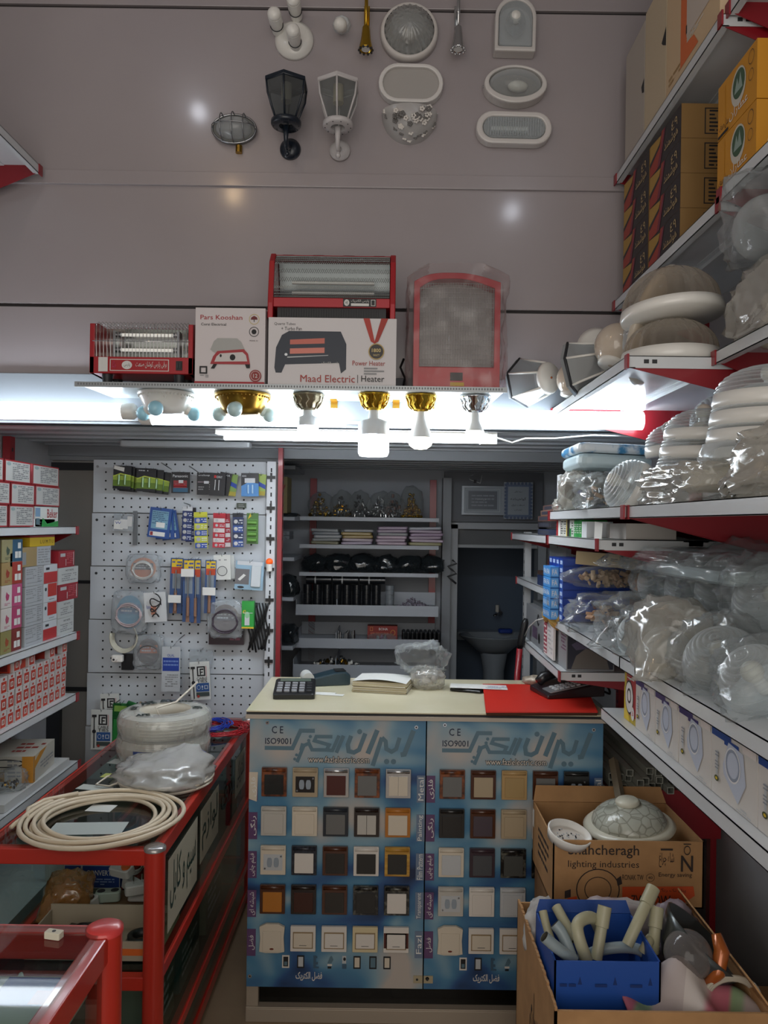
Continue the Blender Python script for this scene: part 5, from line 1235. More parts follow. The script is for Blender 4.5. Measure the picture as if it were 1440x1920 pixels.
card(213, 964, 250, 996, .03, CB, [('r', .05, .5, .1, .62, PAPER), ('r', .35, .75, .15, .7, mat('#cfd0cf', .6)), ('t', .1, .4, .4, .55, 'W', BLUE), ('r', .7, .95, .3, .9, mat('#c9cac9', .6))], 'clear_packet', 'clear packet of white slips beneath the green batteries', 3)
card(250, 958, 257, 1022, .012, '#6a6e72', [], 'grey_strip', 'narrow grey strip hanging under the green batteries', 0, hk=False, cat='strip')
for i, (a, b_, c, d, rt) in enumerate(((302, 958, 334, 1012, -9), (292, 955, 326, 1011, -3), (280, 952, 320, 1009, 6))):
    card(a, b_, c, d, .025 + .015 * i, '#234a8c', [('r', .12, .88, .3, .9, mat('#6f9ab0', .35)), ('L', .15, .85, .45, .88, 7, mat('#3a5a7a', .4)), ('r', .35, .75, .35, .52, PAPER), ('r', .1, .8, .06, .2, PAPER), ('r', .12, .25, .07, .19, mat('#8a2a30', .5))], 'screwdriver_set', 'blue blister card of precision screwdrivers, %s of three' % ('rear', 'middle', 'front')[i], rt, .006, group='blue screwdriver cards')
def strip(u0, v0, u1, v1, dy, base, lab, cells, rot=0, topc=None, second=None):
    n_ = cells; it = []
    for i in range(n_):
        z0, z1 = i * .86 / n_ + .01, (i + 1) * .86 / n_ - .01
        it.append(('r', .04, .96, z0, z1, second[i % len(second)] if second else mat('#b9c3d6', .4)))
        it.append(('L', .55, .95, z0 + .02, z1 - .02, 2, LBL))
    if topc: it.append(('r', 0, 1, .88, 1, topc))
    bl = [(.12, .5, i * .86 / n_ + .03, (i + 1) * .86 / n_ - .03, mat('#c3c7cc', .2, .7), 'o') for i in range(n_)]
    return card(u0, v0, u1, v1, dy, base, it, 'button_cell_strip', lab, rot, .003, None, bl, 'button cell strip', 'button cell strips')
strip(348, 952, 368, 1016, .03, '#1c2a5a', 'dark blue strip of button cells at the left of the strips', 5, -2, mat('#15161a', .5), [mat('#22386f', .4)])
strip(342, 950, 360, 1014, .045, '#1c2a5a', 'front dark blue strip of button cells beside the screwdriver cards', 5, 2, mat('#c9ccd0', .5), [mat('#1d3168', .4)])
strip(365, 960, 389, 1029, .05, '#b9b93a', 'yellow-headed strip of button cells', 5, -2, mat('#c2c23c', .5), [mat('#2a4a9a', .4), mat('#b9c04a', .4)])
strip(414, 963, 432, 1026, .03, '#8c2030', 'rear red strip of button cells', 6, -3, None, [mat('#c9c3c4', .4), mat('#a32c3a', .4)])
strip(400, 962, 422, 1027, .05, '#b02434', 'front red strip of button cells', 6, 1, mat('#b02434', .5), [mat('#b32c3c', .4), mat('#c9bcbc', .4)])
strip(437, 962, 456, 1026, .045, '#22386a', 'dark blue strip of button cells right of the red strips', 4, -1, mat('#20242c', .5), [mat('#2a4a8c', .4), mat('#23304f', .4)])
card(463, 962, 484, 1020, .045, '#3f6a2e', [('r', .05, .95, .05, .8, mat('#4f7f38', .3)), ('p', [(.1, .8), (.3, 1), (.4, .9)], YEL)], 'battery_strip', 'green strip of four small batteries at the right', 0, .003, None, [(.12, .88, .06 + .19 * i, .19 + .19 * i, mat('#6fa050', .15, .3), 'h') for i in range(4)])
def cable_pack(u0, v0, u1, v1, dy, cm, label, rot=0, base=CB, cols=(), n=5, name='cable_packet'):
    p0, p1 = at(u0, v0, YP - dy), at(u1, v1, YP - dy); w, h = p1.x - p0.x, p0.z - p1.z
    t = empty(name, TR((p0.x + p1.x) / 2, YP - dy, (p0.z + p1.z) / 2) @ RY(rot), label, 'cable packet')
    b = MB(); rr = random.Random(int(u0)); r_ = min(w, h) * .36
    for k in range(n):
        b.tube([(r_ * (1 + .08 * rr.uniform(-1, 1)) * cos(a) * .98, -.006 - .002 * k, -h * .06 + r_ * (1 + .06 * sin(k)) * sin(a) * (.8 if k % 2 else .92)) for a in [i * pi / 10 for i in range(20)]], .0024, cm, 6, True)
    b.build('cable_coil', t)
    if cols:
        b = MB(); b.prism([(x * .86, y) for x, y in oval(w * .44, h * .40)], .002, cols[0], TR(0, 0, 0) @ OUT)
        if len(cols) > 1: b.deco(FR((-w * .3, -.0025, -h * .1), (1, 0, 0), (0, 0, 1)), w * .6, h * .3, [('r', 0, 1, .2, 1, cols[1]), ('L', .1, .9, .3, .9, 2, LBL)])
        b.build('insert_card', t)
    b = MB(); crumple(b, w / 2, .014, h / 2, base, None, int(u0 + v0), .07, 5, 4, None, False, boxy=.4); b.build('bag_film', t)
    b = MB(); b.tube([(0, dy * .95, h / 2), (0, -.015, h / 2 - .01)], .0014, STEEL, 5); b.build('hook', t)
    return t
cable_pack(238, 1040, 300, 1092, .04, mat('#c9c9c6', .4), 'clear bag with orange card and grey cable below the screwdriver cards', 0, CB, (mat('#c96a1e', .4), DARK), 6)
cable_pack(211, 1108, 275, 1188, .05, mat('#b9a8ac', .4), 'clear bag with a sky blue card and white cable', 2, CB, (mat('#2f8fb0', .4), mat('#1f6f9a', .4)), 7)
card(272, 1110, 312, 1166, .06, '#c9ccce', [('e', .35, .4, .2, .26, mat('#bfc0c0', .5)), ('t', .1, .3, .45, .58, 'fone', BLUE), ('r', .3, .55, .25, .55, mat('#c98a72', .5)), ('p', [(.7, .6), (.78, .8), (.8, .55)], INK)], 'cable_packet', 'white bag with a coiled black cable beside the sky blue one', -4, .008, cat='cable packet')
p = at(290, 1140, YP - .085); b = MB(); b.tube([(p.x + .025 * sin(i * .5) * (1 - i * .01), YP - .08, p.z + .05 - i * .0028 + .012 * cos(i * .8)) for i in range(34)], .0026, BLACK, 6)
tag(b.build('earphone_lead'), 'short black cord on the front of the white cable bag', 'cord')
for i, (a, b_, c, d, rt, st) in enumerate(((320, 1046, 342, 1150, 1, 1120), (360, 1048, 376, 1168, 0, 0), (344, 1048, 364, 1166, 0, 1072), (385, 1050, 404, 1150, 1, 1106))):
    it = [('r', .1, .95, .82, .98, YEL), ('r', .1, .95, .72, .84, mat('#b9472a', .5)), ('r', .2, .85, .45, .72, mat('#7f8a94', .5)), ('L', .15, .9, .84, .96, 2, BLUE), ('p', [(.3, .0), (.62, .0), (.58, .42), (.36, .42)], mat('#8c6a56', .5))]
    t = card(a, b_, c, d, .03 + .012 * i, '#33507f', it, 'screwdriver_card', 'slim blue card with a wooden-handled tester, %s from the left' % ORD[(0, 2, 1, 3)[i]], rt, .006, group='tester cards', cat='tool packet')
    pp = at((a + c) / 2, (b_ + d) / 2, YP - .045); hh_ = .10
    MB().cyl(.007, -.11, -.03, mat('#8c6a56', .5), TR(0, -.014, 0), 12).cyl(.003, -.03, .07, STEEL, TR(0, -.014, 0), 8).build('screwdriver', t)
    if st:
        z_ = at(a, st, YP).z - pp.z; MB().box(-.028, .028, -.026, -.0255, z_ - .017, z_ + .017, PAPER).build('price_tag', t)
card(407, 1042, 440, 1086, .03, '#c9ccca', [], 'doorbell_box', 'white packet behind the ring packet', -5, .006)
card(402, 1040, 433, 1087, .045, '#d3d4d0', [('o', .5, .35, .3, .2, .12, DARK), ('e', .5, .35, .26, .17, mat('#c3c4c0', .5)), ('L', .3, .8, .75, .85, 1, GREY)], 'doorbell_box', 'white packet with a black ring print', -2, .01)
card(442, 1052, 494, 1106, .05, '#8fb0c6', [('r', .0, .5, .18, .72, mat('#6c6a6c', .4)), ('p', [(.1, .35), (.3, .55), (.38, .5), (.18, .3)], PAPER), ('r', .05, .95, .86, 1, LBL), ('e', .22, .08, .12, .04, DARK)], 'remote_switch_kit', 'light blue blister with a grey module and a white remote', 3, .008, None, [(.58, .92, .12, .86, mat('#c6ccd0', .35), 'b')], 'packet')
cable_pack(390, 1126, 456, 1195, .06, mat('#4a3f4c', .4), 'shiny bag of dark cable with an orange lower edge', 0, CB, (mat('#4a2f2c', .4), mat('#3a3040', .4)), 7)
card(394, 1150, 458, 1208, .025, '#2a1620', [('L', .6, .9, .1, .3, 1, mat('#7a4a5a', .5))], 'dark_packet', 'dark purple packet behind the shiny cable bag', 0, .02)
card(456, 1126, 478, 1177, .06, '#1f9a3a', [('r', 0, 1, 0, .06, YEL), ('r', .25, .65, .12, .5, LBL), ('e', .45, .5, .2, .12, mat('#8fc79a', .4)), ('b', .08, .35, .55, .68, '42', YEL), ('r', .1, .9, .56, .58, LBL)], 'adapter_box', 'bright green box with a white plug print', 0, .03)
b = MB(); rr = random.Random(2); p = at(476, 1130, YP - .03)
for k in range(9): b.tube([(p.x + .01 * k - .02 + .006 * sin(i + k), YP - .02 - .003 * k, p.z - .02 * i * (1 + .1 * rr.random())) for i in range(11)], .004, BLACK, 6)
tag(b.build('black_cables'), 'bundle of black leads hanging behind the green box', 'cable')
# lower items
b = MB(); p = at(233, 1195, YP - .04)
for k in range(6): b.tube([(p.x + (.05 + .002 * k) * cos(a), YP - .03 - .004 * k, p.z + .055 * sin(a) * (1 + .04 * k)) for a in [pi * .9 + i * pi / 12 * 1.1 for i in range(16)]], .0035, mat('#bcb9a8', .5), 6)
t = empty('extension_lead', (0, 0, 0), 'coiled cream extension lead with a white plug', 'extension lead'); b.build('coil', t)
q = at(222, 1240, YP - .05); MB().rbox(.05, .03, .03, .01, WPL, TR(q.x, YP - .06, q.z)).cyl(.009, 0, .02, WPL, TR(q.x - .005, YP - .075, q.z + .015) @ OUT, 14).cyl(.005, 0, .021, DARK, TR(q.x - .005, YP - .075, q.z + .015) @ OUT, 10).build('plug', t)
q = at(236, 1252, YP - .03); MB().box(q.x - .02, q.x + .03, YP - .03, YP - .01, q.z - .01, q.z + .06, BLACK).build('socket_block', t)
cable_pack(252, 1190, 306, 1254, .035, mat('#4a4544', .5), 'dark round sponge-like disc in a bag with an orange base', 0, CB, (mat('#3c3634', .6), mat('#c9601e', .5)), 4, 'disc_packet')
card(305, 1212, 338, 1296, .055, '#b9bec2', [('r', .05, .95, .46, .76, mat('#1f3f9a', .4)), ('L', .1, .9, .56, .72, 2, mat('#6f8ac6', .4)), ('L', .2, .9, .1, .4, 6, GREY), ('t', .3, .7, .78, .84, 'OLAL', BLUE)], 'foil_packet', 'silver sachet with a blue band hanging low on the pegboard', 0, .01)
def ties(u0, v0, u1, v1, dy, lab, rot=0):
    card(u0, v0, u1, v1, dy, '#cfd2cf', [('f', .36, .78, .62, .88, .07, INK), ('r', .5, .7, .78, .82, INK), ('r', .5, .56, .66, .82, INK), ('r', .5, .66, .71, .74, INK), ('r', .82, .84, .6, .88, RED), ('b', .34, .86, .54, .60, 'CABLE', INK), ('b', .34, .86, .455, .53, 'TIES', INK),
        ('r', .28, .94, .22, .44, mat('#24508c', .5)), ('o', .42, .33, .09, .06, .2, LBL), ('t', .56, .64, .27, .38, '!', LBL), ('f', .70, .88, .28, .38, .03, LBL), ('r', .28, .94, .1, .2, mat('#3f4a48', .5)), ('e', .38, .1, .07, .035, mat('#a3342a', .5)), ('r', .14, .19, .04, .84, INK), ('e', .165, .46, .09, .05, INK), ('r', .06, .28, .82, .88, INK)],
        'cable_tie_packet', lab, rot, .006, group='cable tie packets')
card(355, 1218, 398, 1250, .03, CB, [], 'clear_packet', 'empty clear sleeve top behind the hanging cable tie packet', 4)
ties(358, 1240, 394, 1312, .05, 'cable tie packet hanging low at the centre of the pegboard', -4)
ties(190, 1300, 224, 1370, .02, 'rear cable tie packet behind the front one at the left end', -2)
ties(172, 1330, 210, 1405, .05, 'front cable tie packet at the lower left end of the pegboard', 0)
card(212, 1318, 240, 1392, .03, clear('green_bag', '#8fc090', .35, .2, .3, 0, 20, '#2f8a44'), [('r', .1, .5, .05, .6, mat('#1f7a34', .4)), ('r', .55, .9, .05, .7, mat('#3f9a4a', .4)), ('r', .1, .9, .8, .95, mat('#7fa84a', .4))], 'green_tie_packet', 'bright green see-through packet behind the cable rings', 3, .012)
b = MB(); p = at(240, 1318, YP - .06); q = at(290, 1342, YP - .08)
b.tube([p, (p + q) / 2 + Vector((0, 0, .004)), q], [.012, .014, .012], mat('#1f6a34', .4), 8); tag(b.build('green_tool'), 'dark green tool handle poking up behind the cable reels', 'tool')
b = MB(); p = at(262, 1318, YP - .07); q = at(300, 1345, YP - .09); b.tube([p, q], .009, mat('#9a8a6a', .5), 8); b.cyl(.014, -.008, .008, mat('#6a3a2a', .4), TR(at(272, 1322, YP - .08)) @ OUT, 14); tag(b.build('brush_handle'), 'tan brush handle poking up behind the cable reels', 'tool')
for (u, v, du, dv) in ((303, 868, 18, 12), (355, 874, 20, 14), (200, 1330, 25, -18), (345, 943, 12, 4), (346, 1190, -16, 14)):
    p = at(u, v, YP); q = at(u + du, v + dv, YP - .06)
    tag(MB().tube([p, (p + q) / 2, q], .0022, STEEL, 6).build('peg_hook'), 'bare steel hook on the pegboard near %s' % {303: 'the single black and red blister', 355: 'the black battery cards', 200: 'the lower left cable ties', 345: 'the blue button cell strips', 346: 'the silver sachet'}[u], 'hook')
# ---------------------------------------------------------------- rear shelving
def onp(u, v, z):
    """point of the picture that lies on the horizontal plane z"""
    du, dv = u - U0, v - V0
    x = du * cos(ROLL) + dv * sin(ROLL); y = -du * sin(ROLL) + dv * cos(ROLL)
    Y = (EYE - z) * F / y
    return Vector((x / F * Y, Y, z))
YB = 4.42; BX0, BX1 = -.515, .285
def hb(v, Y=YB): return at(690, v, Y).z
RS = mat('#aab0b8', .45)
t = empty('rear_rack', (-.115, 4.55, .5), 'tall white shelf rack with red uprights against the rear wall', 'rack')
for x in (BX0 + .05, BX1 - .02):
    MB().box(x - .115, x - .075 + .0, .14, .16, -.3, 1.42, SHR).build('upright', t) if 0 else MB().box(x + .115 - .02, x + .115 + .02, .13, .16, -.3, 1.42, SHR).build('upright', t)
levels = [(970, 0, .022), (1022, 0, .022), (1074, 0, .022), (1135, .06, .06), (1198, .08, .055), (1247, .10, .10)]
LZ = []
for i, (v, fw, lip) in enumerate(levels):
    z = hb(v, YB - fw) - lip * .0; LZ.append(z)
    b = MB(); y0 = YB - fw
    b.box(BX0 - fw * .15, BX1, y0, 4.70, z - lip * (1 if lip < .03 else .5), z - lip * (1 if lip < .03 else .5) + .003, RS)
    b.box(BX0 - fw * .15, BX1, y0 - .002, y0, z - lip, z, RS)
    if lip > .03:
        b.box(BX0 - fw * .15, BX0 - fw * .15 + .003, y0, 4.70, z - lip, z + .03, RS); b.box(BX0 + .22, BX0 + .224, y0 + .02, 4.70, z - lip, z + .03, RS); b.box(BX0 - .01, BX1, 4.68, 4.683, z - lip, z + .05, RS)
    o = b.build('tray' if lip > .03 else 'shelf_board', t, loc=None)
    o.location = (.115, -4.55, -.5)
for x in (BX0 - .01, BX1 + .035):
    for v in ((906,), (1115,)):
        pass
zb_ = LZ[0] + .002
def heap(name, x, y, z, rx, rz, mats, n, s, label, group, shape='cyl', seed=1, film=True):
    t = empty(name, (x, y, z), label, 'bag of fittings', group)
    rr = random.Random(seed); b = MB()
    for i in range(n):
        q = rr.random() ** .5; a = rr.uniform(0, 2 * pi); hh = (1 - q) * rz * 2 * rr.uniform(.3, 1) + s * .5
        A = TR(rx * q * cos(a), .06 * q * sin(a), hh) @ RZ(rr.uniform(0, 360)) @ RX(rr.uniform(0, 180)); m = rr.choice(mats); k = s * rr.uniform(.6, 1.3)
        if shape == 'cyl': b.cyl(k * .6, -k * .7, k * .7, m, A, 8)
        else: b.sphere(k, m, A, 8, 5)
    o = b.build('fittings', t); o['kind'] = 'stuff'
    if film:
        b = MB(); crumple(b, rx * 1.08, .075, rz * 1.12, BAG, TR(0, 0, rz * .85), seed + 90, .14, 6, 3); b.build('bag_film', t)
    return t
for i, (u, mm, s, shp, lb) in enumerate(((600, [GOLD, BRASS, STEEL], .010, 'ball', 'gold and grey'), (640, [GOLD, STEEL, DARK], .011, 'cyl', 'dark and gold'), (675, [STEEL, CHROME, DARK], .012, 'cyl', 'dark silver'), (712, [CHROME, STEEL], .012, 'cyl', 'bright silver'), (738, [STEEL, mat('#7a5a50', .4, .5)], .012, 'cyl', 'bronze-tinged'), (772, [GOLD, BRASS, GOLD], .008, 'ball', 'glittering gold'))):
    p = at(u, 960, 4.52); heap('fittings_bag', p.x, 4.53, zb_, .062, .075 if i != 5 else .09, mm, 90 if s > .009 else 170, s, lb + ' fittings bag on the top board of the rear rack', 'bags of fittings', shp, i + 3)
# packets
zz = LZ[1] + .002
pc = ['#8b8e90', '#a8a090', '#8f7f90', '#9a8a9a', '#a08a52', '#a59ca6', '#7f8288']
rr = random.Random(8)
for s_, (u0, u1, n_, cols) in enumerate(((585, 638, 5, ['#7c7a62', '#8b8e90', '#8b9096', '#6f7680', '#8f9498']), (642, 700, 5, ['#9a8ea4', '#a89aa8', '#9a8450', '#a08c56', '#7a7c80']), (705, 762, 6, ['#a894a4', '#a08ea0', '#b09aac', '#7f8288', '#8c7c90', '#94829a']), (768, 830, 6, ['#8f8c62', '#a594a8', '#8c7c90', '#a08ca4', '#8f7f94', '#8f94a0']))):
    x0, x1 = at(u0, 1000, 4.42).x, at(u1, 1000, 4.42).x
    for i in range(n_):
        o = MB().rbox(x1 - x0, .17, .017, .012, mat(cols[i % len(cols)], .45, 0, .3)).build('flat_packet'); o.location = ((x0 + x1) / 2 + rr.uniform(-.008, .008), 4.50, zz + i * .0178); o.rotation_euler = (0, rr.uniform(-.02, .02), rr.uniform(-.08, .08))
        tag(o, '%s packet in the %s pile on the rear rack, %s from the bottom' % ('pinkish grey' if cols[i % len(cols)][1] in '9a' else 'dull grey', ('leftmost', 'yellow-banded', 'third', 'rightmost')[s_], ORD[i]), 'packet', 'packet piles on the rear rack')
for i in range(6):
    p = at(590 + i * 44, 1060, 4.5); loose_bag(p.x, 4.55, LZ[2] + .002, .075, .08, .052, 'dark shiny bag on the third board of the rear rack, %s from the left' % ORD[i], 100 + i, BAGD, 0, None, .2, inner=blob([mat('#1f2824', .5), DARK, mat('#2a3a34', .4)], 26, .016, .055, .06, .035, i, 'dark_parts'), sub=3, group='dark bags on the rear rack')
z = LZ[3] - .03 + .003
for i in range(9):
    x = at(578 + i * 18.3, 1110, 4.5).x
    w = mat('#7f868c', .4) if i == 8 else mat('#16191e', .35, 0, .2)
    b = MB()
    for k in range(5): b.cyl(.0255, .0005 + k * .027, .0265 + k * .027, w, None, 18)
    o = b.build('tape_stack'); o.location = (x + (.02 if i == 8 else 0), 4.46, z); tag(o, ('pale grey tape roll stack at the right end of the black ones' if i == 8 else 'black tape roll stack in the deep tray, %s from the left' % ORD[i]), 'tape rolls', 'black tape stacks')
for i in range(3):
    p0, p1 = at(575 + i * 50, 1090, 4.5), at(623 + i * 50, 1090, 4.5)
    o = MB().cyl(.024, 0, p1.x - p0.x - .003, mat('#1a1d22', .35, 0, .3), RY(90), 18).cyl(.0243, .05, .058, LGREY, RY(90), 18).build('tape_roll'); o.location = (p0.x, 4.48, z + .161)
    tag(o, 'black roll lying across the tape stacks, %s from the left' % ORD[i], 'roll', 'rolls lying on the tape stacks')
p = at(775, 1120, 4.42); heap('clip_heap', p.x, 4.44, z, .105, .035, [mat('#8d8794', .5), mat('#6f6a78', .5)], 150, .010, 'heap of mauve-grey cable clips in the deep tray', None, 'cyl', 40, False)
z = LZ[4] - .027 + .003
p = at(650, 1190, 4.42); t = empty('plug_group', (p.x, 4.45, z), 'grey metal plugs standing in the white tray', 'plugs')
rr = random.Random(4)
b = MB()
for i in range(16): b.cyl(.009, 0, rr.uniform(.03, .055), STEEL, TR(rr.uniform(-.06, .06), rr.uniform(-.05, .05), 0), 10, .006)
o = b.build('metal_plugs', t); o['kind'] = 'stuff'
p0, p1 = at(689, 1190, 4.50), at(745, 1190, 4.50)
carton('tool_carton', p0.x, p1.x, 4.50, 4.56, z, z + .078, mat('#8c2a22', .5), {'-y': [('b', .38, .68, .66, .85, 'BOHA', PAPER), ('f', .08, .18, .6, .9, .04, mat('#c97a3a', .5)), ('o', .85, .5, .08, .2, .2, mat('#c9903a', .5)), ('L', .1, .7, .25, .5, 3, mat('#c97a5a', .5))]}, 'red carton lettered in white standing in the white tray')
loose_bag((p0.x + p1.x) / 2, 4.455, z, .07, .035, .022, 'small bag of pink-grey parts before the red carton', 120, BAG, 0, None, .2, inner=blob([mat('#8f6a86', .5), GREY], 16, .01, .05, .02, .015, 5), sub=3)
for i in range(9):
    for k in range(3):
        p = at(757 + i * 8.2, 1190, 4.44)
        o = MB().cyl(.011, 0, .05, BLACK, None, 12).sphere(.011, DARK, TR(0, 0, .05), 10, 6).build('black_connector'); o.location = (p.x, 4.42 + k * .04, z)
        tag(o, 'black connector standing in the white tray, %s across, %s row back' % (ORD[i], ORD[k]), 'connector', 'black connectors in the tray')
z = LZ[5] - .05 + .003
p = at(627, 1250, 4.40); heap('plug_heap', p.x, 4.42, z + .02, .14, .035, [BLACK, WPL, DARK, BRASS], 70, .012, 'heap of black and white plugs in the lowest tray', None, 'cyl', 41, False)
p = at(720, 1250, 4.40); heap('part_heap', p.x, 4.42, z + .01, .07, .012, [GREY, DARK], 14, .010, 'few dull parts lying in the right half of the lowest tray', None, 'cyl', 42, False)
# narrow side rack
SX0, SX1 = at(519, 1000, 4.2).x, at(552, 1000, 4.2).x
t = empty('narrow_side_rack', ((SX0 + SX1) / 2, 4.3, .6), 'narrow shelf rack squeezed between the red post and the rear rack', 'rack')
for v in (873, 969, 1045, 1120, 1212):
    z = at(540, v, 4.2).z - .6; b = MB(); b.box(-.07, (SX1 - SX0) / 2, -.10, .35, z - .02, z, RS); b.build('shelf_board', t)
z = at(540, 969, 4.2).z
carton('beige_carton', SX0 + .01, SX1 - .045, 4.22, 4.4, z + .02, z + .22, mat('#8f845c', .7), {'-y': [('p', [(.2, .6), (.7, .8), (.75, .75), (.3, .5)], mat('#8c3a34', .6))]}, 'worn beige carton on the top of the narrow side rack')
loose_bag((SX0 + SX1) / 2, 4.28, z + .001, .06, .05, .012, 'dark crumpled packet under the worn beige carton', 130, BAGD, sub=3)
for i in range(2): carton('flat_label_box', SX0, SX1 - .03, 4.22, 4.4, z - .10 - i * .024, z - .08 - i * .024, mat('#7f858c', .5), {'-y': [('t', .5, .8, .2, .8, 'TEL', INK)]}, 'grey labelled flat box in the narrow side rack, %s one' % ('upper', 'lower')[i])
for v, lb in ((1120, 'grey-green'), (1212, 'black')):
    z = at(540, v, 4.2).z; loose_bag((SX0 + SX1) / 2 + .01, 4.3, z + .001, .055, .08, .06, lb + ' bundle in the narrow side rack', 131 + v, BAGD, sub=3, inner=blob([DARK, mat('#4a5a5c', .5)], 14, .02, .04, .05, .04, v))

# washroom things and certificates
p = at(918, 1200, 5.45)
t = empty('pedestal_basin', (p.x + .03, 5.45, 0), 'white pedestal wash basin in the dark washroom', 'basin')
CER = mat('#9fa9b2', .2, 0, .4); zt_ = at(905, 1196, 5.3).z
MB().lathe([(.001, -.13), (.10, -.13), (.19, -.05), (.245, -.005), (.25, .0), (.235, .004), (.20, -.03), (.1, -.08), (.001, -.09)], CER, 36, TR(0, 0, zt_), 1, .8).build('bowl', t)
MB().lathe([(.10, 0), (.085, .1), (.075, zt_ - .25), (.10, zt_ - .12)], CER, 24).build('pedestal', t)
MB().box(-.25, .25, .12, .26, zt_ - .06, zt_ + .004, CER).build('deck', t, bev=.01)
t = empty('wall_tap', at(935, 1148, 5.72), 'chrome wall tap above the basin', 'tap')
MB().cyl(.02, 0, .04, CHROME, OUT, 14).tube([(0, -.03, 0), (-.02, -.10, 0), (-.05, -.14, -.01)], .011, CHROME, 10).build('spout', t)
MB().cyl(.014, 0, .05, WPL, TR(-.02, -.06, .01), 12).build('handle', t)
tag(MB().rbox(.10, .06, .03, .02, BLUE, TR(p.x + .12, 5.52, zt_ + .006)).build('soap_dish'), 'blue soap dish on the back of the wash basin', 'soap dish')
def cert(u0, v0, u1, v1, Y, label, fr, blue=False):
    a, b_ = at(u0, v0, Y), at(u1, v1, Y); w, h = b_.x - a.x, a.z - b_.z
    t = empty('framed_certificate', ((a.x + b_.x) / 2, Y, b_.z), label, 'certificate')
    MB().ring([(-w / 2, 0), (w / 2, 0), (w / 2, h), (-w / 2, h)], [(-w * .44, h * .06), (w * .44, h * .06), (w * .44, h * .94), (-w * .44, h * .94)], .012, fr, OUT).build('frame', t)
    b = MB(); b.box(-w * .45, w * .45, -.004, 0, h * .05, h * .95, mat('#8d969e', .5))
    T = FR((-w * .45, -.0042, h * .05), (1, 0, 0), (0, 0, 1)); W_, H_ = w * .9, h * .9
    if blue:
        b.deco(T, W_, H_, [('f', 0, 1, 0, 1, .10, mat('#5a6a86', .5)), ('t', .35, .65, .74, .8, fa('بسمه تعالی'), INK), ('t', .2, .8, .5, .6, fa('گواهینامه'), INK), ('t', .25, .75, .33, .4, fa('صنعت برق'), INK), ('t', .35, .65, .2, .25, fa('تهران'), INK)])
        b2 = MB()
        for i in range(10):
            for e in ((-w * .44, h * .07 + i * h * .095), (w * .44, h * .07 + i * h * .095)): b2.cyl(w * .05, 0, .0135, mat('#4f5f7c', .5), TR(e[0], 0, e[1]) @ OUT, 10)
        for i in range(7):
            for e in ((-w * .38 + i * w * .127, h * .04), (-w * .38 + i * w * .127, h * .96)): b2.cyl(w * .05, 0, .0135, mat('#4f5f7c', .5), TR(e[0], 0, e[1]) @ OUT, 10)
        b2.build('scalloped_border', t)
    else:
        b.deco(T, W_, H_, [('f', .04, .96, .06, .94, .02, mat('#a8b0b6', .5)), ('r', .12, .88, .16, .86, mat('#59606a', .4)), ('L', .2, .8, .25, .75, 4, mat('#868e96', .5)), ('t', .35, .6, .5, .58, fa('لوح تقدیر'), LGREY)])
    b.build('sheet', t)
cert(866, 911, 944, 966, 4.64, 'silver framed certificate with dark inner panel above the washroom door', mat('#8f979f', .3, .3))
cert(945, 904, 998, 974, 4.64, 'certificate with a blue scalloped border right of the silver framed one', mat('#87909a', .4), True)
o = MB().box(-.1, .1, 0, .03, -.003, .3, mat('#5a5f66', .5)).build('cork_panel'); o.location = (at(925, 975, 4.68).x, 4.68, at(925, 978, 4.68).z)
o.scale = (3.0, 1, 1); tag(o, 'grey backing panel that carries the two certificates', 'panel')
b = MB(); p = at(888, 890, 4.5); b.tube([p, p + Vector((-.03, 0, -.01)), p + Vector((-.02, 0, -.03)), p + Vector((.04, 0, -.05)), p + Vector((.05, 0, 0))], .002, LGREY, 5); b.cyl(.008, -.02, .0, DARK, TR(p + Vector((.01, 0, -.03))), 10)
tag(b.build('lamp_holder'), 'bare lamp holder and wires hanging at the rear ceiling', 'wiring')
b = MB(); p = at(848, 1050, 4.55); b.tube([p + Vector((.03 * sin(i * 2.1), 0, -.02 * i)) for i in range(8)], .006, DARK, 6); tag(b.build('hanging_cloth_strip'), 'dark twisted strap hanging on the washroom door post', 'strap')

# ---------------------------------------------------------------- counter
CY0, CY1 = 2.545, 3.06; CX0, CX1 = -.452, .715; CZ = 1.034
FRM = mat('#a99c8c', .45, .2); CT = noisy('cream_laminate', '#cdc5a6', '#d6cfb4', 4, .3, coat=.2)
t = empty('shop_counter', ((CX0 + CX1) / 2, CY0, 0), 'cream-topped shop counter with an aluminium frame in the middle of the shop', 'counter')
ox = (CX0 + CX1) / 2; w = (CX1 - CX0) / 2
MB().box(-w - .008, w + .01, -.035, CY1 - CY0, CZ - .006, CZ, CT).build('top', t, bev=.002)
b = MB(); b.box(-w - .006, w + .008, -.036, -.03, CZ - .0125, CZ - .007, INK); b.box(-w - .008, w + .01, -.04, CY1 - CY0, CZ - .026, CZ - .013, mat('#b5aa9c', .5)); b.build('top_edging', t)
b = MB()
for x in (-w, w - .04):
    for y in (-.005, CY1 - CY0 - .04): b.box(x, x + .04, y, y + .04, 0, CZ - .034, FRM)
b.box(-w, w, -.012, .03, .0, .045, FRM); b.box(-w, w, -.012, .03, .045, .05, FRM); b.box(-w, w, CY1 - CY0 - .03, CY1 - CY0, 0, .05, FRM)
b.build('frame', t, bev=.002)
MB().box(-w + .04, w - .04, .016, .02, .05, CZ - .04, sheet_glass('counter_glass', '#8f9694')).build('glass_front', t)
MB().box(-w, w, CY1 - CY0 - .045, CY1 - CY0 - .04, .05, CZ - .04, mat('#5a5650', .6)).build('back_panel', t)
for s in (-1, 1): MB().box(s * w - .003, s * w + .003, .03, CY1 - CY0 - .04, .05, CZ - .04, mat('#8a8478', .6)).build('side_panel', t)
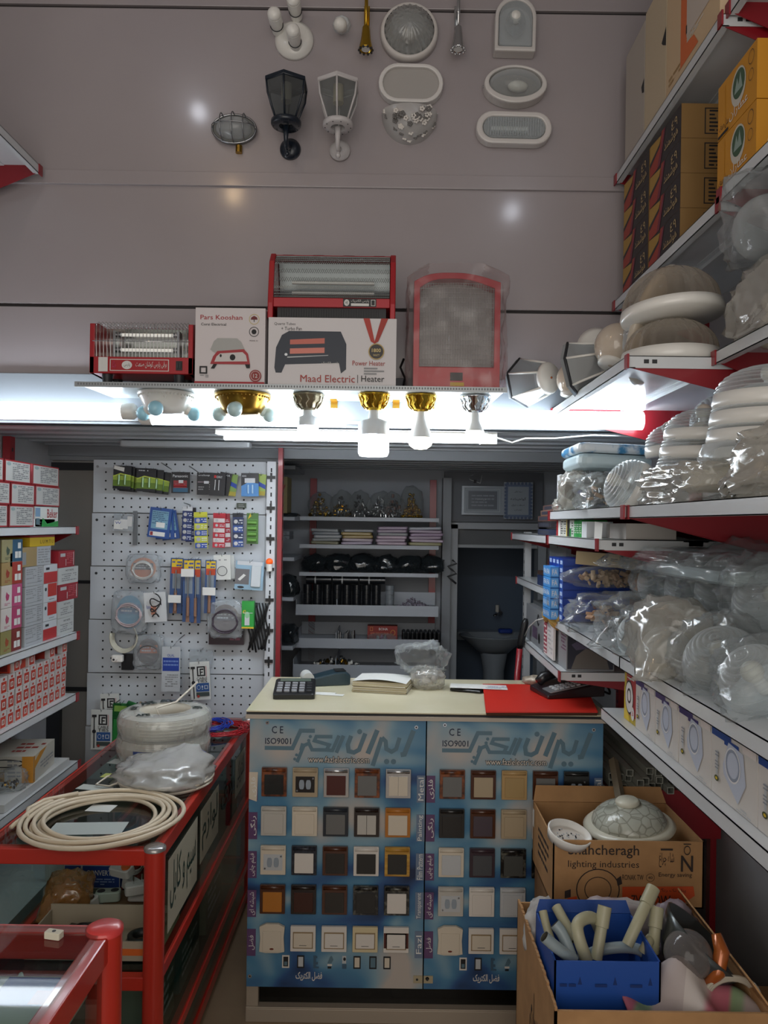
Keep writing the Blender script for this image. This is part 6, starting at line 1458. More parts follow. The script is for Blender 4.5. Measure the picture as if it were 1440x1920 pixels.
MB().box(-w + .02, w - .02, .05, CY1 - CY0 - .05, .02, .03, mat('#6a655c', .6)).build('floor_board', t)
for i, (x, w_, c) in enumerate(((-.3, .26, '#6f6a62'), (.02, .24, '#7d766a'), (.22, .2, '#5c564e'), (.45, .2, '#6a5a44'))):
    carton('stored_box', ox + x - w_ / 2, ox + x + w_ / 2, CY0 + .08, CY0 + .3, .032, .15, mat(c, .7), {'-y': [('o', .7, .5, .12, .35, .2, INK)] if i == 3 else []}, 'dull box behind the bottom glass of the counter, %s from the left' % ORD[i], 'box', 'boxes inside the counter')
# the two sample boards
def board_mat():
    m = bpy.data.materials.new('blue_cloudy_print'); m.use_nodes = True
    n = m.node_tree.nodes; L = m.node_tree.links; b = n['Principled BSDF']
    tc = n.new('ShaderNodeTexCoord'); mp = n.new('ShaderNodeMapping'); mp.inputs['Scale'].default_value = (1, 1, 1.5)
    nz = n.new('ShaderNodeTexNoise'); nz.inputs['Scale'].default_value = 3.2; nz.inputs['Detail'].default_value = 2; nz.inputs['Distortion'].default_value = .6
    cr = n.new('ShaderNodeValToRGB'); e = cr.color_ramp.elements
    e[0].position = .30; e[0].color = lin('#16284a'); e[1].position = .70; e[1].color = lin('#b5aca4')
    for p_, c in ((.40, '#2a5080'), (.50, '#4a7c9c'), (.58, '#7c9cac')):
        q = e.new(p_); q.color = lin(c)
    L.new(tc.outputs['Object'], mp.inputs[0]); L.new(mp.outputs[0], nz.inputs[0])
    sp = n.new('ShaderNodeVectorMath'); sp.operation = 'DISTANCE'; sp.inputs[1].default_value = (.30, 0, .80); m2 = n.new('ShaderNodeMapping'); m2.inputs['Scale'].default_value = (.55, 1, 1)
    sp.inputs[1].default_value = (.17, 0, .80); L.new(tc.outputs['Object'], m2.inputs[0]); L.new(m2.outputs[0], sp.inputs[0])
    mr = n.new('ShaderNodeMapRange'); mr.inputs['From Min'].default_value = .02; mr.inputs['From Max'].default_value = .20; mr.inputs['To Min'].default_value = .15; mr.inputs['To Max'].default_value = 0
    ad = n.new('ShaderNodeMath'); ad.operation = 'ADD'; L.new(sp.outputs['Value'], mr.inputs['Value']); L.new(mr.outputs[0], ad.inputs[0]); L.new(nz.outputs[0], ad.inputs[1]); L.new(ad.outputs[0], cr.inputs[0]); L.new(cr.outputs[0], b.inputs['Base Color'])
    b.inputs['Roughness'].default_value = .35
    return m
BM = board_mat(); LG = mat('#587482', .4); LGD = mat('#3f5a70', .4)
BH = .880; BW = (CX1 - CX0 - .012) / 2; BZ = CZ - .028 - BH
def strokes(b, T, sx, sy):
    S_ = [([(550, 105), (437, 105), (375, 245), (155, 245)], 32), ([(455, 205), (440, 262)], 26), ([(412, 355), (465, 222), (505, 205), (530, 255), (645, 255), (665, 215), (548, 183), (562, 150), (690, 150)], 28),
          ([(742, 140), (692, 258), (645, 255)], 28), ([(778, 140), (722, 276)], 30), ([(838, 140), (812, 210), (820, 262), (862, 272), (902, 250), (950, 120)], 34), ([(1045, 92), (972, 280)], 38),
          ([(1082, 150), (1012, 375)], 34), ([(1082, 150), (1112, 180), (1118, 240), (1160, 262), (1196, 240), (1222, 150)], 32), ([(1332, 92), (1262, 280), (1232, 285)], 38)]
    for si, (pts, w_) in enumerate(S_):
        P_ = [Vector(((x - 35) * sx, (-(y - 12)) * sy)) for x, y in pts]; h_ = w_ * sx * .5
        Lp, Rp = [], []
        for i, p in enumerate(P_):
            d1 = (P_[i] - P_[i - 1]).normalized() if i else (P_[1] - P_[0]).normalized()
            d2 = (P_[i + 1] - P_[i]).normalized() if i < len(P_) - 1 else d1
            n1 = Vector((-d1.y, d1.x)); n2 = Vector((-d2.y, d2.x)); nn = n1 + n2
            nn = nn.normalized() if nn.length > .1 else n1
            k = h_ / max(.5, nn.dot(n1)); Lp.append(p + nn * k); Rp.append(p - nn * k)
        for i in range(len(P_) - 1):
            b.add([(q.x, q.y, .0003 + si * .00006 + i * .00001) for q in (Rp[i], Rp[i + 1], Lp[i + 1], Lp[i])], [(0, 1, 2, 3)], LG, T)
    for x, y, r in ((905, 106, 20), (1122, 340, 21), (1176, 340, 21), (515, 150, 13), (503, 182, 13), (408, 297, 12), (394, 330, 12)):
        b.add([((x - 35 + r * cos(a)) * sx, (-(y - 12) + r * sin(a)) * sy, .0011) for a in [i * pi / 8 for i in range(16)]], [tuple(range(16))], LG, T)
WOOD = noisy('burl_wood_trim', '#3a1a0e', '#8a4a24', 60, .3, coat=.4); MARB = noisy('black_marble_trim', '#121214', '#6a6a60', 70, .3, lo=.5, hi=.75, coat=.4); GRN2 = noisy('black_granite_trim', '#15171c', '#343844', 160, .3)
BRN = mat('#4a2818', .25, 0, .4); DBR = mat('#241a18', .25, 0, .4); CHR = mat('#c9ccd0', .15, .9); BGE = mat('#a8977c', .4); SLV = mat('#b8b4ac', .35); YWD = noisy('yellow_wood_trim', '#a87a2e', '#c9a04a', 12, .35, stretch=(1, 1, 9))
PCR = mat('#cfc4b2', .4); PWH = mat('#d6d0c8', .35); DRK = mat('#1c1c1c', .25, 0, .3); GRY = mat('#6a6a68', .35); MRN = mat('#4c1f1a', .3); ORW = mat('#b0702a', .35)
# frame, rocker, kind
sw1 = [[(WOOD, DRK, 1), (BGE, 0, 's'), (CHR, MRN, 1), (WOOD, GRY, 1), (CHR, PCR, 2)], [(SLV, SLV, 1), (PCR, PCR, 1), (mat('#2a2f36', .3), GRY, 1), (DBR, SLV, 2), (ORW, PCR, 1)],
       [(PCR, 0, 's'), (GRN2, PWH, 1), (BRN, mat('#2c2824', .3), 1), (PWH, DRK, 1), (YWD, DRK, 1)], [(BRN, ORW, 1), (DBR, mat('#3f2018', .3), 1), (BRN, mat('#302c28', .3), 1), (MARB, DRK, 1), (MARB, PWH, 1)],
       [(PCR, PCR, 'r'), (PWH, PCR, 'f'), (PWH, PWH, 'f'), (mat('#cfc09a', .4), PWH, 'f'), (PWH, PWH, 'c')]]
sw2 = [[(WOOD, GRY, 1), (BRN, BGE, 1), (mat('#b09060', .35), mat('#a58a5c', .35), 1), (BRN, GRY, 1), (DRK, 0, 's')], [(DRK, DRK, 1), (BRN, mat('#4a4048', .3), 1), (BGE, BGE, 1), (PWH, GRY, 1), (GRY, GRY, 1)],
       [(PCR, LGREY, 1), (mat('#3a2c34', .3), mat('#4a4c50', .3), 1), (MARB, mat('#4a4c4a', .3), 1), (MARB, GRY, 1), (GRN2, GRY, 1)], [(SLV, 0, 's'), (PWH, PWH, 1), (LGREY, LGREY, 1), (PWH, LGREY, 1), (PCR, PCR, 1)],
       [(PCR, PCR, 'r'), (PWH, PCR, 'f'), (PWH, PWH, 'f'), (PWH, PWH, 'f'), (PWH, PWH, 'f')]]
names = [['burl wood', 'tan open socket', 'chrome maroon', 'wood and grey', 'chrome double'], ['silver', 'cream', 'charcoal', 'maroon double', 'copper and cream']]
def plate(t, x, z, fm_, rk, kind):
    W_, H_ = .082, .094
    b = MB(); T = TR(x, -.012, z) @ OUT
    if kind == 'r':
        pts = [(-W_ / 2, -H_ / 2 + .004), (-W_ / 4, -H_ / 2), (W_ / 4, -H_ / 2), (W_ / 2, -H_ / 2 + .004), (W_ / 2 - .003, 0), (W_ / 2, H_ / 2 - .01), (W_ / 4, H_ / 2), (-W_ / 4, H_ / 2), (-W_ / 2, H_ / 2 - .01), (-W_ / 2 + .003, 0)]
        b.prism(pts, .010, fm_, T)
    elif kind in ('f', 'c'): b.rbox(W_, W_ * 1.0, .010, .002, fm_, T)
    else: b.rbox(W_, H_, .010, .002, fm_, T)
    if kind in (1, 2, 's'):
        b.tube([(-W_ / 2 + .004, H_ / 2 - .008, .009), (W_ / 2 - .004, H_ / 2 - .008, .009)], .006, fm_, 10, T=T)
    if kind == 'c': b.prism([(-W_ / 2 + .001, -W_ * .32), (W_ / 2 - .001, -W_ * .32), (W_ / 2 - .001, W_ * .28), (-W_ / 2 + .001, W_ * .28)], .0006, MRN, T, .0100)
    p = b.build('switch_plate', t)
    if kind == 's':
        b = MB(); A = T @ TR(0, -.006, .010); b.prism([(-.031, -.026), (.031, -.026), (.031, .026), (-.031, .026)], .0012, DRK if fm_ is not PCR and fm_ is not SLV else LGREY, A)
        for s in (-1, 1): b.prism([(s * .011 + .0085 * cos(q), .015 * max(-1, min(1, 1.3 * sin(q)))) for q in [i * pi / 8 for i in range(16)]], .003, mat('#8f9aa4', .4), A)
        for s in (-1, 1): b.cyl(.003, 0, .003, STEEL, A @ TR(s * .026, .02 * s, 0), 8)
        b.build('socket_mechanism', p)
    elif kind == 2:
        for s in (-1, 1): MB().rbox(.0298, .062, .004, .001, rk, T @ TR(s * .0155, -.007, .010)).build('rocker', p)
    elif kind in ('f', 'c', 'r'):
        b = MB(); y_ = -.004
        b.rbox(.060, .046 if kind != 'r' else .066, .0035, .002, rk, T @ TR(0, y_ - (.004 if kind == 'r' else 0), .010)); b.box(-.033, .033, y_ - .027, y_ + .027, .010, .0106, mat('#8f7a5a', .5), T) if kind != 'r' else 0
        b.box(-.012, .012, y_ - .016, y_ - .0145, .0135, .0138, DARK, T) if kind != 'r' else b.prism(oval(.007, .003, 12), .0006, mat('#6a2a1a', .4), T @ TR(0, -.032, .0135))
        b.build('rocker', p)
    else: MB().rbox(.062, .064, .004, .0015, rk, T @ TR(0, -.007, .010)).build('rocker', p)
for bi, sw in enumerate((sw1, sw2)):
    x0 = CX0 + .004 + bi * (BW + .004)
    t = empty('switch_sample_board', (x0, CY0 - .018, BZ), 'blue cloudy switch sample board on the counter front, %s of the two' % ('left', 'right')[bi], 'sample board', 'switch sample boards')
    b = MB(); b.box(0, BW, -.008, 0, 0, BH, BM)
    T = FR((0, -.0084, BH), (1, 0, 0), (0, 0, 1)); sx = BW / 1395; sy = BW / 1395
    strokes(b, T, sx, sy); T = FR((0, -.0086, 0), (1, 0, 0), (0, 0, 1)); NVY = mat('#14203c', .5)
    b.deco(T, BW, BH, [('b', .125, .19, .945, .972, 'C E', NVY), ('b', .088, .235, .905, .928, 'ISO9001', NVY), ])
    tabs = [(.745, 'Metal', 'فلزی'), (.60, 'Painting', 'رنگی'), (.455, 'Film Pattern', 'فیلم چاپی'), (.31, 'Transparent', 'شیشه ای'), (.165, 'Fazl', 'فضل')]
    for z_, en, fa_ in tabs:
        b.box(BW * .953, BW, -.0095, -.008, (z_ - .05) * BH, (z_ + .05) * BH, mat('#6a7a90', .4)); b.box(0, BW * .05, -.0095, -.008, (z_ - .05) * BH, (z_ + .05) * BH, mat('#5c3f66', .4))
        L_ = min(.095, .017 * len(en)) * BH
        b.text(en, 0, L_, 0, .018, PAPER, FR((BW * .992, -.0098, z_ * BH - L_ / 2), (0, 0, 1), (-1, 0, 0)))
        L_ = min(.085, .018 * len(fa_)) * BH
        b.text(fa(fa_), 0, L_, 0, .02, PAPER, FR((BW * .045, -.0098, z_ * BH - L_ / 2), (0, 0, 1), (-1, 0, 0)))
    for i, fx in enumerate((.205, .29, .375, .455, .535, .61, .70, .78)):
        A = FR((fx * BW, -.0088, .072 * BH), (1, 0, 0), (0, 0, 1)); q = .011
        if i in (0, 1, 5, 6, 7): b.deco(A, .02, .042, [('r', -.1, 1.1, 0, 1, PWH if i == 0 else INK), ('r', .1, .9, .12, .88, (INK, LGREY, 0, 0, 0, PCR, LG, PCR)[i]), ('r', .25, .75, .2, .5, (LG, LGREY, 0, 0, 0, PCR, LG, PCR)[i])])
        elif i == 2: b.deco(A, .022, .042, [('r', .1, .5, 0, 1, LGD), ('r', .5, .95, 0, .14, LGD), ('r', .5, .8, .3, .5, LGD), ('r', .5, .7, .8, .95, LGD)])
        elif i == 3: b.deco(A, .022, .042, [('p', [(.1, .4), (.5, .9), (.7, 1), (1, .7), (.7, .4)], LG), ('r', .1, .8, .2, .35, PWH), ('r', .15, .7, 0, .15, INK)])
        else: b.deco(A, .022, .042, [('r', .2, .8, .4, 1, LGREY), ('e', .55, .75, .2, .14, INK), ('r', .2, .85, 0, .35, LGD)])
    for di, (dx, dz) in enumerate(((-1, 0), (1, 0), (0, -1), (0, 1), (1, -1), (-1, 1))): b.text('www.fazlelectric.com', BW * .334 + dx * .0016, BW * .680 + dx * .0016, BH * .839 + dz * .0016, BH * .862 + dz * .0016, INK, T, .0009 + di * .00005)
    b.text('www.fazlelectric.com', BW * .334, BW * .680, BH * .839, BH * .862, mat('#d8cfc4', .5), T, .0014)
    b.text(fa('فضل الکتریک'), BW * .28, BW * .43, BH * .024, BH * .058, PWH, FR((0, -.0088, 0), (1, 0, 0), (0, 0, 1)), 0, .02)
    if bi == 0: b.deco(FR((0, -.009, 0), (1, 0, 0), (0, 0, 1)), BW, BH, [('p', [(.0, .745 - .045), (.045, .745 - .055), (.05, .80), (0, .80)], PCR)]); b.text(fa('تعویض خراب شد'), 0, .075, 0, .012, INK, FR((BW * .036, -.0096, .71 * BH), (0, 0, 1), (-1, 0, 0)))
    b.build('panel', t)
    for fx, fz in ((.1, .985), (.945, .975), (.02, .04)):
        b = MB(); b.cyl(.006, .008, .011, CHROME, TR(fx * BW, 0, fz * BH) @ OUT, 12).cyl(.003, .011, .0115, DARK, TR(fx * BW, 0, fz * BH) @ OUT, 8); b.build('screw', t)
    b = MB(); hx_ = BW - .03 if bi == 0 else 0
    b.box(hx_, hx_ + .03, -.011, -.008, .02, .044, mat('#b0a488', .4, .3)).cyl(.004, .011, .012, DARK, TR(hx_ + .012, 0, .032) @ OUT, 8); b.build('latch', t)
    for r in range(5):
        for c in range(5):
            if bi == 1 and c >= 3 and r >= 3: continue
            fm_, rk, kind = sw[r][c]
            plate(t, (.145 + .1755 * c) * BW, (1 - (.232 + .145 * r)) * BH + .0, fm_, rk, kind)

# things on the counter top
c = onp(553, 1302, CZ)
T = TR(c.x, c.y, CZ + .004) @ RZ(4) @ RX(9)
t = empty('calculator', T, 'black desk calculator at the left end of the counter', 'calculator')
MB().rbox(.145, .16, .028, .012, mat('#15171a', .4), TR(0, 0, 0)).build('body', t)
MB().box(-.055, .055, .045, .070, .028, .029, mat('#5d6a60', .3)).build('display', t)
for i in range(5):
    for j in range(4):
        MB().rbox(.019, .015, .006, .003, mat('#8d9094', .4) if i < 4 else DARK, TR(-.052 + i * .026, -.055 + j * .024, .028)).build('key', t)
c = onp(610, 1283, CZ)
t = empty('card_terminal', TR(c.x, c.y, CZ) @ RZ(-75), 'dark teal card payment terminal behind the calculator', 'card terminal')
b = MB(); prof = [(-.09, 0), (-.09, .02), (-.05, .032), (.03, .05), (.07, .052), (.09, .04), (.09, 0)]
b.prism(prof, .078, mat('#233842', .35, 0, .3), TR(.039, 0, 0) @ Matrix(((0, 0, -1, 0), (1, 0, 0, 0), (0, 1, 0, 0), (0, 0, 0, 1)))); b.build('body', t, bev=.006)
MB().prism([(-.03, .035), (.03, .035), (.03, .075), (-.03, .075)], .001, mat('#0d1215', .15), TR(0, 0, .0)).build('screen', t).location = (0, 0, .0525)
MB().cyl(.022, -.035, .035, mat('#c9cbc8', .5), TR(0, -.07, .03) @ RY(90), 18).build('paper_roll', t)
c0, c1 = onp(655, 1308, CZ), onp(786, 1308, CZ)
t = empty('paper_stack', TR((c0.x + c1.x) / 2 - .005, 2.86, CZ) @ RZ(-12), 'thick stack of yellowed receipt papers in the middle of the counter', 'paper stack')
rr = random.Random(6)
for i in range(14):
    MB().box(-.10, .10, -.075, .075, 0, .0026, mat('#b9ae90' if i % 3 else '#cfc9b8', .8), TR(rr.uniform(-.004, .004), rr.uniform(-.004, .004), i * .0028) @ RZ(rr.uniform(-2.5, 2.5))).build('paper_bundle', t)
b = MB(); V = [(-.10 + .2 * i / 8, -.075 + .15 * j, .0395 + .010 * sin(pi * i / 8) * (1 - .5 * j)) for j in range(2) for i in range(9)]
b.add(V, [(i, i + 1, 10 + i, 9 + i) for i in range(8)], PAPER); b.build('top_sheet', t, loc=None)
c = onp(612, 1302, CZ)
b = MB(); b.prism([(-.05, -.01), (.06, -.03), (.065, -.005), (.03, .0), (.035, .02), (-.045, .03)], .0012, PAPER); o = b.build('folded_slip'); o.location = (c.x, c.y, CZ + .001)
tag(o, 'folded white paper slip between the calculator and the paper stack', 'paper')
c = onp(800, 1290, CZ)
loose_bag(c.x, c.y, CZ + .001, .060, .05, .045, 'small milky knotted bag at the counter centre', 201, BAGM, 0, None, .12, inner=blob([PWH, LGREY], 12, .015, .04, .03, .03, 3))
loose_bag(c.x - .005, c.y + .01, CZ + .055, .068, .04, .058, 'puffed clear bag rising on the knotted bag at the counter centre', 202, BAG, 0, (-.9, 0, .3, .05), .35)
c = onp(868, 1297, CZ)
t = MB().rbox(.075, .12, .010, .008, mat('#15161a', .25)).build('mobile_phone'); t.location = (c.x + .02, c.y + .02, CZ + .001); t.rotation_euler = (0, 0, radians(70)); tag(t, 'black phone lying partly under a white sheet', 'phone')
c0 = onp(898, 1288, CZ + .016)
b = MB(); b.prism([(-.11, -.02), (.10, -.045), (.105, .03), (-.10, .055)], .0008, PAPER); b.deco(FR((.0, -.035, .0009), (1, -.12, 0), (.12, 1, 0)), .1, .06, [('L', .2, 1, .2, .9, 3, mat('#8a90a8', .6))]); o = b.build('white_sheet'); o.location = (c0.x, c0.y, CZ + .016)
tag(o, 'white sheet of paper lying over the phone beside the red board', 'paper')
# red board
RBD = mat('#c8281a', .45)
q = [onp(911, 1335, CZ + .014), onp(1121, 1335, CZ + .014), onp(1098, 1284, CZ + .014), onp(905, 1282, CZ + .014)]
t = empty('red_board', (.55, 2.75, CZ), 'thick bright red board lying at the right of the counter', 'board')
b = MB(); b.prism([(p.x - .55, p.y - 2.75) for p in q], .003, RBD, None, .011); b.build('red_surface', t)
b = MB(); b.prism([((p.x - .55) * .99, (p.y - 2.75) * .98) for p in q], .010, mat('#4a2a16', .8), None, .001); b.build('wooden_core', t)
# telephone
c = onp(1062, 1300, CZ + .014)
t = empty('telephone', TR(c.x + .01, c.y, CZ + .0145) @ RZ(14), 'black and silver desk telephone on the red board', 'telephone')
MB().add([(-.12, -.075, 0), (.10, -.075, 0), (.10, .075, 0), (-.12, .075, 0), (-.12, -.075, .012), (.10, -.075, .05), (.10, .075, .062), (-.12, .075, .02)], [(0, 3, 2, 1), (4, 5, 6, 7), (0, 1, 5, 4), (1, 2, 6, 5), (2, 3, 7, 6), (3, 0, 4, 7)], mat('#2a1f22', .35, 0, .3)).build('base', t, bev=.004)
KP = Matrix.Translation((-.02, -.03, .031)) @ RY(-9.6)
MB().rbox(.17, .075, .004, .006, mat('#8a8c8e', .35, .4), KP).build('faceplate', t)
for i in range(5):
    for j in range(3): MB().rbox(.014, .013, .005, .003, mat('#b9bcbe', .4), KP @ TR(-.055 + i * .021, -.022 + j * .021, .004)).build('key', t)
MB().box(.055, .08, -.03, .02, .004, .006, mat('#3f4a48', .2), KP).build('display', t)
MB().tube([(-.10, .045, .035), (-.08, .048, .052), (-.02, .05, .066), (.05, .05, .078), (.10, .048, .080), (.115, .045, .070)], [.016, .02, .015, .015, .021, .017], mat('#17181b', .3, 0, .3), 14).build('handset', t)
b = MB(); b.tube([(.115 + .035 * sin(i * .07) + .006 * cos(i * 1.3), .03 - .0006 * i, .03 + .012 * sin(i * .09) + .006 * sin(i * 1.3)) for i in range(90)], .0022, BLACK, 5); b.build('coiled_cord', t)
b = MB(); rr = random.Random(9)
for k in range(7):
    c = onp(1130 + k * 2, 1305 - k * 2, CZ)
    b.tube([(c.x - .01 + (.05 + .004 * k) * cos(a + k), c.y + .06 + .07 * sin(a), CZ + .012 + .018 * (k % 4) + .008 * sin(3 * a + k)) for a in [i * pi / 10 for i in range(20)]], .0042, BLACK, 6, True)
tag(b.build('black_cable_tangle'), 'tangle of black cables beside the telephone at the counter end', 'cable')
c = onp(1005, 1290, CZ)
b = MB(); crumple(b, .04, .025, .018, mat('#9a8f80', .4, .2), TR(0, 0, .014), 77, .25, 8, 3); o = b.build('crumpled_tape'); o.location = (c.x, c.y, CZ + .015); tag(o, 'crumpled beige tape at the left of the telephone', 'scrap')
# ---------------------------------------------------------------- glass showcases
SR = mat('#b82a1c', .35, 0, .4); SG = GLASS
def showcase(x0, x1, y0, y1, zt_, label, cap, shelf_z):
    t = empty('glass_showcase', ((x0 + x1) / 2, (y0 + y1) / 2, 0), label, 'showcase')
    w, d = (x1 - x0) / 2, (y1 - y0) / 2; pr = .027
    for sx in (-1, 1):
        for sy in (-1, 1):
            p = MB().cyl(pr, 0, zt_ - .004, SR, TR(sx * (w - pr), sy * (d - pr), 0), 24).build('corner_post', t)
            MB().lathe([(.001, .008), (pr * .8, .007), (pr * 1.06, .003), (pr * 1.06, -.004)], cap, 24, TR(sx * (w - pr), sy * (d - pr), zt_)).build('post_cap', p)
    for z, h in ((zt_, .042), (shelf_z, .036), (shelf_z - .27, .03), (.07, .04)):
        b = MB()
        for s in (-1, 1):
            b.box(-w + pr, w - pr, s * (d - pr) - .014, s * (d - pr) + .014, z - h, z, SR)
            b.box(s * (w - pr) - .014, s * (w - pr) + .014, -d + pr, d - pr, z - h, z, SR)
        b.build('rail_frame', t, bev=.003)
    MB().box(-w + pr, w - pr, -d + pr, d - pr, zt_ - .001, zt_ + .004, SG).build('glass_top', t)
    for s in (-1, 1): MB().box(s * (w - .02) - .002, s * (w - .02) + .002, -d + .06, d - .06, .08, zt_ - .042, SG).build('glass_side', t)
    MB().box(-w + .05, w - .05, d - .03, d - .026, .08, zt_ - .042, SG).build('glass_back', t)
    MB().box(-w + .04, w - .04, -d + .04, d - .04, shelf_z - .002, shelf_z + .003, SG).build('glass_shelf', t)
    MB().box(-w + .04, w - .04, -d + .04, d - .04, shelf_z - .274, shelf_z - .27, SG).build('glass_shelf', t)
    MB().box(-w + .03, w - .03, -d + .03, d - .03, .06, .07, mat('#5c5650', .6)).build('bottom_board', t)
    return t
ST = .792
AX0, AX1, AY0, AY1 = -1.075, -.575, 1.985, 3.375
ts = showcase(AX0, AX1, AY0, AY1, ST, 'long red-framed glass showcase along the pegboard with cable coils on top', mat('#a8a4a2', .25, .7), .46)
BX0_, BX1_, BY0_, BY1_ = -.95, -.412, .50, 1.235
SN = 1.006
tn = showcase(BX0_, BX1_, BY0_, BY1_, SN, 'red-framed glass showcase in the lower left foreground', mat('#c83a38', .35, 0, .3), .66)
# hand-lettered stickers on the long side glass of the far showcase
xs = (AX1 - AX0) / 2 - .0165; yc = (AY0 + AY1) / 2
for i, (y0, y1, z0, z1, tx, pap) in enumerate(((2.10, 2.42, .52, .72, 'سیم و کابل', 1), (2.46, 2.72, .55, .72, 'لوازم', 1), (2.76, 3.0, .56, .71, 'برق', 0), (3.02, 3.22, .56, .71, 'الکتریکی', 1))):
    b = MB()
    if pap: b.box(xs, xs + .0006, y0 - yc, y1 - yc, z0, z1, mat('#a9a592', .6))
    b.text(fa(tx), (y0 - yc) + .02, (y1 - yc) - .02, z0 + .03, z1 - .02, mat('#1c3a34', .5), FR((xs + .0012, 0, 0), (0, 1, 0), (0, 0, 1)), 0, .01)
    b.build('lettered_sticker', ts)
for i, (y0, y1, z0, z1, c) in enumerate(((2.15, 2.3, .22, .40, '#4a5a4c'), (2.36, 2.6, .26, .42, '#3a5a58'), (2.7, 2.95, .24, .42, '#5a5c4c'), (2.2, 2.5, .08, .17, '#4c504a'))):
    carton('stored_packet', AX1 - .2, AX1 - .05, y0, y1, z0 if i == 3 else .194, (z0 if i == 3 else .194) + z1 - z0, mat(c, .5), {'+x': [('L', .1, .9, .2, .8, 4, LGREY)]}, 'dull green packet inside the long showcase, %s from the near end' % ORD[i], 'packet', 'packets inside the long showcase')
# coils on top
zt1 = ST + .0045
def coil(cx, cy, z, r0, r1, nt, tr_, m, seed, jit=.006, hgt=.012, sq=1.0):
    rr = random.Random(seed); pts = []; n = nt * 28; ph = [rr.uniform(0, 6) for _ in range(6)]
    for i in range(n):
        a = 2 * pi * i / 28; f = i / n
        r = r0 + (r1 - r0) * (.5 - .5 * cos(f * pi * 3)) + jit * sin(a * 2 + ph[int(f * 5)])
        pts.append((cx + r * cos(a), cy + sq * r * sin(a), z + tr_ + hgt * (.5 - .5 * cos(f * pi * nt * .6 + ph[0])) + jit * .3 * (1 + sin(a * 3 + ph[1]))))
    return pts
c = onp(190, 1546, ST)
CW = mat('#d6c8b0', .4)
b = MB()
for k in range(8):
    r = .150 + .0095 * k; rr = random.Random(k)
    a0 = rr.uniform(0, 6)
    b.tube([(c.x + (r + .006 * sin(a + a0)) * cos(a) + .004 * (k % 3), c.y + (r * .98 + .006 * cos(a + a0)) * sin(a), zt1 + .007 + (.012 if k % 2 else 0) + .003 * sin(2 * a + a0) + .003) for a in [i * pi / 24 for i in range(48)]], .0062, CW, 8, True)
e0 = [(c.x - .20, c.y - .02, zt1 + .02), (c.x - .225, c.y + .04, zt1 + .022), (c.x - .20, c.y + .09, zt1 + .03), (c.x - .12, c.y + .135, zt1 + .035)]
b.tube(e0, .0062, CW, 8); b.tube([(c.x - .205, c.y + .02, zt1 + .02), (c.x - .222, c.y - .03, zt1 + .012), (c.x - .225, c.y - .06, zt1 + .008)], .0062, CW, 8)
tag(b.build('cable_coil'), 'loose coil of thick cream cable nearest on the long showcase', 'cable coil')
c = onp(312, 1470, ST)
t = empty('bagged_cable_coil', (c.x, c.y, zt1), 'flat coil of white cable half covered by a milky plastic bag on the showcase', 'cable coil')
b = MB()
for k in range(9):
    r = .135 + .004 * (k % 4); b.tube([((r + .004 * sin(2 * a + k)) * cos(a), (r * .95) * sin(a), .005 + .0052 * (k // 2) + .001 * sin(3 * a + k)) for a in [i * pi / 20 for i in range(40)]], .0034, mat('#d2cabb', .4), 6, True)
b.tube([(-.13, .02, .03), (-.19, -.01, .02), (-.21, -.05, .008), (-.16, -.07, .01), (-.02, .0, .055), (.05, .05, .075), (.06, .03, .07)], .0034, mat('#d2cabb', .4), 6)
b.build('cable', t)
b = MB(); crumple(b, .152, .145, .052, clear('milky_coil_bag', '#e6e6e6', .50, .25, .3, .6, 20, '#d9d9d6', .1), TR(0, 0, .035), 301, .14, 6, 4, (.35, .3, 1, .03)); b.build('bag_film', t)
c = onp(307, 1425, ST); cy = 2.83; cx = at(307, 1400, 2.83).x
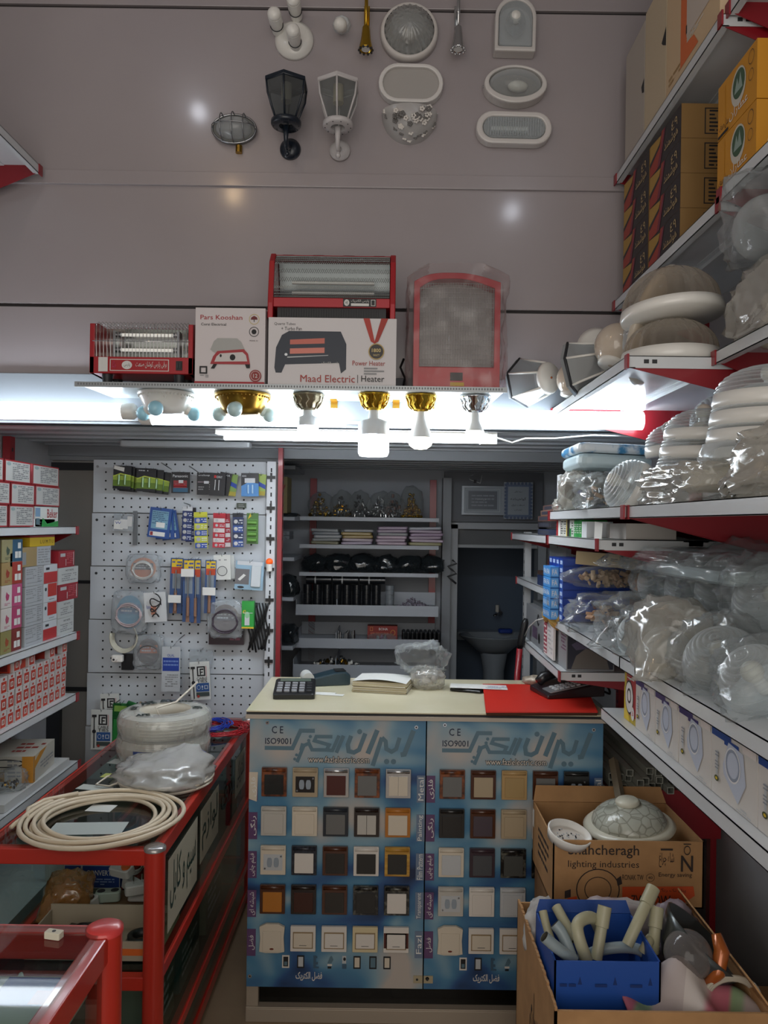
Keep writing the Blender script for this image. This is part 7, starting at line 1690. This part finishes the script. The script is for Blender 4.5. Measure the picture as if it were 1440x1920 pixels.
for k in range(2):
    t = empty('cable_spool', (cx + .004 * k, cy, zt1 + k * .078), 'shrink-wrapped white cable ring on the showcase, %s of the stack' % ('lower', 'upper')[k], 'cable coil', 'stacked white cable rings')
    b = MB(); r = .160
    for j in range(13):
        z = .006 + j * .0055; bulge = .012 * sin(pi * j / 12) + (.003 if j % 2 else 0)
        b.tube([((r - .012 + bulge) * cos(a), (r - .012 + bulge) * sin(a), z) for a in [i * pi / 26 for i in range(52)]], .004, mat('#d0cabb', .4), 6, True)
    b.lathe([(r - .005, .072), (r - .03, .079), (.095, .078), (.085, .06), (.085, .01), (r - .01, .004)], mat('#cdc6b6', .5), 44)
    b.build('wound_cable', t)
    b = MB(); NA = 72; prof = [(r + .004, .0), (r + .008, .02), (r + .009, .05), (r + .002, .074), (r - .018, .0835), (.092, .084)]; V = []
    for (rr_, z) in prof:
        for i in range(NA):
            a = 2 * pi * i / NA; V.append(((rr_ + .0025 * noise.noise(Vector((cos(a) * 9, sin(a) * 9, z * 90 + k)))) * cos(a), (rr_ + .0025 * noise.noise(Vector((cos(a) * 9, sin(a) * 9, z * 90 + k)))) * sin(a), z))
    b.add(V, [(q * NA + i, q * NA + (i + 1) % NA, (q + 1) * NA + (i + 1) % NA, (q + 1) * NA + i) for q in range(5) for i in range(NA)], clear('spool_wrap', '#f2f4f4', .30, .15, .3, .6, 30, '#e2e4e2', .06))
    if not k: b.build('wrap', t)
    if k:
        T = FR((0, 0, .0855), (1, 0, 0), (0, 1, 0))
        for (x, y, tx, w_, h_, an) in ((-.088, .072, 'AFE', .06, .045, 40), (.03, .112, fa('سیم'), .08, .05, -10), (-.115, -.01, fa('افق'), .05, .04, 75), (.112, .02, 'AF', .045, .035, -70), (-.03, .115, 'EO', .04, .04, 8), (-.05, -.105, 'AFE', .05, .03, 20)):
            b.text(tx, -w_ / 2, w_ / 2, -h_ / 2, h_ / 2, mat('#1c2c2a', .5), T @ TR(x, y, 0) @ RZ(an), 0, .05)
        b.build('wrap', t)
        b = MB(); b.tube([(-.01, -.03, .06), (-.03, -.02, .09), (.03, .03, .10), (.06, .10, .13), (.085, .13, .155)], .004, mat('#d6cfc0', .4), 8); b.build('cable_end', t)
    else:
        b = MB(); 
        V = [((r + .0135) * cos(a), (r + .0135) * sin(a), z) for z in (.004, .05) for a in [radians(250 + i * 5) for i in range(9)]]
        b.add(V, [(i, i + 1, 10 + i, 9 + i) for i in range(8)], mat('#3a4f8a', .4)); b.build('blue_label', t)
c = onp(405, 1358, ST)
cx, cy = -.70, 3.12
for (m, r0, r1, nn, z_, lb, dx) in ((mat('#b3202a', .35, 0, .3), .075, .118, 14, 0, 'loose coil of red wire at the far end of the showcase', .03), (mat('#1f3fae', .35, 0, .3), .07, .105, 10, .016, 'loose coil of blue wire lying on the red one', -.035)):
    b = MB()
    for k in range(nn):
        rr = random.Random(k + 50); r = r0 + (r1 - r0) * rr.random(); a0 = rr.uniform(0, 6)
        b.tube([(cx + dx + rr.uniform(-.006, .006) + (r + .004 * sin(2 * a + a0)) * cos(a), cy + r * .95 * sin(a), zt1 + .003 + z_ + .012 * rr.random() + .003 * (1 + sin(a + a0))) for a in [i * pi / 16 for i in range(32)]], .0021, m, 5, True)
    tag(b.build('wire_coil'), lb, 'wire coil')
for i, (u, v, w_, h_, rz, col, lb) in enumerate(((190, 1515, .075, .055, -5, '#c9ccc8', 'small white note beneath the cream cable coil'), (165, 1553, .20, .085, 4, '#aeb6b2', 'large pale sheet beneath the cream cable coil'), (178, 1477, .11, .045, -12, '#b6bcb6', 'white slip left of the bagged coil'), (206, 1454, .05, .04, -8, '#a9b060', 'yellow-green note beside the white cable rings'), (222, 1428, .06, .05, -14, '#b0b6b2', 'pale note next to the white cable rings'))):
    c = onp(u, v, ST + .005)
    o = MB().box(-w_ / 2, w_ / 2, -h_ / 2, h_ / 2, 0, .0006, mat(col, .6)).build('paper_note'); o.location = (c.x, c.y, ST + .0045); o.rotation_euler = (0, 0, radians(rz)); tag(o, lb, 'paper')
loose_bag(-.66, 2.86, zt1, .03, .05, .006, 'flat clear bag lying beside the white cable rings', 310, BAG, sub=3) if 0 else None
# inside the far showcase: tray box, adapters, roll, boxes
zs1 = .464
t = empty('open_tray_box', (-.79, 2.145, zs1), 'open cream cardboard tray with parts inside the long showcase', 'box')
b = MB(); cw, cdp, ch = .175, .085, .055; KM = mat('#a89c88', .6)
b.box(-cw, cw, -cdp, -cdp + .004, 0, ch, KM); b.box(-cw, cw, cdp - .004, cdp, 0, ch + .015, KM); b.box(-cw, -cw + .004, -cdp, cdp, 0, ch, KM); b.box(cw - .004, cw, -cdp, cdp, 0, ch, KM); b.box(-cw, cw, -cdp, cdp, 0, .003, KM)
b.box(-cw, cw, -cdp - .0006, -cdp, .018, .036, ORG); b.build('tray', t)
t = MB().lathe([(.022, 0), (.036, 0), (.036, .02), (.022, .02), (.022, 0)], mat('#1c201e', .4), 28).build('tape_roll'); t.location = (-.67, 2.12, zs1 + .024); tag(t, 'black tape roll in the cream tray', 'tape')
tag(MB().rbox(.09, .07, .02, .01, mat('#6a5c4a', .6), TR(-.67, 2.12, zs1 + .004)).build('small_box'), 'small brown box under the black tape roll', 'box')
b = MB(); crumple(b, .05, .03, .02, mat('#1c1418', .3), TR(-.85, 2.15, zs1 + .03), 320, .3, 9, 3); tag(b.build('dark_parts'), 'dark clump of parts in the cream tray', 'parts')
t = empty('paper_roll', (-.625, 2.10, zs1 + .026), 'rolled yellowed paper at the near right corner inside the long showcase', 'roll')
b = MB(); b.lathe([(.016, 0), (.019, 0), (.024, .0), (.024, .16), (.019, .16), (.016, .16), (.016, 0)], mat('#b3a27e', .7), 24, RX(-90)); b.build('roll', t)
rr = random.Random(21)
WP2 = mat('#c9c9c4', .4)
for i, (u, v, lb, kind) in enumerate(((168, 1692, 'white socket strip left in the heap', 's'), (200, 1694, 'pale green socket block in the heap', 's'), (222, 1650, 'white adapter with an orange ring', 'o'), (262, 1668, 'white plug adapter with two pins', 'p'), (262, 1702, 'white rounded plug body at the right of the heap', 'r'), (240, 1680, 'grey plug lying under the pin adapter', 'r'))):
    p = at(u, v, 2.36); zz_ = max(p.z, zs1 + .012)
    t = empty('plug_adapter', TR(p.x, 2.34 + .03 * (i % 3), zz_) @ RZ(rr.uniform(-40, 40)) @ RX(rr.uniform(-30, 30)), lb + ' inside the long showcase', 'adapter')
    MB().rbox(.075, .04, .03, .01, WP2 if i != 1 else mat('#a8b8ac', .4)).build('body', t)
    if kind == 'p': MB().cyl(.0025, .03, .055, CHROME, TR(-.012, 0, 0), 8).build('pin', t); MB().cyl(.0025, .03, .055, CHROME, TR(.012, 0, 0), 8).build('pin', t)
    if kind == 'o': MB().cyl(.014, .03, .036, ORG, TR(.02, 0, 0), 16).build('orange_ring', t)
    if kind == 's':
        for k in range(2): MB().cyl(.012, .03, .031, DARK, TR(-.02 + .04 * k, 0, 0), 14).build('socket_hole', t)
tag(MB().rbox(.045, .04, .05, .004, mat('#b8b428', .4), TR(at(284, 1655, 2.42).x, 2.46, zs1 + .03)).build('yellow_box'), 'small yellow box at the right inside the long showcase', 'box')
tag(MB().box(-.86, -.63, 2.30, 2.44, zs1 + .001, zs1 + .01, mat('#7a6248', .7)).build('brown_tray'), 'brown carton base under the heap of adapters', 'box')
loose_bag(-.955, 2.33, zs1 + .001, .065, .085, .06, 'orange-tinted plastic bag behind the cream tray', 321, clear('orange_bag', '#e0c0a0', .5, .25, .3, .6, 22, '#b9854a', .1), 20, (-.8, -.3, -.6, .04), .15)
carton('converter_box', -1.03, -.85, 2.47, 2.56, zs1 + .001, zs1 + .075, mat('#1d3f86', .45), {'-y': [('b', .40, .95, .55, .78, 'CONVERTER', PAPER), ('L', .4, .9, .12, .45, 3, mat('#8fa6d0', .5)), ('r', .30, .33, 0, 1, LGREY), ('f', 0, 1, 0, 1, .03, LGREY)]}, 'blue box lettered CONVERTER inside the long showcase')
carton('flat_tan_box', -1.02, -.87, 2.47, 2.56, zs1 + .077, zs1 + .10, mat('#a38a5c', .6), {}, 'flat tan box on top of the blue converter box')
b = MB()
for k in range(4): b.tube([(-.83 + (.04 + .003 * k) * cos(a), 2.50, zs1 + .06 + .03 * sin(a) + .004 * k) for a in [i * pi / 10 for i in range(20)]], .003, WHITE, 6, True)
tag(b.build('white_cable_loop'), 'small loop of white cable inside the long showcase', 'cable')
tag(MB().rbox(.07, .02, .17, .004, mat('#b9bcb8', .4), TR(-1.12, 2.62, .42)).build('white_strip_box'), 'white slotted fitting standing left of the long showcase', 'fitting')
loose_bag(-1.27, 2.30, .421, .10, .10, .12, 'grey-green crumpled bag around the jug at the left edge', 322, clear('grey_green_bag', '#a9b8b2', .5, .2, .3, .6, 20, '#6f7f7a', .1)) if 0 else None
# inside / on the near showcase
zn = .93
MB().box(-.23, .23, -.33, .31, zn - .004, zn, mat('#5c1c1e', .5)).build('display_tray', tn)
c = onp(101, 1764, SN)
t = MB().rbox(.035, .018, .014, .003, mat('#cfc8b4', .5)).cyl(.004, .014, .0145, DARK, None, 10).build('hinge_block'); t.location = (c.x, c.y, SN + .0045); t.rotation_euler = (0, 0, radians(-12)); t.scale = (.75,) * 3; tag(t, 'small cream plastic block on the glass of the near showcase', 'fitting')
for i, (u, v) in enumerate(((23, 1834), (46, 1822), (42, 1812), (65, 1815), (95, 1818), (73, 1832), (50, 1845), (30, 1816))):
    c = onp(u, v + 22, zn + .005)
    b = MB(); b.cyl(.003, 0, .012, WPL, RY(80), 10).sphere(.004, WPL, TR(.012, 0, 0), 8, 6); o = b.build('clip'); o.location = (c.x, c.y, zn + .004); o.rotation_euler = (0, 0, i * 1.1)
    tag(o, 'tiny white plastic clip under the glass of the near showcase, %s of the scatter' % ORD[i], 'clip', 'scattered white clips')
b = MB(); c = onp(15, 1895, zn + .03)
b.box(-.13, .08, -.12, .06, 0, .03, mat('#c9c6bc', .5))
b.deco(FR((-.13, -.12, .03), (1, 0, 0), (0, 1, 0)), .21, .18, [('r', .45, 1, .6, .98, BLUE), ('r', .72, .85, .62, .8, PINK), ('r', .86, 1, .7, .9, ORG), ('f', .1, .4, .65, .95, .05, INK), ('t', .15, .38, .7, .9, 'LF', INK), ('r', .0, .95, .0, .3, mat('#2a4a8c', .5)), ('e', .3, .15, .1, .12, SKY), ('e', .55, .15, .1, .12, SKY), ('r', .1, .3, .28, .4, PINK)])
o = b.build('printed_blister_box'); o.location = (c.x, c.y + .02, zn + .001); tag(o, 'white blister box printed blue and pink inside the near showcase', 'box')
carton('dark_green_box', -.70, -.60, 1.10, 1.18, .665, .72, mat('#22332c', .5), {}, 'dark green box at the back of the near showcase')
carton('wood_strip', -.9, -.72, .8, 1.15, .664, .68, mat('#6a6450', .6), {}, 'pale board on the lower shelf of the near showcase', 'board')
carton('white_side_card', BX1_ - .09, BX1_ - .085, .75, 1.10, .664, .86, mat('#b9ac96', .6), {}, 'cream card standing behind the right glass of the near showcase', 'card')

# ---------------------------------------------------------------- cartons at the lower right
def open_carton(x0, x1, y0, y1, z0, z1, m, mi, label, deco, flaps=(), th=.004, name='open_carton', rz=0):
    cx, cy = (x0 + x1) / 2, (y0 + y1) / 2; w, d, h = (x1 - x0) / 2, (y1 - y0) / 2, z1 - z0
    t = empty(name, TR(cx, cy, z0) @ RZ(rz), label, 'carton')
    b = MB()
    b.box(-w, w, -d, -d + th, 0, h, m); b.box(-w, w, d - th, d, 0, h, m); b.box(-w, -w + th, -d, d, 0, h, m); b.box(w - th, w, -d, d, 0, h, m); b.box(-w, w, -d, d, 0, th, mi)
    for k, items in deco.items():
        T, a = {'-y': (FR((-w, -d, 0), (1, 0, 0), (0, 0, 1)), 2 * w), '-x': (FR((-w, d, 0), (0, -1, 0), (0, 0, 1)), 2 * d)}[k]
        b.deco(T, a, h, items)
    b.build('carton_walls', t)
    return t
INKB = mat('#2e2420', .7); ORK = mat('#c04a1c', .6)
p0, p1 = at(1037, 1600, 2.16), at(1320, 1600, 2.16); zb1 = at(1180, 1702, 2.16).z; zt2 = at(1180, 1577, 2.16).z
SX, SX1_ = p0.x, p1.x
t = open_carton(SX, SX1_, 2.16, 2.46, zb1, zt2, KRAFT, KRAFTI, 'brown lamp carton with black and orange print, standing behind the big open carton', {'-y': [
    ('b', .10, .57, .74, .94, 'Shahcheragh', INKB), ('t', .10, .57, .57, .70, 'lighting industries', INKB), ('o', .30, .27, .145, .31, .05, INKB), ('o', .30, .27, .09, .19, .06, INKB), ('p', [(.08, .24), (.12, .27), (.12, .15), (.08, .13)], INKB), ('p', [(.42, .43), (.45, .48), (.46, .36), (.43, .33)], INKB),
    ('t', .46, .60, .42, .50, 'RONAK TW', INKB), ('o', .645, .46, .028, .06, .08, INKB), ('t', .63, .66, .44, .48, '40', INKB), ('t', .70, .92, .46, .54, 'Energy saving', INKB),
    ('p', [(.06, .0), (.10, .14), (.16, .17), (.16, .0)], ORK), ('p', [(.46, .0), (.46, .32), (.93, .34), (.94, .2), (.84, .04), (.8, 0)], ORK), ('b', .52, .78, .05, .2, '7W LOW', INKB), ('t', .70, .88, .24, .31, fa('پنل تک رنگ'), INKB),
    ('t', .70, .80, .62, .84, fa('شاه چراغ'), INKB), ('L', .71, .79, .86, .92, 1, INKB), ('b', .845, .925, .56, .80, 'N', INKB), ('o', .885, .88, .022, .07, .2, INKB), ('L', .86, .91, .96, .99, 1, INKB)],
    '-x': [('L', .3, .8, .3, .8, 4, INKB), ('r', .0, .08, .6, .9, PAPER)]}, name='lamp_carton')
w = (SX1_ - SX) / 2
MB().prism([(-w, 0), (w, 0), (w - .01, .05), (-w + .012, .05)], .003, KRAFT, TR(0, .15, zt2 - zb1) @ RX(60)).build('flap', t)
carton('support_carton', SX + .01, SX1_ - .02, 2.20, 2.47, .0, zb1 - .001, KRAFTI, {}, 'plain brown carton hidden beneath the printed lamp carton')
# lamps in it
A = TR((SX + SX1_) / 2 + .045, 2.30, zt2 - .015) @ RY(-6) @ RX(4)
t = empty('ceiling_lamp', A, 'cream ceiling lamp with a crackled glass dome lying in the printed carton', 'lamp')
MB().lathe([(.001, -.02), (.10, -.02), (.105, .0), (.130, .0), (.134, .008), (.122, .018), (.10, .02)], mat('#c9c6b4', .35, 0, .3), 44).build('rim', t)
pr = [(.108 * cos(pi / 2 * i / 14), .018 + .058 * sin(pi / 2 * i / 14)) for i in range(14)] + [(.001, .076)]
def crackle():
    m = bpy.data.materials.new('crackled_glass'); m.use_nodes = True; n = m.node_tree.nodes; L = m.node_tree.links
    tc = n.new('ShaderNodeTexCoord'); vo = n.new('ShaderNodeTexVoronoi'); vo.feature = 'DISTANCE_TO_EDGE'; vo.inputs['Scale'].default_value = 32
    cr = n.new('ShaderNodeValToRGB'); cr.color_ramp.elements[0].color = lin('#85867a'); cr.color_ramp.elements[1].color = lin('#aeb0a4'); cr.color_ramp.elements[1].position = .08
    L.new(tc.outputs['Object'], vo.inputs['Vector']); L.new(vo.outputs['Distance'], cr.inputs[0]); L.new(cr.outputs[0], n['Principled BSDF'].inputs['Base Color'])
    bp = n.new('ShaderNodeBump'); bp.inputs['Strength'].default_value = .5; bp.inputs['Distance'].default_value = .004; L.new(vo.outputs['Distance'], bp.inputs['Height']); L.new(bp.outputs[0], n['Principled BSDF'].inputs['Normal'])
    n['Principled BSDF'].inputs['Roughness'].default_value = .15; return m
MB().lathe(pr, crackle(), 44).build('glass_dome', t)
MB().lathe([(.034, .073), (.036, .08), (.03, .086), (.001, .087)], mat('#c9c6b4', .35), 28).build('top_knob', t)
A = TR(SX + .045, 2.19, zt2 - .012) @ RY(14) @ RX(22)
t = empty('led_module', A, 'white oval LED module resting on the left edge of the printed carton', 'lamp')
MB().lathe([(.001, 0), (.055, 0), (.062, .03), (.058, .032), (.054, .012), (.001, .012)], WPL, 36, None, 1.05, .8).build('housing', t)
b = MB(); b.prism(oval(.05, .037), .001, PWH, TR(0, 0, .013)); rr = random.Random(1)
for i in range(30): b.box(-.002, .002, -.002, .002, .014, .0155, LGREY if i % 3 else DARK, TR(.042 * rr.uniform(-1, 1) * .8, .03 * rr.uniform(-1, 1) * .8, 0))
b.build('led_board', t)
# conduits behind
CG = mat('#a0a298', .5)
pe = at(1205, 1462, 2.50)
k = 0
for r in range(3):
    for c in range(10):
        if (r == 2 and c not in (2, 5, 6, 8)) or (r == 1 and c in (9,)): continue
        x = .755 + c * .0245; yo = random.Random(k * 7).uniform(-.03, .05) + (.3 if r == 1 and c > 6 else 0); z = EYE - .855 + r * .0225; k += 1
        b = MB(); s = .011
        b.ring([(-s, -s), (s, -s), (s, s), (-s, s)], [(-s * .82, -s * .82), (s * .82, -s * .82), (s * .82, s * .82), (-s * .82, s * .82)], 1.15, CG, RX(-90))
        o = b.build('square_conduit'); o.location = (x, 2.52 + yo, z); tag(o, 'grey square conduit in the pile under the lowest shelf, %s across, %s layer' % (ORD[c], ORD[r]), 'conduit', 'square conduits')
sh = EYE - .8665
t = empty('conduit_rack', (.93, 2.56, sh), 'dark red metal rack carrying the square conduits', 'rack')
MB().box(-.18, .18, -.02, 1.1, -.02, -.001, SHR).build('platform', t); MB().box(-.18, .18, -.022, -.02, -.16, -.001, SHR).build('front_plate', t)
for s in (-1, 1): MB().box(s * .17 - .015, s * .17 + .005, .0, .03, -sh, -.02, SHR).build('leg', t)
p = at(1150, 1425, 2.56); q = at(1165, 1510, 2.40)
b = MB(); b.tube([p, q], .0155, mat('#7a6f5c', .5), 4, smooth=False); b.tube([q + (q - p).normalized() * .0006, q + (q - p).normalized() * .0008], .0125, BLACK, 4, smooth=False)
tag(b.build('short_conduit'), 'short brownish square conduit sloping behind the crackled lamp', 'conduit')
tag(MB().rbox(.05, .05, .04, .01, DARK, TR(at(1150, 1508, 2.52).x + .01, 2.50, at(1150, 1516, 2.5).z)).build('black_bracket'), 'small black bracket behind the crackled lamp', 'bracket')
# the big open carton in front
GX0, GX1, GY0, GY1, GZ = .372, .845, 1.66, 2.14, .602
t = open_carton(GX0, GX1, GY0, GY1, 0, GZ, KRAFT, KRAFTI, 'big torn open brown carton in the lower right corner', {'-x': [], '-y': [('L', .1, .5, .2, .6, 3, INKB)]}, th=.006)
b = MB(); d = (GY1 - GY0) / 2; w = (GX1 - GX0) / 2
T = FR((-w - .0006, d, 0), (0, -1, 0), (0, 0, 1))
b.text(fa('سقفی و دیواری'), .20, .46, .36, .50, INKB, T, 0, .015)
b.deco(T, 2 * d, GZ, [('L', .3, .45, .45, .62, 2, INKB), ('t', .45, .5, .1, .2, '4', INKB)]); b.build('side_lettering', t)
b = MB(); rr = random.Random(3)
for k in range(40):
    y = -d + (k + .5) * 2 * d / 40; b.box(-w, -w + .006, y - d / 40, y + d / 40, GZ, GZ + .006 + .006 * rr.random(), KRAFT)
b.build('torn_rim', t)
b = MB(); b.prism([(-d, 0), (d, 0), (d - .03, .07), (-d + .02, .06)], .004, KRAFT, TR(w, 0, GZ) @ RZ(90) @ RX(55)); b.build('flap', t)
# blue carton inside with pipes
IBX0, IBX1, IBY0, IBY1 = .386, .626, 1.73, 1.95; IBZ = .69
BC = mat('#1c4a9a', .5); BCI = mat('#163a7c', .5)
items = []
for k in range(11):
    x, y = .06 + (k % 3) * .33 + (.12 if (k // 3) % 2 else 0), .86 - (k // 3) * .2
    items += [('t', x, x + .14, y, y + .035, 'pipe', mat('#14306a', .5)), ('p', [(x + .16, y), (x + .18, y + .05), (x + .20, y)], mat('#14306a', .5))]
items = [i for i in items if i[0] == 'p'] + [('L', .05 + (k % 3) * .33, .2 + (k % 3) * .33, .84 - (k // 3) * .2, .88 - (k // 3) * .2, 1, mat('#14306a', .5)) for k in range(11)]
t = open_carton(IBX0, IBX1, IBY0, IBY1, .30, IBZ - .02, BC, BCI, 'bright blue open carton full of pipes inside the big carton', {'-y': items}, name='blue_carton')
w_, d_ = (IBX1 - IBX0) / 2, (IBY1 - IBY0) / 2
MB().prism([(-w_, 0), (w_, 0), (w_ - .01, .03), (-w_ + .01, .03)], .002, BC, TR(0, d_, IBZ - .32) @ RX(75)).build('rear_flap', t)
PIPE = mat('#a8a488', .4); PIPG = mat('#8f9ca0', .4)
def pipe(pts, r, m, lab, sock=0):
    t0 = Vector(pts[0]); b = MB()
    P_ = [Vector(p) for p in pts]
    if len(P_) > 2:                       # smooth the bends
        for _ in range(3):
            Q = [P_[0]]
            for a, c in zip(P_[:-1], P_[1:]): Q += [a * .75 + c * .25, a * .25 + c * .75]
            P_ = Q + [P_[-1]]
    b.tube([p - t0 for p in P_], r, m, 16, cap=False); b.tube([p - t0 for p in P_], r * .85, mat('#4a463c', .7), 12, cap=False)
    if sock:
        e = P_[-1] - t0; dd_ = (P_[-1] - P_[-2]).normalized(); b.tube([e - dd_ * .045, e + dd_ * .001], r * 1.22, m, 16, cap=False); b.tube([e - dd_ * .045, e - dd_ * .046], [r * 1.22, r], m, 16, cap=False)
    o = b.build('pipe'); o.location = t0
    return tag(o, lab, 'pipe', 'pipes in the blue carton')
pa = lambda u, v, Y: at(u, v, Y)
pipe([pa(1176, 1772, 1.84), pa(1200, 1720, 1.86), pa(1225, 1665, 1.90)], .0135, PIPE, 'longest cream pipe leaning right, with a wide open socket', 1)
pipe([pa(1100, 1800, 1.80), pa(1085, 1760, 1.80), pa(1080, 1728, 1.82), pa(1112, 1716, 1.86), pa(1125, 1745, 1.92)], .0145, PIPE, 'cream pipe bend shaped like a hook')
pipe([pa(1118, 1800, 1.82), pa(1126, 1750, 1.84), pa(1134, 1700, 1.86)], .0135, PIPE, 'upright cream pipe beside the hook-shaped bend', 1)
pipe([pa(1225, 1785, 1.86), pa(1228, 1740, 1.86), pa(1232, 1702, 1.88)], .0135, PIPE, 'upright cream pipe at the right of the blue carton', 1)
pipe([pa(1080, 1762, 1.85), pa(1062, 1735, 1.88), pa(1043, 1700, 1.92)], .0125, PIPE, 'cream pipe leaning left behind the grey ones')
pipe([pa(1075, 1800, 1.78), pa(1045, 1778, 1.76), pa(1020, 1756, 1.76)], .013, PIPG, 'grey pipe lying over the left rim of the blue carton')
pipe([pa(1072, 1795, 1.80), pa(1055, 1750, 1.82), pa(1040, 1732, 1.83)], .0135, PIPG, 'grey pipe rising at the left of the blue carton')
pipe([pa(1034, 1765, 1.84), pa(1024, 1735, 1.86), pa(1018, 1708, 1.88)], .010, PIPE, 'thin pale pipe at the far left of the blue carton')
pipe([pa(1090, 1796, 1.90), pa(1130, 1778, 1.86), pa(1190, 1775, 1.86), pa(1215, 1792, 1.86)], .013, PIPG, 'long grey bent pipe lying across the blue carton')
pipe([pa(1206, 1785, 1.84), pa(1216, 1765, 1.84), pa(1220, 1760, 1.88)], .012, PIPE, 'short cream elbow between the upright pipes')
# bags and cloth
CLB = noisy('pink_white_film', '#b9a8a8', '#c3beb8', 7, .3, .15)
loose_bag(.635, 2.07, GZ - .05, .17, .058, .075, 'pinkish white crumpled bag along the back of the big carton', 401, noisy('white_pink_bag', '#c2b6b2', '#b8a0a4', 6, .3, .2), 0, None, .14, sub=4, smooth=False) if 0 else None
def solid_blob(x, y, z, rx, ry, rz, m, label, seed, name='bag', rot=0, amp=.13, cat='bag'):
    b = MB(); crumple(b, rx, ry, rz, m, TR(0, 0, rz * .8) @ RZ(rot), seed, amp, 5, 4, None, True, True); o = b.build(name); o.location = (x, y, z); return tag(o, label, cat)
PKB = noisy('white_pink_bag', '#b3a3a6', '#beb9b2', 9, .28, .25)
solid_blob(.61, 2.055, GZ - .10, .17, .055, .085, PKB, 'pinkish white plastic bag heaped along the back of the big carton', 402, 'plastic_sack')
solid_blob(.425, 2.03, GZ - .11, .052, .07, .09, noisy('white_film_bag', '#b0aca8', '#c3c0ba', 9, .25, .2), 'white plastic bag in the left rear corner of the big carton', 403, 'plastic_sack')
solid_blob(.765, 2.03, GZ - .10, .072, .06, .085, noisy('mauve_film_bag', '#9a8c94', '#a89ca2', 9, .3, .2), 'mauve-grey plastic bag in the right rear corner of the big carton', 404, 'plastic_sack')
# reflector lamp
A = TR(.745, 1.86, GZ + .015) @ RZ(-20) @ RX(-10) @ RY(38)
t = empty('reflector_lamp', A, 'grey bell reflector lamp with a bulb wrapped in plastic in the big carton', 'lamp')
MB().lathe([(.03, -.05), (.05, -.045), (.085, -.01), (.10, .03), (.108, .05), (.104, .05), (.08, -.002), (.03, -.035), (.001, -.035)], mat('#4a4f50', .3, .4, .3), 40).build('bell', t)
MB().box(-.012, .012, -.05, .05, .0, .01, mat('#b9b090', .5)).tube([(0, -.05, .02), (0, 0, .035), (0, .05, .02)], .004, PCR, 8).build('lamp_holder', t)
c = at(1290, 1790, 1.80)
t = empty('clear_globe', c, 'clear globe bulb with a copper-orange wrapper beside the blue carton', 'lamp')
MB().sphere(.055, clear('smoky_globe', '#c0b8b4', .25, .06, .45, 0, 20, '#a09a98'), None, 32, 18).build('globe', t)
MB().tube([(.035, -.03, -.05), (.055, -.035, -.02), (.07, -.02, .02), (.065, 0, .05)], [.012, .017, .018, .012], mat('#b0602c', .2, .3, .5), 10).build('orange_wrapper', t)
b = MB()
for k in range(3): b.tube([(.80 + (.055 + .004 * k) * cos(a), 1.76, GZ - .03 + .045 * sin(a) + .003 * k) for a in [i * pi / 14 for i in range(15)]], .005, mat('#b0a898', .5), 8)
tag(b.build('grey_hose_loop'), 'loops of pale hose behind the striped cloth', 'hose')
def striped():
    m = bpy.data.materials.new('striped_fleece'); m.use_nodes = True; n = m.node_tree.nodes; L = m.node_tree.links
    tc = n.new('ShaderNodeTexCoord'); mp = n.new('ShaderNodeMapping'); mp.inputs['Rotation'].default_value = (0, 0, .5); sp = n.new('ShaderNodeSeparateXYZ'); nz = n.new('ShaderNodeMath'); nz.operation = 'MULTIPLY'; nz.inputs[1].default_value = 5.5
    fr = n.new('ShaderNodeMath'); fr.operation = 'FRACT'; cr = n.new('ShaderNodeValToRGB'); cr.color_ramp.interpolation = 'EASE'; e = cr.color_ramp.elements
    e[0].color = lin('#c0b6b0'); e[0].position = .2; e[1].color = lin('#b0a4a0'); e[1].position = 1
    for p_, c_ in ((.30, '#c2707e'), (.45, '#bc6a7a'), (.52, '#8aa27c'), (.60, '#8fa582'), (.68, '#b5a8a6')): q = e.new(p_); q.color = lin(c_)
    L.new(tc.outputs['Object'], mp.inputs[0]); L.new(mp.outputs[0], sp.inputs[0]); L.new(sp.outputs[0], nz.inputs[0]); L.new(nz.outputs[0], fr.inputs[0]); L.new(fr.outputs[0], cr.inputs[0]); L.new(cr.outputs[0], n['Principled BSDF'].inputs['Base Color'])
    n['Principled BSDF'].inputs['Roughness'].default_value = .95; return m
b = MB(); NX, NY = 34, 20; V = []
for j in range(NY + 1):
    for i in range(NX + 1):
        fx, fy = i / NX, j / NY; x = -.16 + .32 * fx; y = -.09 + .18 * fy
        z = .07 * math.exp(-((fx - .48) / .22) ** 2 - ((fy - .6) / .45) ** 2) + .025 * noise.noise(Vector((fx * 4, fy * 3, 1))) + .012 * sin(fx * 14 + fy * 4) - .02 * fx
        V.append((x, y, z))
b.add(V, [(j * (NX + 1) + i, j * (NX + 1) + i + 1, (j + 1) * (NX + 1) + i + 1, (j + 1) * (NX + 1) + i) for j in range(NY) for i in range(NX)], striped(), None, True)
o = b.build('fleece_cloth'); o.location = (.70, 1.765, GZ - .02); md = o.modifiers.new('s', 'SOLIDIFY'); md.thickness = .006
tag(o, 'soft fleece cloth striped pink green and white in the big carton', 'cloth')
solid_blob(.93, 1.72, .40, .05, .08, .09, noisy('pale_cloth', '#a8989a', '#b5a8a8', 6, .8, .1), 'pale rolled cloth wedged right of the big carton', 406, 'cloth_roll', 0, .06, 'cloth')
tag(MB().box(.86, 1.10, 1.5, 2.1, .0, .40, KRAFTI).build('floor_carton'), 'brown carton on the floor between the big carton and the right wall', 'box')
